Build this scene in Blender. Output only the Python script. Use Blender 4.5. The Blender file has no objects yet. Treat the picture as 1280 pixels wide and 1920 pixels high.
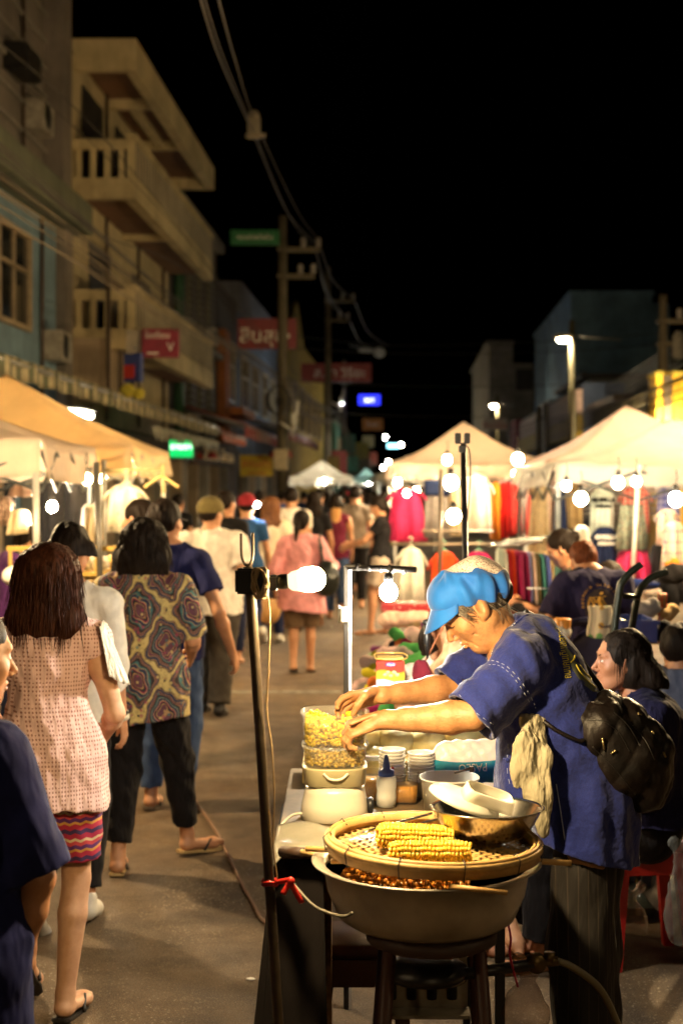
import bpy, bmesh, math, random
import numpy as np
from mathutils import Vector, Matrix, Euler
random.seed(7)
C = bpy.context.scene.collection
PI = math.pi
F = 2666.7; CX, CY, HC = 640.0, 915.0, 1.75
VPX = 765.0; SLOPE = (VPX - CX) / F
def P(px, py, Y):
    """the point at depth Y seen at photo pixel (px, py)"""
    return Vector(((px - CX) / F * Y, Y, HC - (py - CY) / F * Y))
def S(o, Y, Z=0.0):
    """street coordinates: o metres right of the street axis"""
    return Vector((o + SLOPE * Y, Y, Z))
def lin(c):
    return c / 12.92 if c <= 0.04045 else ((c + 0.055) / 1.055) ** 2.4
def hexc(h):
    return tuple(lin(int(h[i:i + 2], 16) / 255.0) for i in (0, 2, 4))
# ------------------------------------------------------------- materials
MATS = {}
class NT:
    def __init__(s, name):
        s.m = bpy.data.materials.new(name); s.m.use_nodes = True
        s.t = s.m.node_tree; s.t.nodes.clear()
        s.out = s.t.nodes.new('ShaderNodeOutputMaterial')
        s.b = s.n('ShaderNodeBsdfPrincipled')
        s.l(s.b.outputs[0], s.out.inputs[0])
    def n(s, typ, **kw):
        nd = s.t.nodes.new(typ)
        for k, v in kw.items(): setattr(nd, k, v)
        return nd
    def l(s, a, b): s.t.links.new(a, b)
    def coord(s, scale=(1, 1, 1), kind='Object', rot=(0, 0, 0)):
        tc = s.n('ShaderNodeTexCoord'); mp = s.n('ShaderNodeMapping')
        s.l(tc.outputs[kind], mp.inputs[0]); mp.inputs['Scale'].default_value = scale
        mp.inputs['Rotation'].default_value = rot
        return mp.outputs[0]
    def noise(s, vec, scale, detail=4, rough=0.55):
        nd = s.n('ShaderNodeTexNoise'); nd.inputs['Scale'].default_value = scale
        nd.inputs['Detail'].default_value = detail; nd.inputs['Roughness'].default_value = rough
        if vec is not None: s.l(vec, nd.inputs['Vector'])
        return nd.outputs['Fac']
    def ramp(s, fac, stops, interp='LINEAR'):
        r = s.n('ShaderNodeValToRGB'); r.color_ramp.interpolation = interp
        e = r.color_ramp.elements
        while len(e) < len(stops): e.new(0.5)
        for i, (p, c) in enumerate(stops):
            e[i].position = p
            if not hasattr(c, '__len__'): c = (c, c, c)
            e[i].color = (c[0], c[1], c[2], 1)
        s.l(fac, r.inputs[0]); return r.outputs[0]
    def math(s, op, a, b=None, c=None):
        nd = s.n('ShaderNodeMath', operation=op)
        for i, v in enumerate((a, b, c)):
            if v is None: continue
            if isinstance(v, (int, float)): nd.inputs[i].default_value = v
            else: s.l(v, nd.inputs[i])
        return nd.outputs[0]
    def mix(s, fac, a, b, mode='MIX'):
        nd = s.n('ShaderNodeMix', data_type='RGBA', blend_type=mode)
        for i, v in ((0, fac), (6, a), (7, b)):
            if isinstance(v, (int, float)): nd.inputs[i].default_value = v
            elif isinstance(v, tuple): nd.inputs[i].default_value = (v[0], v[1], v[2], 1)
            else: s.l(v, nd.inputs[i])
        return nd.outputs[2]
    def bump(s, h, strength=0.3, dist=0.01):
        b = s.n('ShaderNodeBump'); b.inputs['Strength'].default_value = strength
        b.inputs['Distance'].default_value = dist
        s.l(h, b.inputs['Height']); s.l(b.outputs[0], s.b.inputs['Normal'])
    def set(s, **kw):
        for k, v in kw.items():
            k = {'rough': 'Roughness', 'metal': 'Metallic', 'spec': 'Specular IOR Level', 'trans': 'Transmission Weight',
                 'alpha': 'Alpha', 'ior': 'IOR', 'sss': 'Subsurface Weight', 'sheen': 'Sheen Weight', 'coat': 'Coat Weight'}[k]
            s.b.inputs[k].default_value = v
    def color(s, c):
        if isinstance(c, tuple): s.b.inputs['Base Color'].default_value = (c[0], c[1], c[2], 1)
        else: s.l(c, s.b.inputs['Base Color'])
def mat(name, col, rough=0.7, var=0.25, scale=6.0, bump=0.15, bdist=0.004, bscale=None, **kw):
    """plain material with uneven colour and a fine grain; col is linear rgb or hex string"""
    if name in MATS: return MATS[name]
    if isinstance(col, str): col = hexc(col)
    t = NT(name); v = t.coord()
    n1 = t.noise(v, scale, 5, 0.6)
    a = tuple(max(0, c * (1 - var)) for c in col); b = tuple(min(1, c * (1 + var)) for c in col)
    t.color(t.ramp(n1, [(0.3, a), (0.7, b)]))
    t.set(rough=rough, **kw)
    if bump: t.bump(t.noise(v, bscale or scale * 8, 4, 0.6), bump, bdist)
    MATS[name] = t.m; return t.m
def emat(name, col, strength):
    if name in MATS: return MATS[name]
    if isinstance(col, str): col = hexc(col)
    t = NT(name); t.color(col); t.set(rough=0.4)
    t.b.inputs['Emission Color'].default_value = (*col, 1); t.b.inputs['Emission Strength'].default_value = strength
    MATS[name] = t.m; return t.m
def fabric(name, col, folds=0.5, weave=400, rough=0.85, var=0.2, fs=9.0, stretch=0.35):
    """cloth: colour wobble, soft hanging folds and a fine weave in the bump"""
    if name in MATS: return MATS[name]
    if isinstance(col, str): col = hexc(col)
    t = NT(name); v = t.coord(); vf = t.coord((1, 1, stretch))
    t.color(t.ramp(t.noise(v, 14, 4), [(0.3, tuple(c * (1 - var) for c in col)), (0.72, tuple(min(1, c * (1 + var)) for c in col))]))
    f = t.noise(vf, fs, 3, 0.5); w = t.noise(v, weave, 2)
    t.bump(t.math('ADD', t.math('MULTIPLY', f, 1.0), t.math('MULTIPLY', w, 0.02)), folds, 0.05)
    t.set(rough=rough, sheen=0.03, spec=.15); MATS[name] = t.m; return t.m
# ------------------------------------------------------------- scene graph
def tag(o, label=None, cat=None, group=None, kind=None):
    if label: o['label'] = label
    if cat: o['category'] = cat
    if group: o['group'] = group
    if kind: o['kind'] = kind
    return o
def thing(name, label, cat, loc=(0, 0, 0), rz=0.0, group=None):
    o = bpy.data.objects.new(name, None); C.objects.link(o)
    o.location = loc; o.rotation_euler = (0, 0, rz); o.empty_display_size = 0.1
    return tag(o, label, cat, group)
def link(name, me, m, parent=None, loc=None):
    o = bpy.data.objects.new(name, me); C.objects.link(o)
    if m is not None and not me.materials:
        for x in (m if isinstance(m, (list, tuple)) else [m]): me.materials.append(x)
    if parent is not None: o.parent = parent
    if loc is not None: o.location = loc
    return o
def copy_tree(o, parent=None, loc=None, rz=None, label=None):
    c = o.copy(); C.objects.link(c)
    if parent is not None: c.parent = parent
    if loc is not None: c.location = loc
    if rz is not None: c.rotation_euler = (0, 0, rz)
    if label: c['label'] = label
    for ch in list(o.children): copy_tree(ch, c)
    return c
class MB:
    """mesh collector: everything added becomes ONE mesh object"""
    def __init__(s): s.v = []; s.f = []; s.mi = []; s.cur = 0; s.sm = []; s.smooth = False
    def add(s, vs, fs):
        k = len(s.v); s.v += [tuple(v) for v in vs]
        s.f += [tuple(i + k for i in f) for f in fs]; s.mi += [s.cur] * len(fs); s.sm += [s.smooth] * len(fs); return s
    def box(s, lo, hi, M=None):
        x0, y0, z0 = lo; x1, y1, z1 = hi
        vs = [Vector(p) for p in ((x0, y0, z0), (x1, y0, z0), (x1, y1, z0), (x0, y1, z0), (x0, y0, z1), (x1, y0, z1), (x1, y1, z1), (x0, y1, z1))]
        if M is not None: vs = [M @ v for v in vs]
        return s.add(vs, [(0, 3, 2, 1), (4, 5, 6, 7), (0, 1, 5, 4), (1, 2, 6, 5), (2, 3, 7, 6), (3, 0, 4, 7)])
    def cbox(s, c, d, M=None):
        return s.box([c[i] - d[i] / 2 for i in range(3)], [c[i] + d[i] / 2 for i in range(3)], M)
    def ring(s, c, r, n, ax, bx, tw=0):
        return [c + ax * (r[0] * math.cos(2 * PI * i / n + tw)) + bx * (r[1] * math.sin(2 * PI * i / n + tw)) for i in range(n)]
    def loft(s, rings, cap=True, closed=True):
        n = len(rings[0]); vs = [p for r in rings for p in r]; fs = []
        for j in range(len(rings) - 1):
            for i in range(n if closed else n - 1):
                a = j * n + i; b = j * n + (i + 1) % n
                fs.append((a, b, b + n, a + n))
        if cap and closed: fs.append(tuple(range(n - 1, -1, -1))); fs.append(tuple((len(rings) - 1) * n + i for i in range(n)))
        sm = s.smooth; s.smooth = True; s.add(vs, fs); s.smooth = sm; return s
    def tube(s, pts, r, n=8, flat=1.0, cap=True):
        pts = [Vector(p) for p in pts]
        rs = r if hasattr(r, '__len__') else [r] * len(pts)
        rings = []; t0 = (pts[1] - pts[0]).normalized()
        a = t0.orthogonal().normalized()
        if abs(t0.z) < 0.95: a = t0.cross(Vector((0, 0, 1))).normalized()
        for i, p in enumerate(pts):
            t = (pts[min(i + 1, len(pts) - 1)] - pts[max(i - 1, 0)]).normalized()
            a = (a - t * a.dot(t)).normalized(); b = t.cross(a)
            rings.append(s.ring(p, (rs[i], rs[i] * flat), n, a, b))
        return s.loft(rings, cap)
    def lathe(s, prof, n=32, c=(0, 0, 0), ax=None, cap=True):
        c = Vector(c); X = Vector((1, 0, 0)); Y = Vector((0, 1, 0)); Z = Vector((0, 0, 1))
        if ax is not None:
            Z = Vector(ax).normalized(); X = Z.orthogonal().normalized(); Y = Z.cross(X)
        rings = [s.ring(c + Z * z, (max(r, 1e-4),) * 2, n, X, Y) for r, z in prof]
        return s.loft(rings, cap)
    def grid(s, fn, nu, nv, th=0.0):
        """surface fn(u,v) sampled on a grid; th > 0 gives it thickness"""
        pts = [[Vector(fn(u / nu, v / nv)) for u in range(nu + 1)] for v in range(nv + 1)]
        vs = [p for row in pts for p in row]; W = nu + 1
        fs = [(j * W + i, j * W + i + 1, (j + 1) * W + i + 1, (j + 1) * W + i) for j in range(nv) for i in range(nu)]
        sm = s.smooth; s.smooth = True
        if th:
            nr = []
            for j in range(nv + 1):
                for i in range(nu + 1):
                    a = pts[j][min(i + 1, nu)] - pts[j][max(i - 1, 0)]; b = pts[min(j + 1, nv)][i] - pts[max(j - 1, 0)][i]
                    q = a.cross(b); nr.append(q.normalized() if q.length > 1e-9 else Vector((0, 0, 1)))
            N = len(vs); vs2 = [v - n_ * th for v, n_ in zip(vs, nr)]
            fs2 = [tuple(N + k for k in reversed(f)) for f in fs]
            edge = [i for i in range(W)] + [j * W + nu for j in range(1, nv + 1)] + [nv * W + i for i in range(nu - 1, -1, -1)] + [j * W for j in range(nv - 1, 0, -1)]
            fs3 = [(edge[k], N + edge[k], N + edge[(k + 1) % len(edge)], edge[(k + 1) % len(edge)]) for k in range(len(edge))]
            s.add(vs + vs2, fs + fs2 + fs3)
        else: s.add(vs, fs)
        s.smooth = sm; return s
    def ball(s, c, r, nu=14, nv=9, M=None):
        c = Vector(c); r = r if hasattr(r, '__len__') else (r, r, r)
        vs = [Vector((0, 0, -r[2]))]
        for j in range(1, nv):
            ph = -PI / 2 + PI * j / nv
            for i in range(nu):
                th = 2 * PI * i / nu
                vs.append(Vector((r[0] * math.cos(ph) * math.cos(th), r[1] * math.cos(ph) * math.sin(th), r[2] * math.sin(ph))))
        vs.append(Vector((0, 0, r[2])))
        if M is not None: vs = [M @ v for v in vs]
        vs = [v + c for v in vs]; fs = [(0, 1 + (i + 1) % nu, 1 + i) for i in range(nu)]
        for j in range(nv - 2):
            for i in range(nu):
                a = 1 + j * nu + i; b = 1 + j * nu + (i + 1) % nu; fs.append((a, b, b + nu, a + nu))
        k = 1 + (nv - 2) * nu; fs += [(k + i, k + (i + 1) % nu, len(vs) - 1) for i in range(nu)]
        sm = s.smooth; s.smooth = True; s.add(vs, fs); s.smooth = sm; return s
    def poly(s, pts, th, nrm):
        """flat outline given thickness along nrm"""
        n = len(pts); nrm = Vector(nrm) * th; pts = [Vector(p) for p in pts]
        return s.add(pts + [p + nrm for p in pts], [tuple(range(n)), tuple(range(2 * n - 1, n - 1, -1))] + [(i, i + n, (i + 1) % n + n, (i + 1) % n) for i in range(n)])
    def mesh(s, name, bevel=0.0):
        me = bpy.data.meshes.new(name); me.from_pydata([tuple(v) for v in s.v], [], s.f); me.update()
        me.polygons.foreach_set('material_index', s.mi); me.polygons.foreach_set('use_smooth', s.sm)
        if bevel:
            bm = bmesh.new(); bm.from_mesh(me)
            bmesh.ops.bevel(bm, geom=[e for e in bm.edges if len(e.link_faces) == 2 and e.calc_face_angle(0) > 0.6], offset=bevel, segments=2, affect='EDGES', clamp_overlap=True)
            bmesh.ops.recalc_face_normals(bm, faces=bm.faces); bm.to_mesh(me); bm.free()
        return me
    def build(s, name, m, parent=None, loc=None, bevel=0.0):
        return link(name, s.mesh(name, bevel), m, parent, loc)
def one(name, mb, m, label, cat, group=None, loc=None, kind=None, bevel=0.0):
    return tag(mb.build(name, m, None, loc, bevel), label, cat, group, kind)
# ------------------------------------------------------------- smooth solids (distance field -> mesh)
class SDF:
    """smoothly joined tapered limbs and ellipsoids, meshed as one continuous surface"""
    def __init__(s, vox=0.01): s.vox = vox; s.p = []; s.post = []
    def cone(s, a, b, ra, rb=None, k=0.02, sq=None, op='add'):
        s.p.append(('c', Vector(a), Vector(b), ra, ra if rb is None else rb, k, sq, op)); return s
    def ell(s, c, r, k=0.02, R=None, op='add'):
        s.p.append(('e', Vector(c), Vector(r) if hasattr(r, '__len__') else Vector((r, r, r)), R, 0, k, None, op)); return s
    def path(s, pts, rs, k=0.02, sq=None):
        for i in range(len(pts) - 1): s.cone(pts[i], pts[i + 1], rs[i], rs[i + 1], k, sq)
        return s
    def cut(s, pt, nrm):
        """remove everything on the side nrm points to"""
        s.post.append(('p', np.array(pt, float), np.array(Vector(nrm).normalized(), float))); return s
    def noise(s, amp, freq, stretch=(1, 1, 1), seed=0):
        s.post.append(('n', amp, freq, stretch, seed)); return s
    def fn(s, f): s.post.append(('f', f)); return s
    def bbox(s):
        lo = np.full(3, 1e9); hi = np.full(3, -1e9)
        for q in s.p:
            if q[7] == 'sub': continue
            if q[0] == 'c':
                r = max(q[3], q[4]) * (max(1, q[6][1]) if q[6] else 1)
                for e in (q[1], q[2]): lo = np.minimum(lo, np.array(e) - r); hi = np.maximum(hi, np.array(e) + r)
            else:
                r = max(q[2]); lo = np.minimum(lo, np.array(q[1]) - r); hi = np.maximum(hi, np.array(q[1]) + r)
        return lo - 0.03, hi + 0.03
    def field(s):
        lo, hi = s.bbox(); h = s.vox
        n = np.maximum(4, np.ceil((hi - lo) / h).astype(int) + 1)
        Fd = np.full(n, 0.06, np.float32)
        ax = [(lo[i] + np.arange(n[i]) * h).astype(np.float32) for i in range(3)]
        for q in s.p:
            k = q[5]; m = 0.06 + k
            if q[0] == 'c':
                rr = max(q[3], q[4]) * (max(1, q[6][1]) if q[6] else 1) + m
                bl = np.minimum(np.array(q[1]), np.array(q[2])) - rr; bh = np.maximum(np.array(q[1]), np.array(q[2])) + rr
            else:
                rr = max(q[2]) + m; bl = np.array(q[1]) - rr; bh = np.array(q[1]) + rr
            i0 = np.clip(((bl - lo) / h).astype(int), 0, n - 1); i1 = np.clip(((bh - lo) / h).astype(int) + 2, 1, n)
            if np.any(i1 <= i0): continue
            X = ax[0][i0[0]:i1[0], None, None]; Y = ax[1][None, i0[1]:i1[1], None]; Z = ax[2][None, None, i0[2]:i1[2]]
            if q[0] == 'c':
                a, b, ra, rb, sq = q[1], q[2], q[3], q[4], q[6]
                x, y, z = X - a.x, Y - a.y, Z - a.z; d = b - a
                if sq:
                    nv, sc = Vector(sq[0]).normalized(), sq[1]
                    pr = (x * nv.x + y * nv.y + z * nv.z) * (1 / sc - 1)
                    x = x + pr * nv.x; y = y + pr * nv.y; z = z + pr * nv.z
                    d = d + nv * d.dot(nv) * (1 / sc - 1)
                L = max(d.length_squared, 1e-9)
                t = np.clip((x * d.x + y * d.y + z * d.z) / L, 0, 1)
                x = x - t * d.x; y = y - t * d.y; z = z - t * d.z
                D = np.sqrt(x * x + y * y + z * z) - (ra + (rb - ra) * t)
                if sq and sc < 1: D = D * (0.5 + 0.5 * sc)
                if q[7] == 'flat':
                    u = (b - a).normalized(); D = np.maximum(D, (X - b.x) * u.x + (Y - b.y) * u.y + (Z - b.z) * u.z)
            else:
                c, r, R = q[1], q[2], q[3]
                x, y, z = X - c.x, Y - c.y, Z - c.z
                if R is not None:
                    Ri = R.inverted() if hasattr(R, 'inverted') else R
                    x, y, z = [Ri[i][0] * x + Ri[i][1] * y + Ri[i][2] * z for i in range(3)]
                k0 = np.sqrt((x / r.x) ** 2 + (y / r.y) ** 2 + (z / r.z) ** 2)
                k1 = np.sqrt((x / r.x ** 2) ** 2 + (y / r.y ** 2) ** 2 + (z / r.z ** 2) ** 2)
                D = k0 * (k0 - 1) / np.maximum(k1, 1e-6)
            sub = Fd[i0[0]:i1[0], i0[1]:i1[1], i0[2]:i1[2]]
            if q[7] != 'sub':
                hh = np.clip(0.5 + 0.5 * (sub - D) / k, 0, 1)
                sub[...] = sub + (D - sub) * hh - k * hh * (1 - hh)
            else:
                D = -D
                hh = np.clip(0.5 - 0.5 * (sub - D) / k, 0, 1)
                sub[...] = sub + (D - sub) * hh + k * hh * (1 - hh)
        X = ax[0][:, None, None]; Y = ax[1][None, :, None]; Z = ax[2][None, None, :]
        for q in s.post:
            if q[0] == 'n':
                _, amp, f, st, sd = q
                x, y, z = X * f * st[0] + sd * 1.7, Y * f * st[1] + sd * 2.9, Z * f * st[2] + sd * 0.7
                w = np.sin(x + 1.3 * np.sin(0.7 * z + sd) + 0.8 * np.sin(1.1 * y)) * np.sin(y + 1.1 * np.sin(0.9 * z)) + 0.5 * np.sin(2.1 * z + 1.7 * np.sin(1.3 * x) + y) + 0.35 * np.sin(2.9 * x + 2.3 * z + 1.2 * np.sin(2 * y))
                Fd += (amp * w).astype(np.float32)
            elif q[0] == 'p':
                D = (X - q[1][0]) * q[2][0] + (Y - q[1][1]) * q[2][1] + (Z - q[1][2]) * q[2][2]
                Fd = np.maximum(Fd, D.astype(np.float32))
            else: Fd = q[1](Fd, X, Y, Z).astype(np.float32)
        Fd[0] = Fd[-1] = 0.05; Fd[:, 0] = Fd[:, -1] = 0.05; Fd[:, :, 0] = Fd[:, :, -1] = 0.05
        return Fd, lo, h
    def mesh(s, name='m'):
        Fd, lo, h = s.field(); n = Fd.shape; sg = Fd < 0
        acc = np.zeros((n[0] - 1, n[1] - 1, n[2] - 1), np.uint8)
        for dx in (0, 1):
            for dy in (0, 1):
                for dz in (0, 1): acc += sg[dx:n[0] - 1 + dx, dy:n[1] - 1 + dy, dz:n[2] - 1 + dz]
        act = (acc > 0) & (acc < 8); idx = np.argwhere(act)
        ids = np.full(act.shape, -1, np.int32); ids[act] = np.arange(len(idx))
        cor = {}
        for dx in (0, 1):
            for dy in (0, 1):
                for dz in (0, 1): cor[(dx, dy, dz)] = Fd[idx[:, 0] + dx, idx[:, 1] + dy, idx[:, 2] + dz]
        sm = np.zeros((len(idx), 3)); ct = np.zeros(len(idx))
        for a in cor:
            for axi in range(3):
                if a[axi]: continue
                b = list(a); b[axi] = 1; b = tuple(b)
                fa, fb = cor[a], cor[b]; x = (fa < 0) != (fb < 0)
                t = np.where(x, fa / np.where(x, fa - fb, 1), 0)
                p = np.array(a, float)[None] + t[:, None] * (np.array(b) - np.array(a))[None]
                sm += p * x[:, None]; ct += x
        vs = lo + (idx + sm / ct[:, None]) * h
        fs = []
        for axi in range(3):
            o = [i for i in range(3) if i != axi]
            sl0 = [slice(None)] * 3; sl1 = [slice(None)] * 3
            sl0[axi] = slice(0, -1); sl1[axi] = slice(1, None)
            for q in o: sl0[q] = slice(1, -1); sl1[q] = slice(1, -1)
            s0 = sg[tuple(sl0)]; s1 = sg[tuple(sl1)]
            e = np.argwhere(s0 != s1); off = np.zeros(3, int); off[o[0]] = 1; off[o[1]] = 1
            g = e + off; inv = s0[tuple(e.T)]
            def cid(a, b):
                w = g.copy(); w[:, o[0]] -= a; w[:, o[1]] -= b; return ids[tuple(w.T)]
            quad = np.stack([cid(1, 1), cid(0, 1), cid(0, 0), cid(1, 0)], 1)
            flip = inv if axi != 1 else ~inv
            quad[~flip] = quad[~flip][:, ::-1]; fs.append(quad)
        fs = np.concatenate(fs)
        me = bpy.data.meshes.new(name)
        me.vertices.add(len(vs)); me.vertices.foreach_set('co', vs.astype(np.float32).ravel())
        me.loops.add(len(fs) * 4); me.loops.foreach_set('vertex_index', fs.astype(np.int32).ravel())
        me.polygons.add(len(fs)); me.polygons.foreach_set('loop_start', np.arange(len(fs)) * 4)
        me.polygons.foreach_set('loop_total', np.full(len(fs), 4))
        me.polygons.foreach_set('use_smooth', np.ones(len(fs), bool)); me.update(); me.validate()
        return me
    def build(s, name, m, parent=None, loc=None): return link(name, s.mesh(name), m, parent, loc)
def join(meshes, name):
    """several meshes into one"""
    bm = bmesh.new()
    for me in meshes: bm.from_mesh(me)
    out = bpy.data.meshes.new(name); bm.to_mesh(out); bm.free()
    return out
def text_mesh(body, size, depth=0.003, align='CENTER', bold=0.0):
    cu = bpy.data.curves.new('lettering', 'FONT'); cu.body = body; cu.size = size
    cu.align_x = align; cu.align_y = 'CENTER'; cu.extrude = depth; cu.resolution_u = 3
    if bold: cu.offset = bold
    o = bpy.data.objects.new('lettering', cu); C.objects.link(o)
    dg = bpy.context.evaluated_depsgraph_get(); dg.update()
    me = bpy.data.meshes.new_from_object(o.evaluated_get(dg))
    bpy.data.objects.remove(o); me.materials.clear(); return me
def lettering(body, size, m, parent, loc, rot=(PI / 2, 0, 0), depth=0.003, bold=0.0, sx=1.0, name='lettering', M=None):
    me = text_mesh(body, size, depth, bold=bold)
    o = link(name, me, m, parent); o.location = loc; o.rotation_euler = rot; o.scale = (sx, 1, 1)
    return o
def frame(zdir, ydir):
    """rotation matrix with local z along zdir and y near ydir"""
    z = Vector(zdir).normalized(); x = Vector(ydir).cross(z).normalized(); y = z.cross(x)
    return Matrix((x, y, z)).transposed()
def smooth_pts(pts, n=6):
    """Catmull-Rom through the points"""
    pts = [Vector(p) for p in pts]; out = []
    for i in range(len(pts) - 1):
        p0 = pts[max(i - 1, 0)]; p1 = pts[i]; p2 = pts[i + 1]; p3 = pts[min(i + 2, len(pts) - 1)]
        for j in range(n):
            t = j / n
            out.append(0.5 * ((2 * p1) + (p2 - p0) * t + (2 * p0 - 5 * p1 + 4 * p2 - p3) * t * t + (3 * p1 - p0 - 3 * p2 + p3) * t ** 3))
    out.append(pts[-1]); return out
# ============================================================= people
def skin_mat(name, col, rough=0.5):
    if name in MATS: return MATS[name]
    if isinstance(col, str): col = hexc(col)
    t = NT(name); v = t.coord()
    n = t.noise(v, 18, 5, 0.6)
    t.color(t.ramp(n, [(0.25, (col[0] * .8, col[1] * .7, col[2] * .62)), (0.7, (min(1, col[0] * 1.12), col[1] * 1.1, col[2] * 1.1))]))
    t.bump(t.noise(v, 260, 3, 0.6), 0.25, 0.0012)
    t.set(rough=rough, sss=0.06); t.b.inputs['Subsurface Radius'].default_value = (0.012, 0.005, 0.003)
    MATS[name] = t.m; return t.m
SKIN = skin_mat('skin', (0.50, 0.255, 0.135)); SKIN_PALE = skin_mat('pale_skin', (0.56, 0.33, 0.20)); SKIN_DARK = skin_mat('tanned_skin', (0.36, 0.17, 0.085))
def hair_mat(name, dark, light, rough=0.55):
    if name in MATS: return MATS[name]
    t = NT(name); v = t.coord((1, 1, 0.06))
    n = t.noise(v, 130, 3, 0.6)
    t.color(t.ramp(n, [(0.3, dark), (0.75, light)]))
    t.bump(n, 0.55, 0.004); t.set(rough=rough, spec=0.1); MATS[name] = t.m; return t.m
H_BLACK = hair_mat('black_hair', (0.006, 0.004, 0.003), (0.022, 0.014, 0.010))
H_BROWN = hair_mat('brown_hair', (0.016, 0.006, 0.003), (0.075, 0.024, 0.012))
H_CHEST = hair_mat('chestnut_hair', (0.05, 0.018, 0.007), (0.22, 0.09, 0.03))
H_GREY = hair_mat('greying_hair', (0.02, 0.015, 0.012), (0.35, 0.31, 0.26))
M_EYE = mat('eye_white', (0.6, 0.55, 0.5), rough=0.2, var=0.02, bump=0); M_IRIS = mat('dark_iris', (0.01, 0.006, 0.004), rough=0.1, bump=0)
def HR(yaw=0, pitch=0, roll=0):
    """head rotation: yaw + turns left, pitch + looks down"""
    return (Matrix.Rotation(yaw, 3, 'Z') @ Matrix.Rotation(-pitch, 3, 'X') @ Matrix.Rotation(roll, 3, 'Y'))
def add_head(s, c, R, q=1.0, male=False, old=False, face=True):
    c = Vector(c)
    def L(x, y, z): return c + R @ Vector((x * q, y * q, z * q))
    s.ell(L(0, -.014, .030), (.077 * q, .096 * q, .088 * q), .03, R)
    s.ell(L(0, .022, -.030), (.062 * q, .066 * q, .084 * q), .03, R)
    s.ell(L(0, .052, -.094), (.026 * q, .024 * q, .020 * q), .03, R)
    for e in (-1, 1):
        s.cone(L(.052 * e, -.008, -.05), L(.02 * e, .045, -.092), .021 * q, .018 * q, .03)
        s.ell(L(.042 * e, .055, -.022), (.02 * q, .018 * q, .018 * q), .025, R)
    if not face: 
        for e in (-1, 1): s.ell(L(.078 * e, -.008, -.006), (.011 * q, .02 * q, .033 * q), .006, R)
        s.cone(L(0, .085, .0), L(0, .102, -.034), .009 * q, .014 * q, .012); return
    s.cone(L(-.034, .070, .026), L(.034, .070, .026), .014 * q, None, .014)
    for e in (-1, 1):
        s.ell(L(.031 * e, .089, .006), (.017 * q, .012 * q, .010 * q), .010, R, 'sub')
        s.ell(L(.031 * e, .070, .004), (.015 * q, .014 * q, .012 * q), .004, R)
    s.cone(L(0, .080, .012), L(0, .106, -.028), .0075 * q, .0095 * q, .010)
    for e in (-1, 1): s.ell(L(.011 * e, .094, -.036), (.0065 * q, .009 * q, .006 * q), .005, R)
    s.cone(L(-.017, .079, -.0585), L(.017, .079, -.0585), .0065 * q, None, .006)
    s.ell(L(0, .089, -.0575), (.014 * q, .006 * q, .005 * q), .006, R)
    s.ell(L(0, .086, -.070), (.016 * q, .008 * q, .006 * q), .006, R)
    s.ell(L(0, .096, -.0645), (.020 * q, .008 * q, .0016 * q), .004, R, 'sub')
    for e in (-1, 1):
        Re = R @ Matrix.Rotation(-0.35 * e, 3, 'Z') @ Matrix.Rotation(0.15, 3, 'X')
        s.ell(L(.079 * e, -.010, -.004), (.009 * q, .021 * q, .034 * q), .006, Re)
        s.ell(L(.088 * e, -.006, .000), (.006 * q, .011 * q, .020 * q), .005, Re, 'sub')
        s.ell(L(.076 * e, .003, -.028), (.008 * q, .010 * q, .012 * q), .006, Re)
    if old:
        for e in (-1, 1):
            s.cone(L(.020 * e, .092, -.036), L(.032 * e, .070, -.070), .0028 * q, .002 * q, .006, None, 'sub')
            s.cone(L(.038 * e, .078, -.060), L(.034 * e, .055, -.098), .0022 * q, .0015 * q, .006, None, 'sub')
            s.cone(L(.040 * e, .066, -.030), L(.056 * e, .045, -.055), .002 * q, .0015 * q, .006, None, 'sub')
def eyes(c, R, q, parent):
    c = Vector(c)
    for e in (-1, 1):
        m = MB(); m.ball(c + R @ Vector((.031 * e * q, .0760 * q, .003 * q)), (.0125 * q, .0112 * q, .0058 * q), 12, 8, R.to_4x4()); o = m.build('eye', M_EYE, parent)
        m = MB(); m.ball(c + R @ Vector((.031 * e * q, .0835 * q, .003 * q)), (.0055 * q, .005 * q, .0048 * q), 10, 6, R.to_4x4()); m.build('iris', M_IRIS, o)
        m = MB(); m.tube([c + R @ Vector(((.014 + .012 * i) * e * q, (.088 - .0022 * i * i) * q, (.024 + .003 * (i % 3)) * q)) for i in range(4)], .0028 * q, 5); m.build('eyebrow', H_BLACK, parent)
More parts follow.
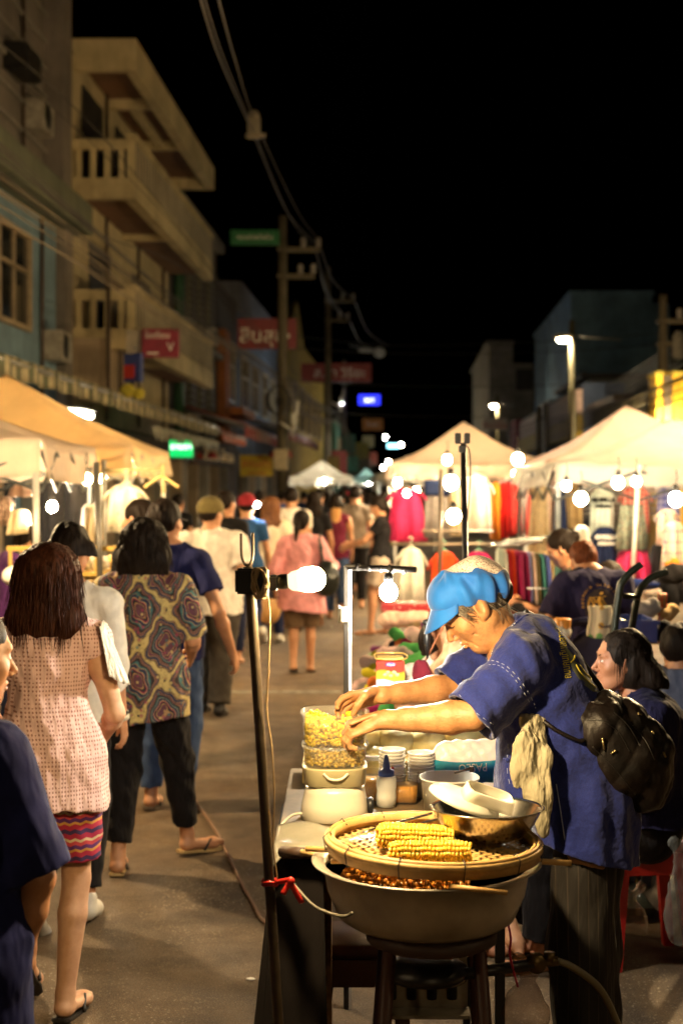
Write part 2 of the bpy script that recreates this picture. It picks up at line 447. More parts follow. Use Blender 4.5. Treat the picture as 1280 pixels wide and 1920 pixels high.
def add_hand(s, w, d, nrm, side, curl=0.5, q=1.0, thumb=0.6, fr=None, spread=1.0):
    """w wrist, d finger direction, nrm palm normal (fingers curl towards it), side +1/-1: which side the thumb is on"""
    w = Vector(w); d = Vector(d).normalized(); nrm = (Vector(nrm) - d * Vector(nrm).dot(d)).normalized(); lat = d.cross(nrm) * side
    def L(a, b, c): return w + (d * a + lat * b + nrm * c) * q
    vx = s.vox; fr = fr or max(.0082, vx * .95)
    s.cone(L(.0, 0, 0), L(.03, 0, .0), .026 * q, .030 * q, .015, (nrm, .62))
    s.cone(L(.03, .010, 0), L(.078, .020, 0), .022 * q, .018 * q, .012, (nrm, .6))
    s.cone(L(.03, -.010, 0), L(.074, -.022, .002), .022 * q, .017 * q, .012, (nrm, .6))
    for j, (b, ln) in enumerate(((.029, .070), (.010, .078), (-.010, .072), (-.028, .056))):
        p = L(.082 - .004 * abs(j - 1), b, .0); a = curl * .6 + .06 * j; pts = [p]; k = 0
        for seg in (.44, .32, .24):
            a2 = a + curl * (.75 + .12 * j) * k; k += 1
            p = p + (d * math.cos(a2) + nrm * math.sin(a2) + lat * (.08 * spread * (1.5 - j))).normalized() * ln * seg * q
            pts.append(p)
        s.path(pts, [fr * 1.08 * q, fr * q, fr * .92 * q, fr * .8 * q], .004)
    t0 = L(.018, .026, .006); t1 = L(.045, .048, .016 + .018 * thumb); t2 = L(.070, .050 - .012 * thumb, .026 + .026 * thumb); t3 = L(.088, .042 - .022 * thumb, .030 + .034 * thumb)
    s.path([t0, t1, t2, t3], [fr * 1.6 * q, fr * 1.25 * q, fr * 1.1 * q, fr * .85 * q], .008)
BASE = dict(pel=(0, 0, .95), wst=(0, .005, 1.07), chs=(0, .0, 1.27), nck=(0, -.012, 1.425), hed=(0, .018, 1.585),
            shL=(-.158, -.008, 1.365), elL=(-.215, -.03, 1.10), wrL=(-.225, .05, .865), shR=(.158, -.008, 1.365), elR=(.215, -.03, 1.10), wrR=(.225, .05, .865),
            hpL=(-.078, 0, .90), knL=(-.088, .02, .49), anL=(-.088, -.03, .085), hpR=(.078, 0, .90), knR=(.088, .02, .49), anR=(.088, -.03, .085))
class Body:
    def __init__(s, label, loc, rz=None, h=1.65, pose=None, wide=1.0, yaw=0, pitch=0.05, roll=0, skin=None, vox=.012, male=False,
                 hands=None, near=False, toes=True, group=None, head=1.0, belly=0.0, footdir=None):
        s.q = q = h / 1.7; s.w = wide; J = dict(BASE); J.update(pose or {})
        s.J = {k: Vector(v) * q for k, v in J.items()}
        for k in ('shL', 'elL', 'wrL', 'shR', 'elR', 'wrR', 'hpL', 'hpR', 'knL', 'knR'):
            if k not in (pose or {}): s.J[k].x *= (0.75 + .25 * wide) if k[:2] in ('kn',) else wide
        s.R = HR(yaw, pitch, roll); s.vox = vox; s.near = near; s.belly = belly
        if rz is None: rz = -math.atan(SLOPE)
        s.t = thing('person', label, 'person', loc, rz, group)
        s.skin = skin or SKIN; s.hq = q * head; s.male = male
        b = SDF(vox); J = s.J; w = wide
        b.cone(J['chs'], J['wst'], .118 * q * w, .098 * q * w, .05, ((0, 1, 0), .72))
        b.cone(J['wst'], J['pel'], .098 * q * w, .130 * q * w, .05, ((0, 1, 0), .76))
        b.cone(J['shL'], J['shR'], .042 * q, None, .05)
        for e in 'LR': b.cone(J['nck'] + Vector((0, 0, .045 * q)), J['sh' + e].lerp(J['nck'], .25) + Vector((0, 0, .008 * q)), .032 * q, .034 * q, .04)
        b.cone(J['chs'], J['nck'], .10 * q * w, .055 * q, .05, ((0, 1, 0), .75))
        b.cone(J['nck'] + Vector((0, -.005, -.02)), J['hed'] + s.R @ Vector((0, -.022 * q, -.045 * q)), (.054 if male else .046) * q, (.052 if male else .044) * q, .02)
        foot = footdir or {}
        for e in 'LR':
            hp, kn, an = J['hp' + e], J['kn' + e], J['an' + e]
            c = kn.lerp(an, .3) + Vector((0, -.012 * q, 0))
            b.path([hp, kn, c, an], [.080 * q * w, .051 * q, .052 * q, .033 * q], .012)
            fd = Vector(foot.get(e, (0, 1, -.15 if an.z < .12 * q else -.75))).normalized()
            heel = an + Vector((0, -.02 * q, 0)) + Vector((0, 0, -.045 * q)); ball = heel + fd * .16 * q; toe = heel + fd * .215 * q
            b.path([an, heel], [.033 * q, .032 * q], .02); b.path([heel, ball, toe], [.033 * q, .036 * q, .02 * q], .02, ((0, 0, 1), .72))
            sh, el, wr = J['sh' + e], J['el' + e], J['wr' + e]
            b.path([sh, sh.lerp(el, .35), el], [.046 * q * w, .043 * q * w, .034 * q], .03)
            b.path([el, el.lerp(wr, .3), wr], [.035 * q, .036 * q, .0235 * q], .02)
            d = (wr - el).normalized(); hd = (hands or {}).get(e)
            sg = -1 if e == 'L' else 1
            nm, cu, th = ((Vector((-sg, .1, 0)), .45, .5) if hd is None else (Vector(hd[0]), hd[1], hd[2]))
            side = (1 if e == 'R' else -1) if hd is None or len(hd) < 4 else hd[3]
            add_hand(b, wr + d * .008, d if hd is None or len(hd) < 5 else hd[4], nm, side, cu, q * .95, th)
        s.foots = foot
        if near:
            me1 = b.mesh(); hb = SDF(.0032)
            add_head(hb, J['hed'], s.R, s.hq, male)
            hb.cone(J['nck'] + Vector((0, -.005, -.03)), J['hed'] + s.R @ Vector((0, -.022 * q, -.045 * q)), (.054 if male else .046) * q + .001, (.052 if male else .044) * q + .001, .02)
            me = join([me1, hb.mesh()], 'body'); s.body = link('body', me, s.skin, s.t)
            me.polygons.foreach_set('use_smooth', [True] * len(me.polygons))
            eyes(J['hed'], s.R, s.hq, s.t)
        else:
            add_head(b, J['hed'], s.R, s.hq, male, face=vox < .009); s.body = b.build('body', s.skin, s.t)
    # ---- garments
    def top(s, m, hem=.86, sleeve=.55, loose=.016, flare=.0, name='shirt', fold=.0035, neck=True, sl=.012, vox=None, hemtilt=0.0, shift=(0, 0, 0), both='LR', cutneck=None):
        q, J, w = s.q, s.J, s.w; v = vox or s.vox * .8; g = SDF(v); sq = ((0, 1, 0), .78)
        pel = J['pel']; bot = Vector((pel.x, pel.y, min(pel.z, hem * q + .0)))
        g.cone(J['chs'], J['wst'], (.122 * w + loose) * q, (.106 * w + loose + s.belly) * q, .05, sq)
        g.cone(J['wst'], pel, (.106 * w + loose + s.belly) * q, (.156 * w + loose + flare * .5) * q, .05, sq)
        low = Vector((pel.x, pel.y, hem * q))
        if hem * q < pel.z: g.cone(pel, low, (.156 * w + loose + flare * .5) * q, (.160 * w + loose + flare) * q, .04, sq)
        g.cone(J['shL'] + Vector((.01, 0, 0)), J['shR'] - Vector((.01, 0, 0)), (.045 + loose * .5) * q, None, .05)
        for e in 'LR': g.cone(J['nck'] + Vector((0, 0, .035 * q)), J['sh' + e].lerp(J['nck'], .2) + Vector((0, 0, .006 * q)), (.036 + loose * .4) * q, (.038 + loose * .5) * q, .04)
        g.cone(J['chs'], J['nck'] - Vector((0, 0, .015 * q)), (.105 * w + loose * .8) * q, (.062) * q, .05, ((0, 1, 0), .8))
        for e in both:
            sh, el, wr = J['sh' + e], J['el' + e], J['wr' + e]
            if sleeve <= 0: continue
            if sleeve <= 1:
                g.cone(sh, sh.lerp(el, sleeve), (.046 * w + loose * .7) * q, (.044 * w + sl) * q, .03, None, 'flat'); d = (el - sh).normalized(); end = sh.lerp(el, sleeve)
            else:
                g.cone(sh, el, (.046 * w + loose * .7) * q, (.038 + sl) * q, .03); g.cone(el, el.lerp(wr, sleeve - 1), (.038 + sl) * q, (.03 + sl) * q, .02, None, 'flat')
                d = (wr - el).normalized(); end = el.lerp(wr, sleeve - 1)
        g.cut(Vector((0, 0, hem * q)) + Vector(shift), (hemtilt, 0, -1))
        g.fn(Body._neck(J['nck'] + Vector((0, .01, .012 * q)), (.07 if cutneck is None else cutneck) * q))
        if fold: g.noise(fold, 26 / q, (1, 1, .45), len(m.name) + int(hem * 10)); g.noise(fold * .4, 60 / q, (1, 1, .6), 3)
        s.shirt = g.build(name, m, s.t); return s.shirt
    @staticmethod
    def _endcut(p, d, R):
        def f(Fd, X, Y, Z):
            x, y, z = X - p.x, Y - p.y, Z - p.z; a = x * d.x + y * d.y + z * d.z
            r2 = x * x + y * y + z * z - a * a
            return np.where((a > -.02) & (a < R * 1.2) & (r2 < R * R), np.maximum(Fd, a), Fd)
        return f
    @staticmethod
    def _neck(p, r):
        def f(Fd, X, Y, Z):
            d = np.sqrt((X - p.x) ** 2 + (Y - p.y) ** 2)
            return np.maximum(Fd, np.where(d < r * 1.15, Z - p.z + (Y - p.y) * .35, -1))
        return f
    def legs(s, m, end=.06, loose=.014, name='trousers', fold=.003, hemr=None, vox=None, top=None, seat=0.0):
        """end: z of the hem when standing as a fraction along hip>knee>ankle (0..2)"""
        q, J, w = s.q, s.J, s.w; g = SDF(vox or s.vox * .8); pel = J['pel']
        g.cone(J['wst'] - Vector((0, 0, .02)), pel, (.098 * w + loose * .3) * q, (.126 * w + loose * .4) * q, .04, ((0, 1, 0), .78))
        for e in 'LR':
            hp, kn, an = J['hp' + e], J['kn' + e], J['an' + e]
            r0, r1, r2 = (.080 * w + loose) * q, (.064 + loose) * q, (hemr if hemr else .040 + loose) * q
            g.cone(pel.lerp(hp, .6), hp, (.088 * w + loose) * q, r0, .03)
            if end <= 1: p = hp.lerp(kn, end); g.cone(hp, p, r0, (hemr or (.066 + loose)) * q, .02, None, 'flat')
            else:
                g.cone(hp, kn, r0, r1, .02); p = kn.lerp(an, end - 1); g.cone(kn, p, r1, r2, .02, None, 'flat')
        if top: g.cut((0, 0, top * q), (0, 0, 1))
        if fold: g.noise(fold, 34 / q, (1, 1, .8), 5)
        return g.build(name, m, s.t)
    def hair(s, kind, m=None, length=.0, vox=None, name='hair', wide=1.0, strands=0, bun=None):
        m = m or H_BLACK; q = s.hq; c = s.J['hed']; R = s.R; g = SDF(vox or (.006 if s.near else s.vox * .75)); s._hs = []
        def L(x, y, z): return c + R @ Vector((x * q, y * q, z * q))
        g.ell(L(0, -.024, .036), (.087 * q * wide, .102 * q, .096 * q), .02, R)
        if kind != 'crop': g.ell(L(0, -.05, -.01), (.082 * q * wide, .065 * q, .085 * q), .03, R)
        else: g.ell(L(0, -.04, .0), (.079 * q, .07 * q, .06 * q), .03, R)
        g.ell(L(0, .085, -.035), (.070 * q, .070 * q, .088 * q), .012, R, 'sub')
        if kind in ('crop',):
            for e in (-1, 1): g.ell(L(.095 * e, .01, -.03), (.028 * q, .05 * q, .05 * q), .01, R, 'sub')
        if kind in ('long', 'bob'):
            top = L(0, -.045, -.02); low = Vector((top.x, min(top.y, -.03 * q) - .03 * q, c.z - length * q))
            for e, o in ((-1, .045), (0, 0), (1, .045)):
                a = top + R @ Vector((e * .035 * q, .0, 0)); b_ = low + Vector((e * .055 * q * wide, .015 * abs(e) * q, 0))
                mid = a.lerp(b_, .5) + Vector((e * .012 * q, -.012 * q, 0))
                g.path([a, mid, b_], [.058 * q * wide, .05 * q * wide, .038 * q * wide], .03, ((0, 1, 0), .6))
            if kind == 'bob': g.ell(L(0, -.05, -.06), (.092 * q * wide, .07 * q, .08 * q), .03, R)
            g.cut(low + Vector((0, 0, -.012)), (0, 0, -1))
        if kind == 'pony':
            a = L(0, -.115, -.015); g.path([a, a + Vector((-.01, -.03, -.07)) * q, a + Vector((-.02, -.02, -.07 - length)) * q], [.028 * q, .03 * q, .012 * q], .015)
        if kind == 'bun': g.ell(L(0, -.12, .03), .04 * q, .01, R)
        g.noise(.0028, 55, (1, 1, .35), 2); g.noise(.0014, 150, (1, 1, .12), 4)
        me = g.mesh('hair')
        if strands:
            mb = MB(); rnd = random.Random(5)
            zs = min(v.co.z for v in me.vertices); vs = [v for v in me.vertices if v.normal.y < .5]
            for _ in range(strands):
                v = rnd.choice(vs); p = v.co + v.normal * .002; pts = [p.copy()]
                L_ = rnd.uniform(.06, .16); dx = rnd.uniform(-.12, .12)
                for i in range(4):
                    p = p + Vector((dx * L_ / 4 + v.normal.x * .003, v.normal.y * .003, -L_ / 4)); pts.append(p.copy())
                if pts[-1].z < zs - .006 or pts[-1].z < zs + .02 and rnd.random() < .5: continue
                mb.tube(pts, [.0014, .0013, .0011, .0009, .0004], 3)
            me = join([me, mb.mesh('st')], 'hair'); me.polygons.foreach_set('use_smooth', [True] * len(me.polygons))
        s.hr = link(name, me, m, s.t); return s.hr
    def sandals(s, m, strap=None, sole=.014, name='sandal', sneaker=False):
        q = s.q
        for e in 'LR':
            an = s.J['an' + e]; fd = Vector(s.foots.get(e, (0, 1, -.15 if an.z < .12 * q else -.75))).normalized()
            heel = an + Vector((0, -.02 * q, -.045 * q)); up = Vector((0, 0, 1)); up = (up - fd * up.dot(fd)).normalized(); lat = fd.cross(up)
            if sneaker:
                g = SDF(max(.006, s.vox * .6)); g.path([heel + up * .005, heel + fd * .15 * q, heel + fd * .225 * q], [.044 * q, .045 * q, .03 * q], .02, (up, .85)); g.cone(heel + up * .02, an + up * .01, .042 * q, .044 * q, .02)
                g.cut(heel - up * .032 * q, -up); g.build('shoe', m, s.t); continue
            mb = MB()
            outl = [(-.045, .026), (-.03, .037), (.05, .034), (.13, .042), (.20, .037), (.235, .018)]
            pts = [(a, b) for a, b in outl] + [(a, -b) for a, b in reversed(outl)]
            base = heel - up * (.026 * q + sole)
            mb.poly([base + fd * a * q + lat * b * q for a, b in pts], sole, up)
            so = mb.build(name, m, s.t, bevel=.003)
            if strap:
                mb = MB()
                for sd in (-1, 1):
                    p0 = base + fd * .185 * q + up * .02; p2 = base + fd * .085 * q + lat * sd * .042 * q + up * .012
                    mb.tube(smooth_pts([p0, p0.lerp(p2, .5) + up * .045 * q, p2], 4), .0065, 5)
                mb.build('strap', strap, so)
# ============================================================= camera, sky, air
sc = bpy.context.scene
cd = bpy.data.cameras.new('camera'); cam = bpy.data.objects.new('camera', cd); C.objects.link(cam)
cam.location = (0, 0, HC); cam.rotation_euler = (PI / 2, 0, 0)
cd.sensor_fit = 'VERTICAL'; cd.sensor_height = 36; cd.sensor_width = 24; cd.lens = 50; cd.shift_y = -45.0 / 1920
cd.clip_start = 0.05; cd.clip_end = 1500
cd.dof.use_dof = True; cd.dof.focus_distance = 3.85; cd.dof.aperture_fstop = 3.2
sc.camera = cam
sc.view_settings.view_transform = 'Standard'; sc.view_settings.look = 'None'; sc.view_settings.gamma = 1; sc.view_settings.exposure = 2.8
sc.cycles.sample_clamp_indirect = 3.0; sc.cycles.sample_clamp_direct = 0; sc.cycles.max_bounces = 7; sc.cycles.use_light_tree = True
sc.cycles.caustics_reflective = False; sc.cycles.caustics_refractive = False
w = bpy.data.worlds.new('World'); sc.world = w; w.use_nodes = True
wt = w.node_tree; bg = wt.nodes['Background']
sky = wt.nodes.new('ShaderNodeTexSky'); sky.sky_type = 'NISHITA'; sky.sun_disc = False
sky.sun_elevation = math.radians(-7); sky.sun_rotation = math.radians(200)
wt.links.new(sky.outputs[0], bg.inputs[0]); bg.inputs[1].default_value = 0.03
# ============================================================= ground
def road_mat():
    t = NT('asphalt'); v = t.coord()
    big = t.noise(v, .55, 5, .6); mid = t.noise(v, 5, 6, .7); fine = t.noise(v, 160, 3, .7)
    c = t.ramp(big, [(.3, (.066, .036, .013)), (.55, (.135, .076, .027)), (.75, (.185, .108, .040))])
    c = t.mix(t.math('MULTIPLY', t.ramp(mid, [(.42, 0.0), (.7, 1.0)]), .6), c, (.046, .038, .032))
    c = t.mix(t.ramp(fine, [(.52, 0.0), (.7, .8)]), c, (.26, .22, .16)); c = t.mix(t.ramp(t.noise(v, 210, 2, .6), [(.36, .75), (.46, 0.0)]), c, (.02, .018, .016))
    vo = t.n('ShaderNodeTexVoronoi'); vo.inputs['Scale'].default_value = 55; t.l(v, vo.inputs['Vector']); gz = t.noise(v, 1.1, 4, .6)
    gr = t.math('MULTIPLY', t.math('LESS_THAN', vo.outputs['Distance'], .23), t.ramp(gz, [(.45, 0.0), (.6, .9)])); c = t.mix(gr, c, (.34, .27, .18))
    cr = t.n('ShaderNodeTexVoronoi', feature='DISTANCE_TO_EDGE'); cr.inputs['Scale'].default_value = .8; t.l(t.coord((1, .55, 1)), cr.inputs['Vector']); c = t.mix(t.math('MULTIPLY', t.math('LESS_THAN', cr.outputs['Distance'], .003), .12), c, (.02, .017, .014))
    t.color(c); t.set(rough=.8)
    t.b.inputs['Roughness'].default_value = .8
    t.l(t.ramp(mid, [(.3, .55), (.7, .92)]), t.b.inputs['Roughness'])
    t.bump(t.math('ADD', fine, t.math('MULTIPLY', mid, .6)), .9, .008)
    return t.m
M_ROAD = road_mat()
g = MB(); g.add([(-250, -20, 0), (250, -20, 0), (250, 700, 0), (-250, 700, 0)], [(0, 1, 2, 3)])
tag(g.build('ground', M_ROAD), kind='structure')
M_PAVE = mat('paving', (.16, .135, .11), rough=.8, scale=3, bump=.3, bdist=.01)
def sb(mb, o0, o1, Y0, Y1, z0, z1):
    vs = [S(o, Y, z) for z in (z0, z1) for (o, Y) in ((o0, Y0), (o1, Y0), (o1, Y1), (o0, Y1))]
    return mb.add(vs, [(0, 3, 2, 1), (4, 5, 6, 7), (0, 1, 5, 4), (1, 2, 6, 5), (2, 3, 7, 6), (3, 0, 4, 7)])
g = MB(); sb(g, -7.2, -4.6, 8, 190, .0, .13); tag(g.build('pavement', M_PAVE), kind='structure')
g = MB(); sb(g, 4.9, 9, 24, 190, .0, .13); tag(g.build('pavement', M_PAVE), kind='structure')
# lane line, worn
def worn_paint():
    t = NT('worn_paint'); v = t.coord(); n = t.noise(v, 9, 5, .7)
    t.color(t.ramp(n, [(.45, (.10, .085, .06)), (.62, (.30, .27, .21))])); t.set(rough=.85); return t.m
g = MB()
for k, (Y0, px0, px1, dy) in enumerate(((12.1, 380, 640, .16), (8.0, 330, 520, .0))):
    if not dy: continue
    a = P(px0, 1, Y0).x; b = P(px1, 1, Y0).x
    g.add([(a, Y0, .004), (b, Y0, .004), (b, Y0 + dy, .004), (a, Y0 + dy, .004)], [(0, 1, 2, 3)])
tag(g.build('road_marking', worn_paint()), kind='structure')
# ============================================================= lamps
def bulb_mat(power, r, col=(1, .86, .62)):
    E = power * 1.0 / (PI * 4 * PI * r * r); name = 'bulb_%d_%d_%d' % (power * 10, r * 1000, col[2] * 100)
    if name in MATS: return MATS[name]
    return emat(name, col, E)
M_BLACKP = mat('black_plastic', (.012, .012, .013), rough=.4, bump=.05)
M_CORD = mat('lamp_cord', (.04, .035, .03), rough=.6, bump=0)
def bulb(px, py, Y, power, label, r=.035, col=(1, .86, .62), cord=.25, group='bare bulbs lighting the stalls'):
    p = P(px, py, Y); t = thing('light_bulb', label, 'light bulb', p, 0, group)
    m = MB(); m.ball((0, 0, 0), (r, r, r * 1.08), 10, 7); m.build('glass_globe', bulb_mat(power, r, col), t)
    m = MB(); m.lathe([(.5 * r, r * .95), (.5 * r, r * 1.9), (.3 * r, r * 2.1)], 8); so = m.build('socket', M_BLACKP, t)
    if cord: m = MB(); m.tube([(0, 0, r * 2), (.01, 0, r * 2 + cord * .5), (0, 0, r * 2 + cord)], .004, 5); m.build('cord', M_CORD, t)
    return t
# ============================================================= buildings on the left
def wallmat(name, col, dirt=.45, scale=.8, streak=True):
    t = NT(name); col = hexc(col) if isinstance(col, str) else col
    v = t.coord(); vs = t.coord((3, 3, .35)); n = t.noise(v, scale, 6, .65); st = t.noise(vs, 2.2, 4, .6)
    d = tuple(c * (1 - dirt) for c in col)
    c = t.ramp(n, [(.3, d), (.6, col), (.8, tuple(min(1, x * 1.15) for x in col))])
    if streak: c = t.mix(t.ramp(st, [(.5, 0.0), (.75, .6)]), c, tuple(x * .45 for x in col))
    t.color(c); t.set(rough=.85); t.bump(t.noise(v, 30, 4), .25, .01); return t.m
M_BLUEW = wallmat('blue_render', (.21, .33, .42)); M_CREAM = wallmat('cream_render', (.58, .48, .27)); M_GREYW = wallmat('grey_render', (.22, .19, .16))
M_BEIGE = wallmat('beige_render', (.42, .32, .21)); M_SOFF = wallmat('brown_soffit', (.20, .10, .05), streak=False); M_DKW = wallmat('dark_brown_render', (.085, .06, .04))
M_OLIVE = wallmat('olive_render', (.20, .19, .12)); M_YEL = wallmat('yellow_render', (.50, .36, .05)); M_SLATE = wallmat('slate_blue_render', (.13, .17, .24)); M_ORG = wallmat('orange_panel', (.45, .15, .04))
M_TEAL = wallmat('teal_render', (.08, .20, .16)); M_CONC = wallmat('concrete', (.28, .26, .22))
M_FRAME = mat('window_frame_paint', (.36, .28, .17), rough=.6); M_VOID = mat('dark_opening', (.010, .009, .008), rough=.5, bump=0)
M_GLASS = mat('dark_window_glass', (.02, .022, .022), rough=.08, var=.1, bump=0, spec=.8); M_STEEL = mat('galvanised_steel', (.35, .35, .33), rough=.45, metal=.8)
M_RUST = mat('rusty_frame', (.07, .045, .03), rough=.7, scale=20); M_GPIPE = mat('green_pipe', (.02, .07, .035), rough=.5); M_WOOD = mat('brown_wood', (.16, .085, .04), rough=.6, scale=10)
def win_left(parent, o, Y0, Y1, z0, z1, n=2, sides=(1,)):
    """window on a facade facing +o (the street)"""
    f = MB(); e = .09
    for (a, b, c, d) in ((Y0 - e, Y1 + e, z1, z1 + e), (Y0 - e, Y1 + e, z0 - e, z0), (Y0 - e, Y0, z0, z1), (Y1, Y1 + e, z0, z1)):
        sb(f, o + .002, o + .09, a, b, c, d)
    for k in range(1, n): y = Y0 + (Y1 - Y0) * k / n; sb(f, o + .004, o + .06, y - .04, y + .04, z0, z1)
    sb(f, o + .003, o + .065, Y0, Y1, z0 + (z1 - z0) * .62 - .03, z0 + (z1 - z0) * .62 + .03)
    w_ = f.build('window', M_FRAME, parent); p = MB(); sb(p, o - .02, o + .02, Y0, Y1, z0, z1); p.build('pane', M_GLASS, w_); return w_
def root(name, label, cat, o, Y): return thing(name, label, cat, (0, 0, 0))
def part(name, m, parent, *boxes, bevel=0):
    mb = MB()
    for b in boxes: sb(mb, *b)
    return mb.build(name, m, parent, bevel=bevel)
# blue building nearest on the left
b = root('shop_building', 'pale blue shophouse with a grey upper wall, nearest building at the left edge', 'building', -7, 25)
part('wall', M_BLUEW, b, (-13, -7, 14, 28.9, 0, 6.9)); part('upper_wall', M_GREYW, b, (-13, -7.3, 14, 28.9, 7.5, 12.9))
part('cornice', wallmat('moss_cornice', (.17, .18, .12)), b, (-13, -6.45, 14, 29.1, 6.9, 7.5), (-13, -7.1, 14, 29.0, 12.9, 13.2))
part('column', M_GREYW, b, (-7.3, -6.9, 28.5, 29.2, 7.5, 12.9), (-7.0, -6.8, 28.3, 28.9, 3.0, 6.9))
for (y0, y1, z0, z1) in ((24.2, 26.1, 4.7, 6.3), (19.0, 21.5, 4.7, 6.3)): win_left(b, -7, y0, y1, z0, z1, 2)
for (y0, y1, z0, z1) in ((22.3, 24.0, 9.0, 10.6), (17.5, 19.5, 9.0, 10.6)): win_left(b, -7.3, y0, y1, z0, z1, 2)
m = MB()
for k in range(9): sb(m, -7.28, -7.22, 14, 28.5, 7.9 + k * .55, 7.97 + k * .55)
m.build('ledge', M_CONC, b)
part('air_conditioner', M_VOID, b, (-7.3, -6.85, 25.6, 26.6, 9.3, 9.8), bevel=.03)
# cream building with balconies
b = root('balcony_building', 'cream building with stacked concrete balconies under a deep flat roof canopy', 'building', -7, 35)
part('wall', M_CREAM, b, (-13, -7, 29.2, 41.6, 0, 10.8)); 
part('roof_canopy', M_CREAM, b, (-13, -5.7, 29.8, 41.9, 10.92, 11.17), (-5.95, -5.7, 29.8, 41.9, 10.52, 10.92), (-7, -5.95, 29.8, 30.05, 10.52, 10.92), (-7, -5.95, 41.65, 41.9, 10.52, 10.92),
     (-7, -5.95, 33.2, 33.45, 10.62, 10.92), (-7, -5.95, 37.2, 37.45, 10.62, 10.92), (-6.6, -6.4, 33.45, 37.2, 10.67, 10.92))
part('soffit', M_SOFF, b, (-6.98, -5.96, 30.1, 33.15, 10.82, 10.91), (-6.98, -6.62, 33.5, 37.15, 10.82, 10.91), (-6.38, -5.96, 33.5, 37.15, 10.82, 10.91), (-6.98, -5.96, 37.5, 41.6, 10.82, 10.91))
for zf in (8.05, 4.9):
    bal = part('balcony', M_CREAM, b, (-7, -5.7, 29.7, 41.6, zf, zf + .18), (-5.95, -5.7, 29.7, 41.6, zf - .25, zf), (-7, -5.95, 29.7, 29.95, zf - .25, zf), (-7, -5.95, 35.0, 35.25, zf - .2, zf), (-5.86, -5.72, 29.7, 41.6, zf + .18, zf + 1.0), (-7, -5.86, 29.72, 29.84, zf + .78, zf + 1.0), (-5.9, -5.66, 29.65, 41.6, zf + 1.0, zf + 1.1))
    m = MB()
    for k in range(34): sb(m, -5.72, -5.69, 29.9 + k * .35, 29.96 + k * .35, zf + .25, zf + .95)
    m.build('rib', M_CONC, bal)
    m = MB()
    for k in range(4): sb(m, -6.95 + k * .3, -6.83 + k * .3, 29.75, 29.82, zf + .18, zf + .78)
    m.build('baluster', M_CREAM, bal)
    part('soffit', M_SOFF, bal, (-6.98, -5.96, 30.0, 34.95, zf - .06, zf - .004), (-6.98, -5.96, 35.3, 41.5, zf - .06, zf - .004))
for (y0, y1, z0, z1) in ((30.5, 32.5, 8.3, 10.4), (34.0, 36.0, 8.3, 10.4), (38, 40, 8.3, 10.4), (31.2, 33.4, 5.15, 7.2), (36, 38.5, 5.15, 7.2)):
    part('door', M_VOID, b, (-7.0, -6.97, y0, y1, z0, z1))
part('side_panel', M_BEIGE, b, (-6.9, -6.2, 29.3, 31.3, 3.6, 4.85)); 
m = MB()
for a in (28.95, 30.2, 31.5): m.tube([S(-6.1, a, 3.5), S(-6.1, a, 6.0)], .05, 6)
m.tube([S(-6.1, 28.95, 6.0), S(-6.1, 31.5, 6.0)], .05, 6); m.build('railing', M_RUST, b)
# dark narrow building, orange fronted, slate, yellow ...
b = root('shop_building', 'dim brown shophouse with tall louvred windows beside a green drainpipe', 'building', -7, 46)
part('wall', M_DKW, b, (-13, -7, 41.6, 52, 0, 10.3)); part('cornice', M_CONC, b, (-13, -6.7, 41.7, 52, 10.3, 10.6), (-7, -6.75, 41.7, 52, 6.4, 6.6))
m = MB(); m.tube([S(-6.75, 41.9, 3.4), S(-6.75, 41.9, 10.6)], .17, 8); m.build('drainpipe', M_GPIPE, b)
for k in range(4):
    for z0 in (4.2, 7.1):
        y0 = 43 + k * 2.2; w_ = part('window', M_OLIVE, b, (-7, -6.94, y0, y0 + 1.5, z0, z0 + 1.9)); m = MB()
        for j in range(8): sb(m, -6.94, -6.9, y0 + .1, y0 + 1.4, z0 + .1 + j * .22, z0 + .22 + j * .22)
        m.build('louvre', M_RUST, w_)
b = root('shop_building', 'narrow orange-panelled shophouse behind the red sign', 'building', -7, 55)
part('wall', M_DKW, b, (-13, -7, 52.1, 58, 0, 9.3)); part('front_panel', M_ORG, b, (-7, -6.7, 52.2, 53.6, 3.4, 7.6), (-7, -6.2, 53.6, 57.6, 4.5, 4.8)); win_left(b, -7, 54.2, 57, 5.2, 7.4, 3)
b = root('shop_building', 'slate blue shophouse behind the first utility pole', 'building', -7, 66)
part('wall', M_SLATE, b, (-13, -7, 58.1, 76, 0, 9.0)); part('roof', wallmat('pale_roof', (.22, .22, .26)), b, (-13, -6.8, 58.1, 76, 9.0, 10.2))
for k in range(4): win_left(b, -7, 59.5 + k * 4.2, 62 + k * 4.2, 5.2, 7.2, 2)
b = root('shop_building', 'yellow shophouse with a pointed parapet beyond the slate blue one', 'building', -7, 100)
part('wall', M_YEL, b, (-13, -7, 84, 118, 0, 11.2)); m = MB(); m.poly([S(-7, 84, 11.2), S(-7, 96, 11.2), S(-7, 90, 13.6)], .3, (-1, 0, 0)); m.build('parapet', M_YEL, b)
for k in range(5): win_left(b, -7, 86 + k * 6, 89.5 + k * 6, 5.5, 8.2, 2)
b = root('shop_building', 'dark brown shophouse between the slate blue and the yellow ones', 'building', -7, 80); part('wall', M_DKW, b, (-13, -7, 76.1, 83.9, 0, 8.3)); win_left(b, -7, 78, 82, 4.5, 7, 3)
b = root('shop_building', 'teal fronted shophouse at the far end of the left row', 'building', -7, 140); part('wall', M_TEAL, b, (-14, -6, 118.2, 150, 0, 7.5)); 
for k in range(4): win_left(b, -6, 121 + k * 7, 125 + k * 7, 4, 6, 2)
b = root('shop_building', 'low dark shophouse closing the far end of the street', 'building', -4, 190); part('wall', M_OLIVE, b, (-14, -4.5, 151, 200, 0, 6.5)); win_left(b, -4.5, 160, 170, 3, 5, 3)
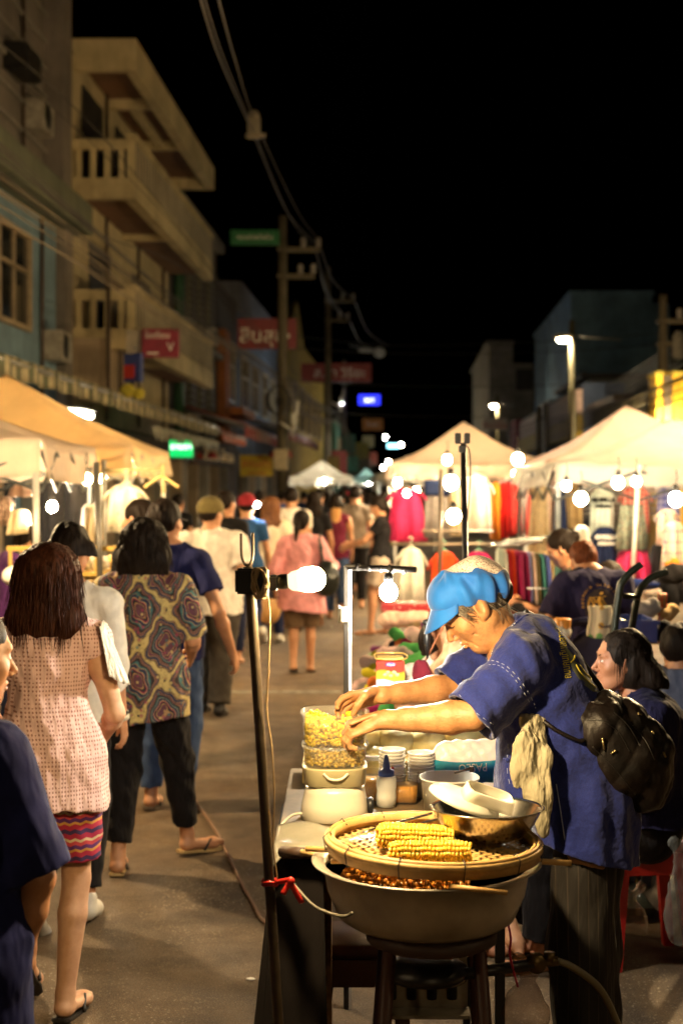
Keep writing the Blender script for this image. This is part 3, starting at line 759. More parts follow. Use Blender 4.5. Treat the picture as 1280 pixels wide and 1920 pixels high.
for par, spots in ((bpy.data.objects['shop_building'], ((-7.0, 22.2, 5.2), (-7.0, 27.2, 4.2), (-7.3, 27.0, 8.6), (-7.3, 21.0, 11.2))), (bpy.data.objects['balcony_building'], ((-7.0, 33.0, 8.3), (-7.0, 36.9, 5.1), (-7.0, 40.6, 8.3))), (bpy.data.objects['shop_building.001'], ((-7.0, 48.8, 6.7), (-7.0, 44.6, 3.5)))):
    for (o_, y_, z_) in spots:
        a_ = part('air_conditioner', M_PALEAC if False else mat('dirty_white_enamel', (.34, .31, .25), rough=.5, var=.4), par, (o_ + .003, o_ + .38, y_, y_ + .85, z_, z_ + .58), bevel=.02)
        m = MB(); m.lathe([(.22, 0), (.24, .012), (.22, .02)], 16, S(o_ + .383, y_ + .35, z_ + .29), (1, 0, 0)); m.build('fan_grille', M_VOID, a_)
    for (o_, y_, z_) in spots[:3]: m = MB(); m.tube([S(o_ + .06, y_ - .2, 3.3), S(o_ + .06, y_ - .2, z_ + 3)], .04, 6); m.build('pipe', M_RUST, par)
# ground-floor shop fronts under the awning
for (Y0, Y1, lab, M_) in ((20, 28.7, 'open dark shop front below the pale blue building', M_DKW), (29.3, 41.3, 'shop front with tiled pillars below the balconies', M_DKW), (42, 51.6, 'shuttered shop front below the louvred windows', M_SLATE), (58.5, 75.6, 'shop front with glass doors below the slate blue wall', M_OLIVE)):
    b = thing('storefront', lab, 'shop front', (0, 0, 0)); part('fascia', M_, b, (-6.99, -6.6, Y0, Y1, 2.55, 3.1))
    n = max(3, int((Y1 - Y0) / 2.2))
    for k in range(n + 1):
        y = Y0 + (Y1 - Y0) * k / n; part('pillar', M_BEIGE if k % 2 else M_CONC, b, (-6.98, -6.55, y - .16, y + .16, .13, 2.55), bevel=.02)
    for k in range(n): 
        y = Y0 + (Y1 - Y0) * (k + .5) / n; part('door', M_GLASS if k % 3 else M_RUST, b, (-6.98, -6.9, y - .75, y + .75, .13, 2.3), bevel=.01)
# awnings
def stripe_mat(name, c1, c2, fr):
    t = NT(name); v = t.coord(); sx = t.n('ShaderNodeSeparateXYZ'); t.l(v, sx.inputs[0])
    a = t.math('FRACT', t.math('MULTIPLY', sx.outputs[1], fr)); b_ = t.math('GREATER_THAN', a, .5)
    a2 = t.math('GREATER_THAN', t.math('FRACT', t.math('MULTIPLY', sx.outputs[1], fr * 4)), .72)
    c = t.mix(b_, c1, c2); c = t.mix(t.math('MULTIPLY', a2, .5), c, c2)
    t.color(t.mix(t.ramp(t.noise(v, 3, 4), [(.4, 0.0), (.7, .5)]), c, (.08, .06, .04))); t.set(rough=.8); return t.m
def awning(Y0, Y1, o, z, m, label, wall=-6.9, dz=.55, val=.26, ribs=True):
    b = thing('awning', label, 'awning', (0, 0, 0)); mb = MB()
    mb.grid(lambda u, v: S(o + (wall - o) * v, Y0 + (Y1 - Y0) * u, z + dz * v + .02 * math.sin(u * 40)), max(8, int((Y1 - Y0) * 2)), 3, .02); mb.build('canopy', m, b)
    mb = MB(); mb.grid(lambda u, v: S(o + .03 * math.sin(u * (Y1 - Y0) * 5), Y0 + (Y1 - Y0) * u, z - val * v - .03 * abs(math.sin(u * (Y1 - Y0) * 3)) * v), int((Y1 - Y0) * 8), 2, .008); mb.build('valance', m, b)
    if ribs:
        mb = MB()
        n = int((Y1 - Y0) / 1.5)
        for k in range(n + 1):
            y = Y0 + (Y1 - Y0) * k / n; mb.tube([S(o, y, z - .05), S(wall, y, z + dz - .08)], .03, 5)
        for q in (.2, .5, .8): mb.tube([S(o + (wall - o) * q, Y0, z + dz * q - .1), S(o + (wall - o) * q, Y1, z + dz * q - .1)], .025, 5)
        mb.tube([S(o, Y0, z - .06), S(o, Y1, z - .06)], .035, 6); mb.build('frame', M_STEEL, b)
awning(15, 24.5, -5.05, 3.42, stripe_mat('green_cream_stripe', (.50, .43, .26), (.10, .11, .06), 2.2), 'cream and green striped awning below the pale blue wall')
awning(24.6, 38, -5.05, 3.40, MATS.get('x') or stripe_mat('green_cream_stripe_b', (.50, .43, .26), (.13, .13, .08), 2.6), 'long striped awning running below the balconies')
awning(38.2, 43.5, -5.0, 3.3, mat('orange_awning', (.40, .09, .03), var=.3), 'small orange awning at the end of the striped one')
awning(44, 57, -5.05, 3.75, stripe_mat('red_white_stripe', (.50, .32, .24), (.40, .04, .03), .9), 'red and white striped awning before the first utility pole', val=.4)
awning(60, 80, -5.05, 4.25, stripe_mat('red_white_stripe_b', (.5, .36, .28), (.40, .06, .04), .5), 'red and white awning beyond the first utility pole', val=.4)
m = MB()
m.grid(lambda u, v: S(-5.15 + .02 * math.sin(u * 60), 28.7 + 10 * u, 3.02 - (.08 + .22 * abs(math.sin(u * PI * 14))) * v), 112, 2, .01)
one('fringe', m, mat('fringe_cloth', (.35, .34, .26), var=.4), 'scalloped cloth fringe hanging under the long striped awning', 'fringe')
# fluorescent tube under awning
p = P(145, 777, 26); t = thing('tube_light', 'white fluorescent tube glowing under the striped awning', 'lamp', p)
m = MB(); m.tube([(-.25, -.9, 0), (.15, .6, 0)], .045, 8); m.build('tube', emat('tube_glow', (1, .95, .75), 14), t); m = MB(); m.box((-.3, -.9, .06), (.25, .7, .1)); m.build('fixture', M_STEEL, t)
# ============================================================= signs on the left
def sign(px0, py0, px1, py1, Y, m, text, tm, label, name='sign_board', size=None, th=.12, tilt=0.0, post=None, lines=None, lit=False, cat='sign'):
    a = P(px0, py1, Y); c = P(px1, py0, Y); W = c.x - a.x; H = c.z - a.z
    t = thing(name, label, cat, ((a.x + c.x) / 2, Y, a.z), tilt)
    mb = MB(); mb.box((-W / 2, 0, 0), (W / 2, th, H)); mb.build('board', m, t, bevel=.01)
    for (tx, fx, fz, s) in (lines or [(text, .5, .5, .62)]):
        if not tx: continue
        lettering(tx, H * s, tm, t, (-W / 2 + W * fx, -.012, H * fz), depth=.006, bold=.0)
    if post: mb = MB(); mb.tube([(post[0], .06, post[1]), (post[2], .06, post[3])], .03, 6); mb.build('bracket', M_RUST, t)
    return t
M_WHT = mat('white_paint', (.75, .72, .64), rough=.6, bump=0); M_RED = mat('red_sign_paint', (.17, .015, .02), rough=.5); M_DRED = mat('maroon_sign_paint', (.22, .015, .035), rough=.5)
M_GOLD = mat('gold_letters', (.75, .5, .12), rough=.35, metal=.4); M_REDT = mat('red_letters', (.45, .03, .02), rough=.5, bump=0)
def wl(name, c, e): return emat(name, c, e)
sign(266, 616, 335, 670, 27, M_DRED, '', M_WHT, 'maroon sign with white lettering in front of the lower balcony', lines=[('โอเดียน', .42, .76, .30), ('V', .78, .35, .42), ('▂▂', .3, .2, .2)])
sign(236, 618, 266, 668, 27.2, mat('pale_board', (.45, .38, .28)), '', M_SLATE, 'narrow pale board fixed left of the maroon sign', lines=[('16', .5, .3, .28)])
t = sign(228, 662, 266, 716, 25.4, mat('blue_sign_paint', (.03, .05, .20), rough=.5), '', M_WHT, 'tilted blue and red poster board above the awning', tilt=-.5)
m = MB(); m.box((-.16, -.02, .06), (.07, -.004, .3)); m.build('red_patch', M_REDT, t)
m = MB(); m.ball((-.05, -.05, -.16), (.17, .06, .12)); m.ball((.2, -.05, -.22), (.13, .05, .1)); m.build('yellow_picture', mat('yellow_print', (.6, .5, .05)), t)
sign(445, 597, 556, 654, 40, M_RED, '', M_WHT, 'large red sign with white letters behind the first utility pole', lines=[('สินสุข', .42, .42, .66), ('•', .85, .4, .6)])
sign(432, 431, 524, 459, 39.6, mat('green_sign_paint', (.008, .13, .04), rough=.5), '', M_WHT, 'green street sign high on the first utility pole', lines=[('ถนนราชดำเนิน', .5, .5, .42)])
sign(564, 681, 696, 716, 66, mat('faded_red_sign', (.24, .045, .04)), '', M_WHT, 'long faded red sign across the second utility pole', lines=[('ส.ค้า วิริยะ', .55, .46, .7)])
t = sign(672, 740, 712, 759, 85, emat('blue_glow', (.02, .03, .9), .35), '', emat('white_glow', (.8, .85, 1), .9), 'small glowing blue sign over the far street', lines=[('ธนา', .5, .45, .6)])
sign(679, 785, 718, 807, 80, mat('orange_sign_paint', (.42, .16, .03)), '', M_WHT, 'small orange sign below the glowing blue one', lines=[('ร้านยา', .5, .5, .4)])
sign(614, 845, 636, 862, 70, mat('bright_red_sign', (.5, .05, .03)), '', M_WHT, 'small red board above the far white tent', lines=[('ขาย', .5, .5, .5)])
t = sign(318, 825, 361, 857, 34.5, emat('green_glow', (.0, .55, .12), .2), '', emat('white_green_glow', (.75, 1, .8), .6), 'glowing green sign with white letters under the awning', lines=[('ขายยา', .5, .6, .5)])
t = thing('sign_board', 'row of gold letters over the shuttered shop front', 'sign', (0, 0, 0)); part('board', M_DKW, t, (-6.6, -6.5, 43, 55, 2.5, 3.2))
me = text_mesh('สินทวี สีทอง', .62, .02); o = link('lettering', me, M_GOLD, t); o.location = S(-6.48, 49, 2.85); o.rotation_euler = (PI / 2, 0, PI / 2 - math.atan(SLOPE)); o.scale = (2.6, 1, 1)
sign(450, 853, 511, 893, 45, mat('yellow_sign_paint', (.50, .36, .03)), '', M_REDT, 'yellow sign with dark red lettering beside the first utility pole', lines=[('สอนทำ', .5, .58, .5), ('อาหารไทย', .5, .15, .2), ('ที่นี่', .6, .9, .2)], post=(-.5, 0, -.5, -1.3))
sign(513, 842, 540, 881, 39.4, mat('blank_board', (.55, .45, .30)), '', M_WHT, 'blank cream board strapped to the first utility pole')
m = MB()
for k in range(5): m.lathe([(.02, 0), (.1, .0), (.16, -.18), (.18, -.2)], 10, P(345 + k * 26 + (90 if k > 2 else 0), 849 - k, 44)); 
one('lantern_string', m, mat('red_lantern', (.35, .04, .02)), 'string of small red lanterns above the yellow sign', 'lanterns')
# ============================================================= poles and cables
M_POLE = mat('concrete_pole', (.12, .10, .065), rough=.85, scale=4)
def pole(px, Y, ztop, label, arms, r=.14, group=None):
    x = P(px, 0, Y).x; t = thing('utility_pole', label, 'utility pole', (x, Y, 0), 0, group)
    m = MB(); m.lathe([(r * 1.25, 0), (r, ztop * .6), (r * .8, ztop)], 10); m.build('pole', M_POLE, t)
    for (z, L, dirn) in arms:
        m = MB(); m.box((0 if dirn > 0 else -L, -.06, z - .07), (L if dirn > 0 else 0, .06, z + .07)); m.box((-.16, -.18, z - .04), (.16, .18, z + .04))
        a = m.build('crossarm', M_POLE, t, bevel=.01); m = MB()
        for k in range(2): m.lathe([(.03, 0), (.09, .06), (.05, .12), (.09, .18), (.05, .28)], 8, (dirn * L * (.55 + .4 * k), 0, z + .07))
        m.build('insulator', mat('porcelain', (.30, .27, .24), rough=.3), a)
    return t
pole(530, 40, 9.4, 'nearest concrete utility pole on the left, with two crossarms and a green sign', [(8.45, 1.05, 1), (7.7, .9, 1)])
pole(615, 62, 11.4, 'second concrete utility pole on the left with two crossarms', [(9.9, 1.15, 1), (9.05, .9, 1)])
pole(645, 86, 9.5, 'third thinner utility pole on the left near the glowing blue sign', [(8.3, .8, 1)])
M_WIRE = mat('cable_sheath', (.035, .028, .02), rough=.6, bump=0); M_WIRE2 = mat('pale_cable', (.17, .13, .08), rough=.6, bump=0)
def cable(pts, r, label, m=None, group=None, name='overhead_cable', n=8):
    mb = MB(); mb.tube(smooth_pts([P(*p) for p in pts], n), r, 5); return one(name, mb, m or M_WIRE, label, 'cable', group)
G1 = 'thick overhead cables crossing to the first pole'
cable([(368, -30, 12), (412, 110, 17), (472, 245, 24), (540, 400, 33), (598, 462, 40)], .012, 'left one of the two thick cables coming down from the top of the picture')
cable([(402, -30, 12.5), (440, 110, 18), (482, 235, 24.5), (560, 400, 35), (600, 452, 40)], .012, 'right one of the two thick cables coming down from the top of the picture')
cable([(376, -30, 12), (420, 110, 17), (478, 250, 24), (546, 412, 33), (592, 470, 40)], .008, 'thin cable hung beside the thick ones from the top of the picture')
m = MB(); p = P(476, 240, 24); m.cbox(p, (.22, .12, .35)); m.cbox(p + Vector((.02, .1, -.1)), (.35, .06, .06)); m.ball(p + Vector((0, -.02, .2)), .1)
one('cable_clamp', m, mat('clamp_metal', (.14, .12, .08), rough=.5), 'pale clamp gripping the thick cables high over the street', 'clamp')
for i, (a, b_) in enumerate((((600, 462, 40), (664, 562, 62)), ((592, 470, 40), (652, 600, 62)), ((600, 512, 40), (655, 598, 62)), ((664, 562, 62), (728, 650, 86)), ((655, 600, 62), (712, 655, 86)))):
    mid = ((a[0] + b_[0]) / 2 - 6, (a[1] + b_[1]) / 2 + 16, (a[2] + b_[2]) / 2); cable([a, mid, b_], .025, 'sagging cable strung between the crossarms of the left poles', None, 'cables between the crossarms')
rnd = random.Random(3); GW = 'cables of the tangled bundle on the left poles'
for i in range(22):
    if i in (1, 4, 6): continue
    y0 = 60 + i * 24 + rnd.uniform(-10, 10); e = rnd.uniform(-14, 14); Y0 = 13 + rnd.uniform(0, 3)
    s1 = rnd.uniform(-8, 26); th = .0055 + .004 * rnd.random()
    if i < 9: pts = [(-30, y0, Y0), (180, y0 + 175 + s1, 20), (360, y0 + (600 - y0) * .72 + s1, 29), (528, 688 + e, 39.8), (575, 730 + e, 50), (616, 765 + e, 61.8)]
    else: pts = [(-30, 228 + (i - 9) * 15 + e, Y0), (130, 372 + (i - 9) * 10 + e, 17.5), (250, 482 + (i - 9) * 7 + e, 22), (360, 578 + (i - 9) * 4 + s1 * .5, 29), (450, 660 + e * .8, 35), (528, 712 + e * .6, 39.8), (580, 752 + e * .5, 50), (640, 778 + e * .4, 64)]
    if i in (3, 5, 7): continue
    cable(pts, th * (1.15 if i >= 9 else 1.0), 'slack cable of the tangled bundle passing the left balconies', M_WIRE2 if i >= 15 else M_WIRE, GW)
for i in range(5): cable([(535, 715 + i * 3, 39.7), (556, 752 + i * 6, 42), (600, 795 - i * 3, 50), (640, 785 + i * 5, 64), (668, 840 + i * 9, 75), (705, 872, 90)], .016, 'slack cable drooping beyond the first utility pole', M_WIRE2, 'cables drooping beyond the first pole')
m = MB()
for k in range(7): m.lathe([(0.001, 0), (.1, .02), (.1, .03)], 8, P(523, 748 + k * 2, 39.6))
p = P(522, 750, 39.5)
for k in range(6): m.tube([p + Vector((.34 * math.cos(a) * (1 - .05 * k), -.03 * k, .4 * math.sin(a))) for a in [2 * PI * j / 16 for j in range(17)]], .022, 5)
one('cable_coil', m, M_WIRE, 'coil of spare cable hung on the first utility pole', 'cable coil')
for i, (y, ya, yb) in enumerate(((655, 652, 660), (716, 712, 722), (772, 768, 780), (640, 628, 640))):
    cable([(540, ya, 60), (740, y + 8, 62), (1030, yb, 64), (1290, yb - 20, 60)], .016, ['thin cable crossing the dark sky at the height of the unlit lamps', 'thin cable crossing the street below the long red sign', 'lowest thin cable crossing the street', 'highest thin cable crossing the street'][i])
# unlit lamp heads
M_LAMPH = mat('lamp_head', (.55, .50, .40), rough=.4)
for (px, py, lab) in ((685, 657, 'unlit flat street lamp hanging over the street, left one'), (711, 661, 'unlit round street lamp hanging over the street beside the flat one')):
    t = thing('street_lamp', lab, 'street lamp', P(px, py, 78)); m = MB(); m.ball((0, 0, 0), (.42 if px < 700 else .34, .3, .13 if px < 700 else .3), 12, 7); m.build('lamp_head', M_LAMPH, t); m = MB(); m.tube([(.0, 0, .1), (-.9, .3, .3)], .05, 6); m.build('arm', M_STEEL, t)
# small brackets and pipes on poles
for (px, py, Y, lab) in ((552, 785, 39.5, 'white bracket with a fuse holder below the cable bundle'), (640, 750, 62, 'white bracket on the second utility pole')):
    m = MB(); p = P(px, py, Y); m.tube([p + Vector((.1, 0, .5)), p + Vector((-.05, 0, -.5))], .05, 6); m.cbox(p, (.16, .1, .3)); m.tube([p + Vector((-.1, 0, -.3)), p + Vector((-.4, 0, -.1))], .04, 6); one('pole_bracket', m, M_WHT, lab, 'bracket')
# ============================================================= right side
M_NAVYW = wallmat('deep_blue_render', (.17, .31, .46)); M_PALEG = wallmat('pale_grey_render', (.26, .27, .27)); M_GRN = wallmat('grey_green_render', (.25, .27, .18)); M_PINKW = wallmat('pink_render', (.42, .12, .14))
b = root('office_building', 'tall windowless deep blue building behind the right street lamp', 'building', 8, 70)
part('wall', M_NAVYW, b, (8, 12.0, 70, 90, 0, 11.25), (12.0, 12.9, 70.4, 90, 0, 10.9)); part('parapet', M_NAVYW, b, (7.9, 12.1, 69.9, 90.1, 11.25, 11.45)); part('balcony', M_PALEG, b, (7.2, 8, 73, 80, 5.4, 6.3))
m = MB(); m.ball(S(8.6, 69.9, 7.0), (.5, .04, .45)); m.tube([S(8.9, 69.9, 6.6), S(9.8, 69.9, 6.0), S(10.3, 69.9, 6.9)], .16, 6); m.build('mural', mat('faded_mural', (.20, .16, .13), var=.5), b)
b = root('office_building', 'grey rendered building with a stepped roof left of the deep blue one', 'building', 5.5, 95)
part('wall', M_CONC, b, (5.4, 7.0, 95, 120, 0, 11.4), (7.0, 8.4, 95.2, 120, 0, 10.1)); part('ledge', M_CONC, b, (5.2, 7.1, 94.9, 120, 11.4, 11.6), (7.0, 8.5, 95.1, 120, 7.6, 7.7)); part('window', M_VOID, b, (7.2, 8.3, 95.1, 95.22, 8.3, 9.7))
b = root('shop_building', 'low white-walled building in front of the deep blue one', 'building', 7.6, 58); part('wall', M_PALEG, b, (7.4, 10.5, 58, 68, 0, 6.2)); part('roof', mat('dark_roof', (.04, .04, .045)), b, (7.0, 10.8, 57.6, 68, 6.2, 6.4)); part('window', M_VOID, b, (7.9, 9.9, 57.97, 58.02, 3.2, 4.6))
b = root('shop_building', 'shophouse with pink pillar and a long pale and yellow sign band', 'building', 5.6, 60)
part('wall', wallmat('dark_blue_shop', (.05, .07, .12)), b, (5.9, 7.3, 48, 77, 0, 5.3)); part('sign_band', mat('pale_pink_band', (.50, .34, .27)), b, (5.7, 5.9, 48.2, 73, 4.25, 5.1)); part('yellow_band', mat('yellow_band_paint', (.42, .28, .03)), b, (5.7, 5.9, 48.2, 73, 3.5, 4.2)); part('pillar', M_PINKW, b, (5.5, 5.9, 73.2, 77, 2.5, 5.3)); part('post', M_VOID, b, (5.5, 5.68, 58, 58.3, 2.5, 5.2))
b = root('shop_building', 'grey-green shop with an iron roof behind the pink tent', 'building', 6.5, 46); part('wall', M_GRN, b, (6.3, 8.4, 42, 47.8, 0, 4.3)); part('roof', M_RUST, b, (6.0, 8.4, 41.6, 47.8, 4.3, 4.5)); part('sign_band', mat('small_red_band', (.35, .05, .05)), b, (6.32, 8.0, 41.92, 42.0, 3.5, 3.9)); part('window', M_VOID, b, (6.6, 8.1, 41.96, 42.02, 2.3, 3.3))
b = root('shop_building', 'bright yellow shop wall lit by a floodlight at the right edge', 'building', 7.6, 34); part('wall', mat('bright_yellow_wall', (.75, .42, .02), rough=.6), b, (5.85, 9, 33.6, 34.6, 0, 4.4)); part('cornice', M_YEL, b, (5.8, 9, 33.5, 34.6, 4.4, 4.5)); part('pillar', M_RUST, b, (6.0, 6.18, 33.4, 33.58, 0, 4.4))
lettering('สีทอง', .34, M_VOID, b, S(6.75, 33.58, 3.75)); lettering('บริการ', .22, M_VOID, b, S(6.8, 33.58, 3.25))
t = thing('floodlight', 'floodlight glowing at the foot of the bright yellow wall', 'lamp', P(1243, 800, 32.8)); m = MB(); m.box((-.28, -.02, -.12), (.28, .06, .12)); m.build('lamp_glass', emat('flood_glow', (1, .85, .45), 60), t, bevel=.02); m = MB(); m.box((-.3, -.1, -.16), (.3, -.03, .14)); m.build('housing', M_BLACKP, t)
sign(905, 784, 950, 807, 78, mat('white_board', (.55, .48, .38)), '', M_REDT, 'white sign board with red letters above the peach tent', lines=[('ร้านทอง', .5, .38, .6), ('แสงชัย', .6, .8, .25)])
sign(1082, 752, 1128, 766, 50, mat('small_red_board', (.35, .05, .04)), '', M_WHT, 'small red sign board left of the pink tent peak', lines=[('ขนมไทย', .5, .5, .6)])
def street_lamp(px, py, Y, label, arm, power=160, polepx=None):
    p = P(px, py, Y); xp = P(polepx, 0, Y).x; t = thing('street_lamp', label, 'street lamp', (xp, Y, 0))
    d = p.x - xp; m = MB(); m.lathe([(.11, 0), (.08, p.z + .6)], 10); m.build('pole', mat('lamp_pole_paint', (.10, .085, .035), rough=.6), t)
    m = MB(); m.tube([(0, 0, p.z + .1), (d * .5, 0, p.z + .16), (d, 0, p.z + .1)], .04, 6); m.tube([(0, 0, p.z + .1), (arm, 0, p.z - .05)], .03, 6); m.build('arm', M_STEEL, t)
    m = MB(); m.ball((d, 0, p.z + .05), (.34, .2, .12)); m.build('lamp_head', M_LAMPH, t); m = MB(); m.ball((d, -.05, p.z - .04), (.20, .14, .08)); m.build('lamp_glass', emat('street_glow', (1, .8, .5), power), t)
street_lamp(1055, 635, 46, 'lit street lamp on a tall pole before the deep blue building', 1.6, 90, 1071)
street_lamp(925, 760, 83, 'smaller lit street lamp farther down the right side', 1.0, 60, 932)
t = pole(1242, 38, 6.9, 'utility pole with a transformer at the right edge', [(6.2, .8, 1), (5.6, .7, 1)]); m = MB(); m.lathe([(.18, 5.2), (.2, 5.25), (.2, 5.8), (.1, 5.9)], 12, (.42, -.1, 0)); m.build('transformer', M_CONC, t)
pole(1010, 60, 5.2, 'short dark utility pole before the pale sign band', [(4.6, .5, 1)]); pole(1073, 34, 4.1, 'thin pole with a white bracket behind the peach tent', [], r=.07)
for i in range(11):
    e = rnd.uniform(-7, 7); cable([(1300, 690 + i * 5 + e, 28), (1200, 730 + i * 4 + e, 33), (1100, 768 + i * 3.2, 40), (1010, 790 + i * 5, 50), (950, 806 + i * 7, 60)], .017, 'cable of the drooping bundle behind the right tents', M_WIRE2 if i % 2 else M_WIRE, 'drooping cables behind the right tents')
for i in range(6): cable([(1300, 610 + i * 12, 36), (1210, 680 + i * 8, 42), (1090, 745 + i * 5, 52), (1000, 790, 62)], .02, 'cable running down past the deep blue building', None, 'cables past the deep blue building')
# far end of the street
b = root('shop_building', 'small dark building far down the street, right of its end', 'building', 0, 230); part('wall', M_OLIVE, b, (1.5, 12, 150, 230, 0, 5.5)); part('window', M_VOID, b, (2, 9, 149.95, 150, 2, 4))
for (px, py, Y, pw, col, lab) in ((722, 820, 120, 60, (1, .9, .7), 'tiny lamp glowing farthest down the street'), (752, 834, 110, 60, (1, .8, .5), 'tiny warm lamp right of the cyan sign'), (640, 755, 70, 30, (.9, 1, .95), 'tiny white lamp on the second utility pole'), (718, 877, 100, 30, (1, .8, .6), 'tiny lamp over the far tents'), (728, 866, 95, 30, (1, .8, .6), 'tiny lamp just above the far tents'), (657, 902, 60, 18, (1, .9, .75), 'low lamp between the far white tents'), (692, 905, 62, 18, (1, .9, .75), 'low lamp under the pale blue tent'), (608, 902, 44, 18, (1, .85, .6), 'lamp under the far white tent'), (482, 946, 15, 3, (1, .97, .9), 'small white lamp beside the person in the red cap')):
    bulb(px, py, Y, pw, lab, r=.02 * math.sqrt(Y) * .5 if Y > 20 else .025, col=col, cord=0, group=None)
m = MB(); m.cbox((0, 0, 0), (.9, .1, .32)); t = m.build('sign_board', emat('cyan_glow', (.3, .85, 1), .8)); t.location = P(737, 836, 108); tag(t, 'tiny cyan sign glowing at the far end of the street', 'sign')
for k, (px, py, Y) in enumerate(((625, 880, 60), (660, 870, 80), (678, 845, 95), (700, 860, 100), (655, 832, 85), (690, 828, 110), (640, 868, 66))):
    m = MB(); p = P(px, py, Y); m.cbox((0, 0, 0), (.5 + .2 * (k % 3), .1, 1.1 - .2 * (k % 2))); o = m.build('banner', mat('banner_%s' % 'abcdefg'[k], [(.4, .3, .1), (.1, .3, .2), (.3, .3, .08), (.35, .1, .08), (.1, .25, .2), (.4, .35, .2), (.3, .06, .05)][k])); o.location = p
    tag(o, 'small hanging shop banner far down the left side', 'banner', 'far shop banners')
# ============================================================= market tents
def canvas(name, col, tr=.35):
    t = NT(name); col = hexc(col) if isinstance(col, str) else col; v = t.coord()
    n = t.noise(v, 2.2, 5, .6); c = t.ramp(n, [(.3, tuple(x * .8 for x in col)), (.7, col)]); t.color(c)
    t.set(rough=.7); tl = t.n('ShaderNodeBsdfTranslucent'); t.l(c, tl.inputs[0]); mx = t.n('ShaderNodeMixShader'); mx.inputs[0].default_value = tr
    t.l(t.b.outputs[0], mx.inputs[1]); t.l(tl.outputs[0], mx.inputs[2]); t.l(mx.outputs[0], t.out.inputs[0])
    t.bump(t.noise(v, 5, 4, .5), .5, .05); return t.m
M_LEG = mat('white_tent_leg', (.55, .54, .5), rough=.4, metal=.3); M_DLEG = mat('grey_tent_leg', (.10, .11, .11), rough=.4, metal=.5)
def tent(label, x0, x1, Y0, Y1, ze, zp, m, leg=M_LEG, val=.28, sag=.3, apex=None, hide=(), wav=.03):
    cx, cy = ((x0 + x1) / 2, (Y0 + Y1) / 2) if apex is None else apex
    t = thing('market_tent', label, 'tent', (0, 0, 0)); A = Vector((cx, cy, zp))
    c = [Vector((x0, Y0, ze)), Vector((x1, Y0, ze)), Vector((x1, Y1, ze)), Vector((x0, Y1, ze))]
    mb = MB()
    for i in range(4):
        a, b_ = c[i], c[(i + 1) % 4]
        def fn(u, v, a=a, b_=b_):
            e = a.lerp(b_, u); e = Vector((e.x, e.y, e.z - .05 * math.sin(PI * u)))
            p = e.lerp(A, v); p.z -= sag * math.sin(PI * v ** .8) * (.75 + .35 * math.sin(PI * u) * 0.6) * .55 * (zp - ze); p.z += .008 * math.sin(u * 31 + v * 9); return p
        mb.grid(fn, 14, 10, .004)
    mb.build('canopy', m, t)
    mb = MB()
    for i in range(4):
        a, b_ = c[i], c[(i + 1) % 4]; nv = (b_ - a).normalized().cross(Vector((0, 0, 1)))
        mb.grid(lambda u, v, a=a, b_=b_, nv=nv: a.lerp(b_, u) + Vector((0, 0, -.05 * math.sin(PI * u) - val * v)) + nv * (wav * math.sin(u * 19 + v * 2) * v + .02 * v + .012 * math.sin(u * 47)), 40, 4, .003)
    mb.build('valance', m, t)
    for i in range(4):
        if i in hide: continue
        mb = MB(); q = c[i]; q = Vector((q.x + (.04 if q.x < cx else -.04), q.y + (.04 if q.y < cy else -.04), 0)); mb.box((q.x - .02, q.y - .02, 0), (q.x + .02, q.y + .02, ze - .02)); mb.build('leg', leg, t, bevel=.004)
    mb = MB()
    for i in range(4):
        a, b_ = c[i], c[(i + 1) % 4]; n = 4
        for k in range(n):
            z0, z1 = (ze - .34, ze - .08) if k % 2 else (ze - .08, ze - .34)
            p = a.lerp(b_, k / n); q = a.lerp(b_, (k + 1) / n); ins = Vector((.05 * (1 if p.x < cx else -1), .05, 0)) * 0
            mb.tube([Vector((p.x, p.y, z0)), Vector((q.x, q.y, z1))], .012, 5); mb.tube([Vector((p.x, p.y, z1)), Vector((q.x, q.y, z0))], .012, 5)
    mb.build('truss', leg, t); return t
M_PEACH = canvas('peach_canvas', (.84, .72, .60), .6); M_PINKC = canvas('pale_pink_canvas', (.84, .70, .64), .6); M_WHITEC = canvas('white_canvas', (.86, .84, .78), .6)
M_AMBER = canvas('amber_canvas', (.87, .71, .48), .55); M_BEIGEC = canvas('beige_canvas', (.78, .66, .54), .45); M_PALEBL = canvas('pale_blue_canvas', (.50, .66, .66))
tent('peach market tent over the clothes stall, right of the street centre', .70, 2.88, 19.6, 22.0, 2.12, 2.72, M_PEACH, val=.2, apex=(1.78, 20.8))
tent('pale pink market tent behind the white one at the right', 2.15, 4.6, 14.9, 17.6, 2.05, 2.66, M_PINKC, apex=(3.16, 15.8))
tent('large bright white market tent at the right edge', 1.88, 4.9, 12.6, 15.4, 1.98, 2.42, M_WHITEC, val=.18, apex=(3.25, 13.9), leg=M_DLEG)
tent('near beige market tent with an overhanging valance at the left edge', -5.0, -1.96, 9.3, 11.3, 2.07, 2.75, M_BEIGEC, val=.24, leg=M_DLEG, hide=(1,))
tent('amber lit market tent with a tall peak behind the beige one', -4.9, -1.83, 12.4, 15.0, 2.13, 2.83, M_AMBER, apex=(-3.2, 13.6), val=.25, sag=.15)
tent('white market tent glowing in the middle of the street', -1.62, .35, 44, 47, 2.1, 2.66, M_WHITEC, val=.2)
tent('pale blue market tent beyond the far white one', .45, 1.65, 59, 62, 2.15, 2.62, M_PALEBL, val=.15)
tent('far white market tent half hidden by the peach one', .85, 2.6, 36, 39, 2.1, 2.6, M_WHITEC, val=.15)
tent('farthest white market tent, only a sliver above the crowd', 1.6, 3.0, 75, 78, 2.1, 2.7, M_WHITEC, val=.15)
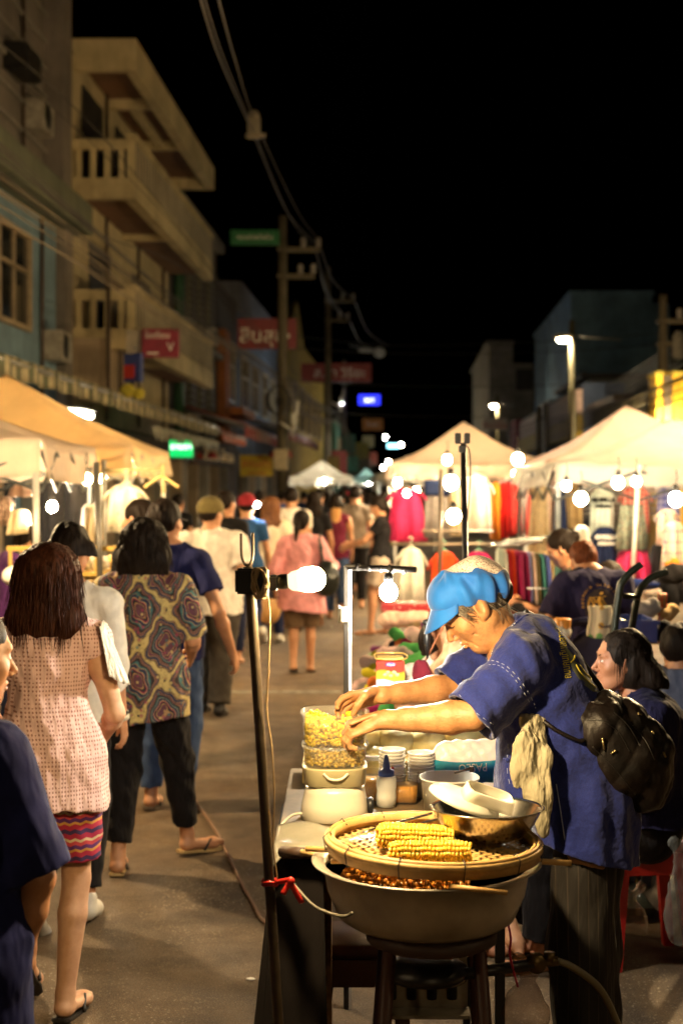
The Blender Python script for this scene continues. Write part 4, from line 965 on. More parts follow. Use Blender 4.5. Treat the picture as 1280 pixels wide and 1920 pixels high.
# loose grey tent pole with bracket in the left stall
def rod(a, b_, r, m, label, name='stall_pole', cat='pole', group=None, n=8):
    mb = MB(); mb.tube([a, b_], r, n); return one(name, mb, m, label, cat, group)
rod(P(68, 886, 9.25), P(68, 1120, 9.25), .022, M_LEG, 'white stall pole left of the hanging bulb')
rod(P(181, 868, 9.4), P(189, 1110, 9.1), .02, mat('grey_steel_leg', (.16, .15, .13), rough=.4, metal=.5), 'leaning dark grey stall pole under the corner of the beige tent')
rod(P(195, 862, 11.9), P(195, 1100, 11.9), .022, M_LEG, 'bright thin pole beside the floral blouse')
mb = MB(); mb.tube([P(196, 882, 11.6), P(310, 879, 11.6)], .016, 6); mb.tube([P(307, 868, 11.6), P(307, 924, 11.6)], .02, 6); one('display_bar', mb, mat('yellowish_bar', (.6, .5, .25)), 'yellowish display bar carrying the empty hanger', 'rail')
def hanger_mesh(w=.2, r=.011):
    mb = MB(); mb.tube(smooth_pts([(-w, 0, -.09), (-w * .55, 0, -.045), (0, 0, 0), (w * .55, 0, -.045), (w, 0, -.09)], 3), r, 6)
    mb.tube(smooth_pts([(0, 0, 0), (0, 0, .04), (.02, 0, .06), (.0, 0, .085), (-.02, 0, .065)], 3), .004, 5); return mb
mb = hanger_mesh(.14, .014); o = one('clothes_hanger', mb, mat('yellow_hanger', (.70, .5, .18)), 'empty yellow hanger on the end of the display bar', 'hanger'); o.location = P(303, 893, 11.55)
# ------------------------------------------------------------- garments
def printed(name, base, cols, scale=12, thr=.5, rough=.85):
    t = NT(name); v = t.coord(); vo = t.n('ShaderNodeTexVoronoi'); vo.inputs['Scale'].default_value = scale; t.l(v, vo.inputs['Vector'])
    sx = t.n('ShaderNodeSeparateColor'); t.l(vo.outputs['Color'], sx.inputs[0])
    c = t.ramp(sx.outputs[0], [(i / len(cols), k) for i, k in enumerate(cols)], 'CONSTANT')
    m_ = t.math('LESS_THAN', t.math('ADD', vo.outputs['Distance'], t.math('MULTIPLY', t.noise(v, scale * 3), .3)), thr)
    t.color(t.mix(m_, base, c)); t.set(rough=rough); t.bump(t.noise(t.coord((1, 1, .35)), 9, 3), .5, .04); return t.m
def checked(name, a, b_, k=14, wd=.4):
    t = NT(name); v = t.coord(); s_ = t.n('ShaderNodeSeparateXYZ'); t.l(v, s_.inputs[0])
    x = t.math('GREATER_THAN', t.math('FRACT', t.math('MULTIPLY', s_.outputs[0], k)), wd); z = t.math('GREATER_THAN', t.math('FRACT', t.math('MULTIPLY', s_.outputs[2], k)), wd)
    t.color(t.ramp(t.math('MULTIPLY', t.math('ADD', x, z), .5), [(0, a), (.5, tuple((p + q) / 2 for p, q in zip(a, b_))), (1, b_)])); t.set(rough=.85); t.bump(t.noise(t.coord((1, 1, .35)), 9, 3), .5, .04); return t.m
def garment(px, ytop, pw, ybot, Y, m, label, kind='tee', cat='shirt', name=None, group=None, rz=0, hang=None, text=None, tm=None):
    """cloth hung from its shoulders; px centre, pw width in photo pixels of the body"""
    p = P(px, ytop, Y); w = pw / F * Y / 2; H = (ybot - ytop) / F * Y
    t = thing(name or {'tee': 'hanging_shirt', 'dress': 'hanging_dress', 'tank': 'hanging_vest', 'skirt': 'hanging_skirt', 'pants': 'hanging_trousers', 'side': 'hanging_garment'}[kind], label, cat, p, rz, group)
    rnd_ = random.Random(int(px * 7 + ytop)); ph = rnd_.random() * 6; dpt = .055
    def R(z, ww, dd, folds): 
        out = []
        for i in range(28):
            a = 2 * PI * i / 28; f = 1 + folds * .09 * math.sin(5 * a + ph) + folds * .07 * math.sin(9 * a + ph * 2)
            out.append(Vector((ww * math.cos(a), dd * math.sin(a) * (1 + folds * .9 * math.sin(6 * a + ph)), z)) * 1.0)
            out[-1].x *= 1 + folds * .03 * math.sin(7 * a)
        return out
    mb = MB()
    if kind in ('tee', 'dress', 'tank'):
        sw = .72 if kind != 'tank' else .55; fl = 1.0 if kind == 'tee' else 1.25
        mb.loft([R(.0, w * .26, .02, 0), R(-H * .03, w * sw * .8, dpt * .7, .1), R(-H * .10, w * sw, dpt, .2), R(-H * .3, w * .86, dpt, .4), R(-H * .6, w * .90 * (fl * .5 + .5), dpt, .8), R(-H, w * fl * .95, dpt * 1.1, 1.2)])
        if kind != 'tank':
            for e in (-1, 1):
                a = Vector((e * w * .58, 0, -H * .08)); b_ = Vector((e * w * 1.12, .0, -H * .33 if kind == 'tee' else -H * .22))
                mb.tube([a, a.lerp(b_, .5) + Vector((e * w * .06, 0, H * .015)), b_], [w * .30, w * .30, w * .27], 10, .28)
    elif kind == 'skirt': mb.loft([R(0, w * .72, dpt * .8, .3), R(-H * .1, w * .74, dpt, .5), R(-H * .5, w * .9, dpt * 1.2, 1), R(-H, w, dpt * 1.4, 1.3)])
    elif kind == 'pants':
        for e in (-1, 1): mb.tube([(e * w * .38, 0, 0), (e * w * .42, 0, -H * .4), (e * w * .5, 0, -H)], [w * .52, w * .5, w * .46], 12, .25)
    elif kind == 'side': mb.loft([R(0, w * .4, .1, .2), R(-H * .08, w * .8, .19, .3), R(-H * .5, w, .2, .8), R(-H, w * 1.05, .21, 1.1)])
    mb.build('cloth', m, t)
    if hang is not None:
        hm = hanger_mesh(max(.05, w * .7), .009); hm.build('hanger', hang, t, (0, 0, .02))
    if text:
        for (s_, sz, zz) in text: lettering(s_, sz, tm, t, (0, -dpt * 1.25, zz), depth=.004, bold=.004)
    return t
M_HANG = mat('white_hanger', (.6, .58, .5), rough=.4); M_HANGG = mat('green_hanger', (.12, .3, .2), rough=.4)
f = fabric
GM = {'pink': f('hot_pink_cloth', (.62, .03, .12)), 'navy': f('navy_cloth', (.012, .02, .06)), 'cream': f('cream_cloth', (.68, .56, .36)), 'white': f('white_cloth', (.70, .66, .58)), 'blush': f('blush_cloth', (.72, .52, .42)),
      'grey': f('grey_cloth', (.22, .20, .19)), 'orange': f('orange_cloth', (.65, .22, .02)), 'red': f('red_cloth', (.50, .015, .012)), 'dred': f('dark_red_cloth', (.25, .01, .015)), 'scar': f('scarlet_cloth', (.62, .055, .012)),
      'mag': f('magenta_cloth', (.42, .015, .10)), 'mint': f('pale_mint_cloth', (.62, .70, .62)), 'tan': f('tan_cloth', (.38, .26, .12)), 'teal': f('teal_cloth', (.07, .28, .25)), 'blue': f('blue_cloth', (.08, .12, .38)), 'black': f('black_cloth', (.010, .009, .010)),
      'lilac': f('lilac_cloth', (.3, .3, .6)), 'wine': f('wine_cloth', (.30, .015, .08)), 'olive': f('olive_cloth', (.14, .12, .05))}
M_FLOR = printed('floral_print', (.65, .5, .4), [(.5, .03, .03), (.1, .2, .5), (.6, .3, .05), (.1, .3, .12)], 26, .42); M_BLOUSE = printed('swirl_print', (.78, .70, .52), [(.30, .28, .22), (.45, .42, .3), (.75, .7, .5)], 13, .36)
M_CAMO = printed('mottled_print', (.20, .22, .16), [(.06, .055, .045), (.26, .18, .14), (.10, .09, .06), (.16, .22, .18)], 38, .6); M_CHK = checked('red_check', (.45, .02, .02), (.75, .30, .24), 24, .35)
M_PLAID = checked('pink_plaid', (.7, .12, .2), (.75, .62, .5), 11, .22); M_BCHK = checked('blue_check', (.06, .08, .35), (.3, .32, .55), 16, .5); M_REDFL = printed('red_flower_print', (.5, .015, .012), [(.6, .4, .25), (.1, .25, .05)], 14, .3)
# stall under the peach tent
garment(762, 915, 66, 1015, 17, GM['pink'], 'bright pink ruffled dress at the street end of the peach stall', 'dress', 'dress', hang=M_HANG)
t = garment(818, 897, 52, 1008, 17, GM['grey'], 'T-shirt with navy shoulders and pale grey body', 'tee', 'shirt', hang=M_HANG); m = MB(); m.grid(lambda u, v: Vector(((u - .5) * .30, -.062 - .01 * math.sin(u * 3.1), -.02 - .19 * v)), 6, 4, .006); m.build('navy_yoke', GM['navy'], t)
garment(848, 905, 36, 1005, 17.2, GM['cream'], 'cream shirt behind the brightest bulb', 'tee', 'shirt')
garment(893, 892, 58, 996, 16.4, GM['blush'], 'plain white T-shirt hung right of the tall clamp pole', 'tee', 'shirt', hang=M_HANG)
for i, (px, mm, lab) in enumerate(((929, 'orange', 'orange dress hung sideways beside the white T-shirt'), (942, 'red', 'red dress hung sideways after the orange one'), (953, 'dred', 'dark red dress hung sideways between brighter ones'))):
    garment(px, 903, 17, 1012 - i * 4, 17, GM[mm], lab, 'side', 'dress')
garment(966, 900, 26, 1000, 16.8, M_REDFL, 'red flowered dress hung among the red ones', 'side', 'dress'); garment(980, 903, 18, 1000, 16.7, GM['grey'], 'grey garment hung at the end of the red dresses', 'side', 'dress')
garment(996, 915, 16, 1010, 15.2, printed('red_white_spots', (.55, .03, .02), [(.7, .6, .4), (.7, .5, .1)], 9, .3), 'spotted red and white garment behind the cream dress', 'side', 'dress')
garment(1010, 898, 36, 1040, 14.2, GM['cream'], 'long cream lace dress hanging at the corner of the peach stall', 'dress', 'dress', hang=M_HANG)
garment(1032, 915, 12, 995, 14.6, GM['blush'], 'narrow pale garment between the two right stalls', 'side', 'dress')
garment(770, 1027, 56, 1128, 13, GM['white'], 'white T-shirt with an orange badge on the low rack', 'tee', 'shirt', hang=M_HANG); t = None
garment(832, 1034, 56, 1140, 13, GM['scar'], 'scarlet T-shirt on the low rack', 'tee', 'shirt', hang=M_HANGG)
garment(897, 1034, 56, 1130, 13, GM['mag'], 'magenta T-shirt on the low rack above the blue cap', 'tee', 'shirt', hang=M_HANGG)
cols = ['mint', 'white', 'red', 'scar', 'mag', 'wine', 'wine', 'lilac', 'blush', 'olive', 'teal', 'blue']
for i, c in enumerate(cols): garment(936 + i * 7.6, 1028 + i * 1.0, 12, 1122 + (i * 37) % 30, 10.6 - i * .09, GM[c], 'garment hung sideways on the low slanting rail', 'side', 'garment', group='garments packed on the slanting rail')
mb = MB()
for i in range(11): a = P(928 + i * 7.6, 1018 - i * .6, 10.6 - i * .09); mb.tube([a + Vector((-.06, .0, -.035)), a + Vector((.1, 0, .03))], .007, 5)
mb.tube([P(925, 1022, 10.7), P(1015, 1016, 9.6)], .012, 6); one('hanger_row', mb, mat('chrome_hangers', (.6, .6, .6), rough=.25, metal=.9), 'row of chrome hangers along the slanting rail', 'hangers')
M_RACK = mat('rack_metal', (.30, .24, .18), rough=.4, metal=.5); rod(P(790, 996, 16), P(925, 996, 16), .016, M_RACK, 'upper horizontal rail under the white T-shirt of the peach stall', 'clothes_rail', 'rail'); rod(P(735, 1020, 13.2), P(935, 1020, 13.2), .014, M_RACK, 'long horizontal rail carrying the scarlet and magenta T-shirts', 'clothes_rail', 'rail'); rod(P(827, 880, 12), P(823, 1140, 12), .018, M_RACK, 'thin brown upright in front of the cream shirt of the peach stall')
mb = MB()
for k in range(12): x = 885 + k * 3.2 - 40; 
for (x0, x1, y0, y1, Y) in ((808, 915, 878, 898, 17.4), (1052, 1278, 893, 915, 13.4)):
    n = int((x1 - x0) / 6)
    for k in range(n + 1): mb.tube([P(x0 + (x1 - x0) * k / n, y0, Y), P(x0 + (x1 - x0) * k / n, y1 + 60, Y)], .004, 4)
    for k in range(8): mb.tube([P(x0, y0 + k * 10, Y), P(x1, y0 + k * 10, Y)], .004, 4)
    if x0 < 1000: one('wire_grid', mb, M_LEG, 'white wire display grid behind the navy-shouldered shirt', 'display grid'); mb = MB()
one('wire_grid', mb, M_LEG, 'long white wire display grid across the right stall', 'display grid')
# right stall
garment(1075, 905, 36, 990, 13.2, GM['tan'], 'tan T-shirt hung left of the pale lettered one', 'tee', 'shirt')
garment(1048, 915, 17, 1020, 12.9, GM['navy'], 'narrow navy garment beside the grey tent pole', 'side', 'garment')
garment(1128, 915, 50, 1008, 13.1, GM['mint'], 'pale T-shirt with black lettering', 'tee', 'shirt', text=[('GORILLA', .052, -.11), ('Athletics', .042, -.165)], tm=GM['black'], hang=M_HANG)
garment(1190, 912, 58, 1000, 13.0, M_CHK, 'red checked T-shirt hung behind the mottled skirt', 'tee', 'shirt')
garment(1184, 946, 60, 1030, 12.6, M_CAMO, 'mottled grey-green skirt with straps', 'skirt', 'skirt'); garment(1186, 1030, 62, 1092, 12.7, GM['pink'], 'bright coral red skirt below the mottled one', 'side', 'skirt', name='hanging_skirt')
garment(1133, 988, 52, 1075, 12.8, GM['navy'], 'dark navy T-shirt with white lettering', 'tee', 'shirt', text=[('GORILLA', .048, -.09), ('Athletics', .042, -.145)], tm=M_WHT)
garment(1252, 912, 48, 985, 13.1, M_BCHK, 'blue checked shirt at the right edge', 'tee', 'shirt'); garment(1250, 955, 44, 1022, 12.4, M_FLOR, 'small flowered shirt below the blue checked one', 'tee', 'shirt')
garment(1263, 978, 44, 1070, 12.0, M_PLAID, 'pink plaid dress at the right edge', 'dress', 'dress'); garment(1232, 1020, 18, 1100, 12.5, GM['black'], 'black garment right of the coral skirt', 'side', 'garment')
garment(1022, 1035, 38, 1140, 11.4, GM['tan'], 'tan and navy shirt hung low behind the person with the phone', 'tee', 'shirt'); garment(1052, 1046, 16, 1120, 11, GM['teal'], 'teal garment behind the person with the phone', 'side', 'garment'); garment(1090, 985, 26, 1060, 11.8, GM['white'], 'white and blue garments bunched above the seated person', 'side', 'garment')
garment(1245, 1075, 70, 1130, 11.5, GM['black'], 'black cloth draped over the right stall table', 'side', 'cloth', name='table_cover')
mb = MB(); mb.tube([P(1197, 870, 12.5), P(1183, 1120, 12.5)], .022, 8); one('stall_pole', mb, M_WHT, 'white stall pole in front of the flowered shirt', 'pole')
# left stalls
garment(236, 908, 74, 998, 11.5, M_BLOUSE, 'cream blouse with grey swirls hung in the left stall', 'tee', 'blouse', hang=mat('cream_hanger', (.8, .65, .4)))
m = MB(); m.grid(lambda u, v: P(70 + 90 * u, 905 + 130 * v, 11.2) + Vector((0, .05 * math.sin(u * 14), 0)), 20, 6, .02); one('dark_backdrop', m, GM['black'], 'black cloth backdrop behind the hanging bulb', 'backdrop')
garment(168, 945, 26, 1045, 10.8, GM['grey'], 'long grey scarf-like cloth beside the leaning pole', 'side', 'cloth'); garment(176, 948, 10, 1015, 10.5, GM['cream'], 'narrow cream cloth in front of the grey one', 'side', 'cloth')
garment(38, 908, 40, 932, 9.9, GM['blush'], 'pink top of a knotted display cloth at the left edge', 'tank', 'cloth'); garment(38, 955, 22, 1000, 9.8, GM['cream'], 'cream pouch hanging on the knotted cloth', 'side', 'pouch'); garment(10, 930, 30, 985, 9.9, printed('lace_print', (.3, .2, .14), [(.05, .03, .02), (.6, .45, .35)], 40, .5), 'brown lace garment at the left edge', 'tee', 'garment')
garment(270, 935, 40, 1000, 13.5, GM['wine'], 'dull purple top behind the empty hanger', 'tank', 'garment')
# display counters
M_GOLDB = printed('gold_trinkets', (.30, .19, .06), [(.75, .5, .12), (.8, .6, .3), (.4, .2, .05), (.7, .65, .5)], 26, .5, .3)
m = MB()
for (a, b_, Y, z0, z1) in ((100, 192, 9.6, .0, .0),): 
    p0 = P(40, 1055, 9.6); p1 = P(235, 1026, 9.6); m.box((p0.x, 9.3, .75), (p1.x, 10.2, 1.17)); 
t = thing('trinket_counter', 'counter of gold trinkets in the left stall', 'counter', (0, 0, 0)); m.build('trinkets', M_GOLDB, t, bevel=.02)
m = MB(); m.box((p0.x - .02, 9.27, 1.175), (p1.x + .02, 10.25, 1.2)); m.box((p0.x - .02, 9.27, 1.34), (p1.x + .02, 9.31, 1.37)); 
for k in range(6): x = p0.x + (p1.x - p0.x) * k / 5; m.box((x - .01, 9.28, 1.2), (x + .01, 9.3, 1.36))
m.build('rim', M_GOLD, t); m = MB(); m.box((p0.x, 9.3, 0), (p1.x, 10.2, .745)); m.build('skirt', GM['black'], t)
rnd = random.Random(8)
for k in range(22):
    m = MB(); px = 45 + k * 9; m.lathe([(.01, 0), (.03, .01), (.035, .05), (.02, .09), (.01, .1)], 8); o = m.build('trinket', [M_GOLD, GM['cream'], M_WHT][k % 3]); q = P(px, 1000, 9.6); o.location = (q.x, 9.45 + .1 * (k % 4), 1.2); o.scale = (1, 1, .7 + .1 * (k % 5)); tag(o, 'small gold or cream trinket standing on the left counter', 'trinket', 'trinkets on the left counter')
m = MB(); m.ball((0, 0, 0), (.085, .085, .065)); o = one('white_bowl', m, M_WHT, 'white bowl held over the left counter', 'bowl'); o.location = P(30, 1080, 8.6)
# bulbs of the stalls
B = [(800, 884, 20.6, 44, 'bulb high inside the peach tent, left one', .05, (1, .84, .6)), (915, 884, 20.8, 44, 'bulb high inside the peach tent, right one', .05, (1, .84, .6)), (1110, 878, 14.9, 22, 'bulb high inside the large white tent, left one', .045, (1, .9, .8)), (1230, 878, 14.9, 22, 'bulb high inside the large white tent, right one', .045, (1, .9, .8)), (1150, 868, 16.4, 30, 'bulb inside the pale pink tent', .045, (1, .86, .75)),  # hidden pair inside the peach tent is added to light its canopy
     (60, 868, 13.6, 34, 'warm bulb high inside the amber tent', .045, (1, .75, .4)), (40, 880, 10.6, 5, 'bulb high inside the beige tent', .04, (1, .8, .55)), (607, 893, 45.3, 60, 'bulb inside the far white tent', .09, (1, .9, .75)), (683, 893, 60.3, 60, 'bulb inside the pale blue tent', .1, (1, .95, .85)),
     (98, 950, 10.2, 14, 'bare white bulb hanging against the black backdrop', .035, (1, .93, .8)), (163, 898, 10.9, 7, 'warm bulb left of the leaning pole', .04, (1, .78, .45)), (190, 893, 12.6, 5, 'warm bulb under the amber tent beside the blouse', .05, (1, .78, .45)),
     (845, 905, 15.2, 6, 'brightest bulb beside the tall clamp pole', .075, (1, .84, .6)), (850, 968, 12.3, 8, 'lower bulb in front of the cream shirt', .06, (1, .8, .5)), (838, 862, 16.5, 8, 'bulb below the eave of the peach tent', .05, (1, .84, .6)), (970, 861, 15.5, 8, 'bulb at the right corner of the peach tent', .06, (1, .88, .66)), (968, 889, 16, 9, 'bulb above the grey garment', .05, (1, .88, .66)),
     (745, 905, 19, 9, 'bulb at the left corner of the peach tent', .05, (1, .86, .6)), (762, 925, 16, 4, 'bulb above the pink dress', .035, (1, .8, .5)), (780, 920, 18, 6, 'bulb right of the pink dress', .04, (1, .8, .5)),
     (1088, 935, 11.8, 2.5, 'bulb in front of the tan T-shirt', .055, (1, .9, .72)), (1158, 905, 12.0, 2, 'bulb above the red checked T-shirt', .05, (1, .92, .75)), (1192, 903, 11.9, 1.6, 'bulb right above the red checked T-shirt', .04, (1, .88, .85)), (1266, 936, 11.0, 2.5, 'bulb at the right edge over the blue shirt', .055, (1, .95, .85)), (1061, 911, 12.2, 1.5, 'small tube-like bulb at the left of the wire grid', .04, (1, .95, .85)),
     (1190, 955, 12.9, 0, '', .03, (1, 1, 1))]
for (px, py, Y, pw, lab, r, col) in B:
    if pw: bulb(px, py, Y, pw * 1.0, lab, r, (1, col[1] * .88, col[2] * .68) if 'inside' not in lab else (1, col[1] * .96, col[2] * .85), cord=.12)
# goods heap and low table beside the road
m = MB(); a = P(655, 1290, 7.3); b_ = P(835, 1290, 7.3)
tb = thing('low_table', 'low table under the heap of small coloured goods', 'table', (0, 0, 0)); X0, X1 = P(648, 0, 7).x, P(860, 0, 7).x
m = MB(); m.add([(X0, 6.5, .52), (X1 + .3, 6.5, .52), (X1 + .3, 10.4, .52), (.25, 10.4, .52)] + [(X0, 6.5, .56), (X1 + .3, 6.5, .56), (X1 + .3, 10.4, .56), (.25, 10.4, .56)], [(0, 3, 2, 1), (4, 5, 6, 7), (0, 1, 5, 4), (1, 2, 6, 5), (2, 3, 7, 6), (3, 0, 4, 7)]); m.build('top', M_WOOD, tb)
for (x, y) in ((X0 + .06, 6.56), (X1 + .2, 6.56), (X1 + .2, 10.3), (.35, 10.3)): m = MB(); m.box((x - .025, y - .025, 0), (x + .025, y + .025, .52)); m.build('leg', M_RUST, tb)
rnd = random.Random(11); gc = [(.55, .03, .03), (.6, .15, .02), (.45, .02, .12), (.02, .02, .025), (.5, .36, .3), (.6, .5, .02), (.2, .04, .16), (.25, .2, .17), (.02, .03, .12), (.08, .35, .08), (.6, .4, .36), (.35, .08, .2)]
GMS = [fabric('goods_cloth_' + 'abcdefghijkl'[i], c, folds=.3) for i, c in enumerate(gc)]
gbs = []
for k in range(5):
    g = SDF(.006); r1 = random.Random(k)
    if k == 0: g.cone((-.05, 0, 0), (.05, 0, 0), .035, .03, .01)
    elif k == 1: g.cone((-.09, 0, 0), (.02, 0, .0), .028, .03, .02).cone((.02, 0, 0), (.05, .06, 0), .03, .025, .02)
    elif k == 2: g.ell((0, 0, 0), (.05, .045, .04))
    elif k == 3: g.ell((0, 0, 0), (.07, .05, .025)).ell((.02, 0, .025), (.035, .03, .02), .02)
    else: g.cone((-.1, 0, 0), (.1, .02, .01), .022, .03, .01)
    g.noise(.003, 60, seed=k); gbs.append(g.mesh('bundle'))
def heap_h(x, y): return .56 + .34 * math.exp(-((x - .55) / .34) ** 2) * math.exp(-((y - 7.7) / 1.2) ** 2)
heap_proto = []
for k in range(240):
    y = rnd.uniform(6.55, 9.6); xl = X0 + (.25 - X0) * (y - 6.5) / 3.9 + .08; x = rnd.uniform(xl, xl + .85)
    me = gbs[rnd.randrange(5)].copy() if len(heap_proto) < 60 else heap_proto[rnd.randrange(60)]
    if len(heap_proto) < 60: me.materials.append(GMS[rnd.randrange(12)]); heap_proto.append(me)
    o = bpy.data.objects.new('folded_goods', me); C.objects.link(o); o.location = (x, y, heap_h(x, y) + .035 + rnd.uniform(0, .045)); o.rotation_euler = (rnd.uniform(-.5, .5), rnd.uniform(-.5, .5), rnd.uniform(0, 6)); s_ = rnd.uniform(.8, 1.5); o.scale = (s_, s_, s_)
    tag(o, 'small rolled coloured cloth item in the heap on the low table', 'goods', 'small goods heaped on the low table')
g = SDF(.01); g.cone((-.16, 0, 0), (.17, 0, .01), .065, .06, .02, ((0, 0, 1), .8)); g.noise(.004, 30); o = g.build('folded_cloth', fabric('pale_peach_cloth', (.80, .56, .44))); o.location = P(758, 1163, 8.6); o.scale = (.72, 1.2, 1.0); tag(o, 'folded pale peach cloth behind the coloured heap', 'cloth')
m = MB(); p = P(765, 1137, 9.4); m.cbox((0, 0, 0), (.36, .3, .05)); o = m.build('goods_tray', printed('red_sequins', (.5, .03, .04), [(.8, .6, .5), (.6, .05, .05)], 40, .4, .3), bevel=.01); o.location = p; tag(o, 'shallow tray of glittering red things behind the peach cloth', 'tray')
# tin
t = thing('biscuit_tin', 'red and yellow printed tin with a wire-rimmed lid', 'tin', P(731, 1290, 5.35)); W_ = 52 / F * 5.35; H_ = 56 / F * 5.35
tm_ = NT('tin_print'); v = tm_.coord(); s_ = tm_.n('ShaderNodeSeparateXYZ'); tm_.l(v, s_.inputs[0]); zz = tm_.math('ADD', s_.outputs[2], tm_.math('MULTIPLY', tm_.math('SINE', tm_.math('MULTIPLY', s_.outputs[0], 55)), .006))
tm_.color(tm_.ramp(tm_.math('DIVIDE', zz, H_), [(0, (.25, .5, .65)), (.12, (.55, .6, .7)), (.3, (.7, .5, .05)), (.36, (.7, .45, .03)), (.55, (.62, .25, .02)), (.62, (.55, .03, .02))], 'CONSTANT')); tm_.set(rough=.3)
m = MB(); m.box((-W_ / 2, -.05, 0), (W_ / 2, .05, H_)); m.build('can', tm_.m, t, bevel=.008)
m = MB(); m.box((-W_ / 2 + .004, -.046, H_), (W_ / 2 - .004, .046, H_ + .006)); m.tube(smooth_pts([(-W_ / 2, -.05, H_ + .002), (W_ / 2, -.05, H_ + .002), (W_ / 2, .05, H_ + .012), (-W_ / 2, .05, H_ + .012), (-W_ / 2, -.05, H_ + .002)], 3), .003, 5); m.build('lid', M_GOLD, t)
m = MB(); m.ball((0, -.052, H_ * .84), (.02, .002, .008)); m.build('badge', mat('badge_blue', (.02, .06, .3)), t)
m = MB()
for (x, z) in ((-.02, .5), (0, .47), (.024, .5), (-.01, .58), (.013, .58)): m.ball((x, -.051, H_ * z), (.009, .003, .006), 10, 6)
m.build('picture', mat('pale_print', (.6, .5, .25)), t)
lettering('กาแฟ', .014, M_WHT, t, (0, -.0555, H_ * .84), depth=.0006)
# ============================================================= corn stand in the foreground
def clear_mat(name, col, op=.12, rough=.1, gloss=1.0):
    if name in MATS: return MATS[name]
    t = NT(name); tr = t.n('ShaderNodeBsdfTransparent'); tr.inputs[0].default_value = (1, 1, 1, 1); t.color(col); t.set(rough=rough)
    lw = t.n('ShaderNodeLayerWeight'); lw.inputs[0].default_value = .35
    fac = t.math('MINIMUM', t.math('ADD', t.math('MULTIPLY', lw.outputs['Facing'], .30 * gloss), op), 1.0)
    mx = t.n('ShaderNodeMixShader'); t.l(fac, mx.inputs[0]); t.l(tr.outputs[0], mx.inputs[1]); t.l(t.b.outputs[0], mx.inputs[2]); t.l(mx.outputs[0], t.out.inputs[0])
    MATS[name] = t.m; return t.m
M_CLEAR = clear_mat('clear_plastic', (.75, .75, .68), .07, .08); M_FROST = clear_mat('frosted_plastic', (.78, .74, .62), .62, .3, .6); M_BAGP = clear_mat('thin_bag_plastic', (.6, .5, .42), .16, .15, 1.3)
M_IVORY = mat('ivory_plastic', (.62, .58, .46), rough=.25, var=.1, scale=9, bump=.03); M_BEIGEP = mat('beige_plastic', (.40, .35, .20), rough=.35, var=.12, bump=.03)
M_ALU = mat('worn_aluminium', (.36, .32, .25), rough=.36, var=.3, scale=7, bump=.25, bdist=.002, bscale=40, metal=.35); M_INOX = mat('stainless_steel', (.62, .58, .50), rough=.22, var=.12, scale=5, bump=.05, metal=1.0)
M_BAMB = mat('bamboo', (.44, .26, .085), rough=.5, var=.35, scale=14, bump=.3, bdist=.001); M_BAMB2 = mat('pale_bamboo', (.50, .32, .11), rough=.5, var=.3, scale=30, bump=.2, bdist=.001)
M_CLOTHB = fabric('black_table_cloth', (.012, .009, .008), folds=.4, fs=5, stretch=.15); M_TABLE = mat('worn_table_top', (.14, .10, .055), rough=.5, var=.5, scale=8)
M_WOODD = mat('dark_wood_stand', (.045, .022, .012), rough=.6, var=.4)
TZ = .84
t = thing('vendor_table', 'narrow dark vendor table crowded with corn cups and tubs', 'table', (0, 0, 0))
m = MB(); m.box((-.166, 3.545, TZ - .03), (.44, 4.62, TZ)); m.build('top', M_TABLE, t, bevel=.004)
for (x, y) in ((-.11, 3.60), (.40, 3.60), (-.11, 4.56), (.40, 4.56)): m = MB(); m.box((x - .012, y - .012, 0), (x + .012, y + .012, TZ - .031)); m.build('leg', M_BLACKP, t)
m = MB(); m.grid(lambda u, v: Vector((-.172 - .07 * (v ** 1.5) + .012 * math.sin(u * 16) * v, 3.52 + .62 * u, TZ - .01 - .82 * v)), 40, 14, .004)
m.grid(lambda u, v: Vector((-.172 + .125 * u - .09 * v * (1 - u) + .02 * v * u, 3.535 - .015 * math.sin(u * 14 + 2) * v - .03 * v, TZ - .012 - .82 * v)), 30, 14, .004)
one('table_cloth', m, M_CLOTHB, 'black cloth hanging to the ground from the left end of the vendor table', 'tablecloth')
m = MB(); m.grid(lambda u, v: Vector((-.170 + .16 * u, 3.49 + .28 * v, TZ + .012 + .012 * math.sin(PI * u) + .006 * math.sin(v * 7 + u * 4) - .035 * max(0, .25 - u) * 4 * max(0, .3 - v) * 3)), 16, 14, .003)
one('plastic_sheet', m, mat('grey_plastic_sheet', (.30, .28, .22), rough=.25, var=.2, bump=.1), 'crumpled grey plastic sheet on the front left corner of the table', 'sheet')
m = MB(); m.tube([P(528, 1597, 3.47), P(575, 1600, 3.42)], .014, 8); o = one('knife', m, M_WOODD, 'knife with a dark handle lying at the table corner', 'knife'); m = MB(); m.tube([P(566, 1598, 3.42), P(625, 1608, 3.36)], .0085, 7); m.build('ferrule', M_BAMB2, o)
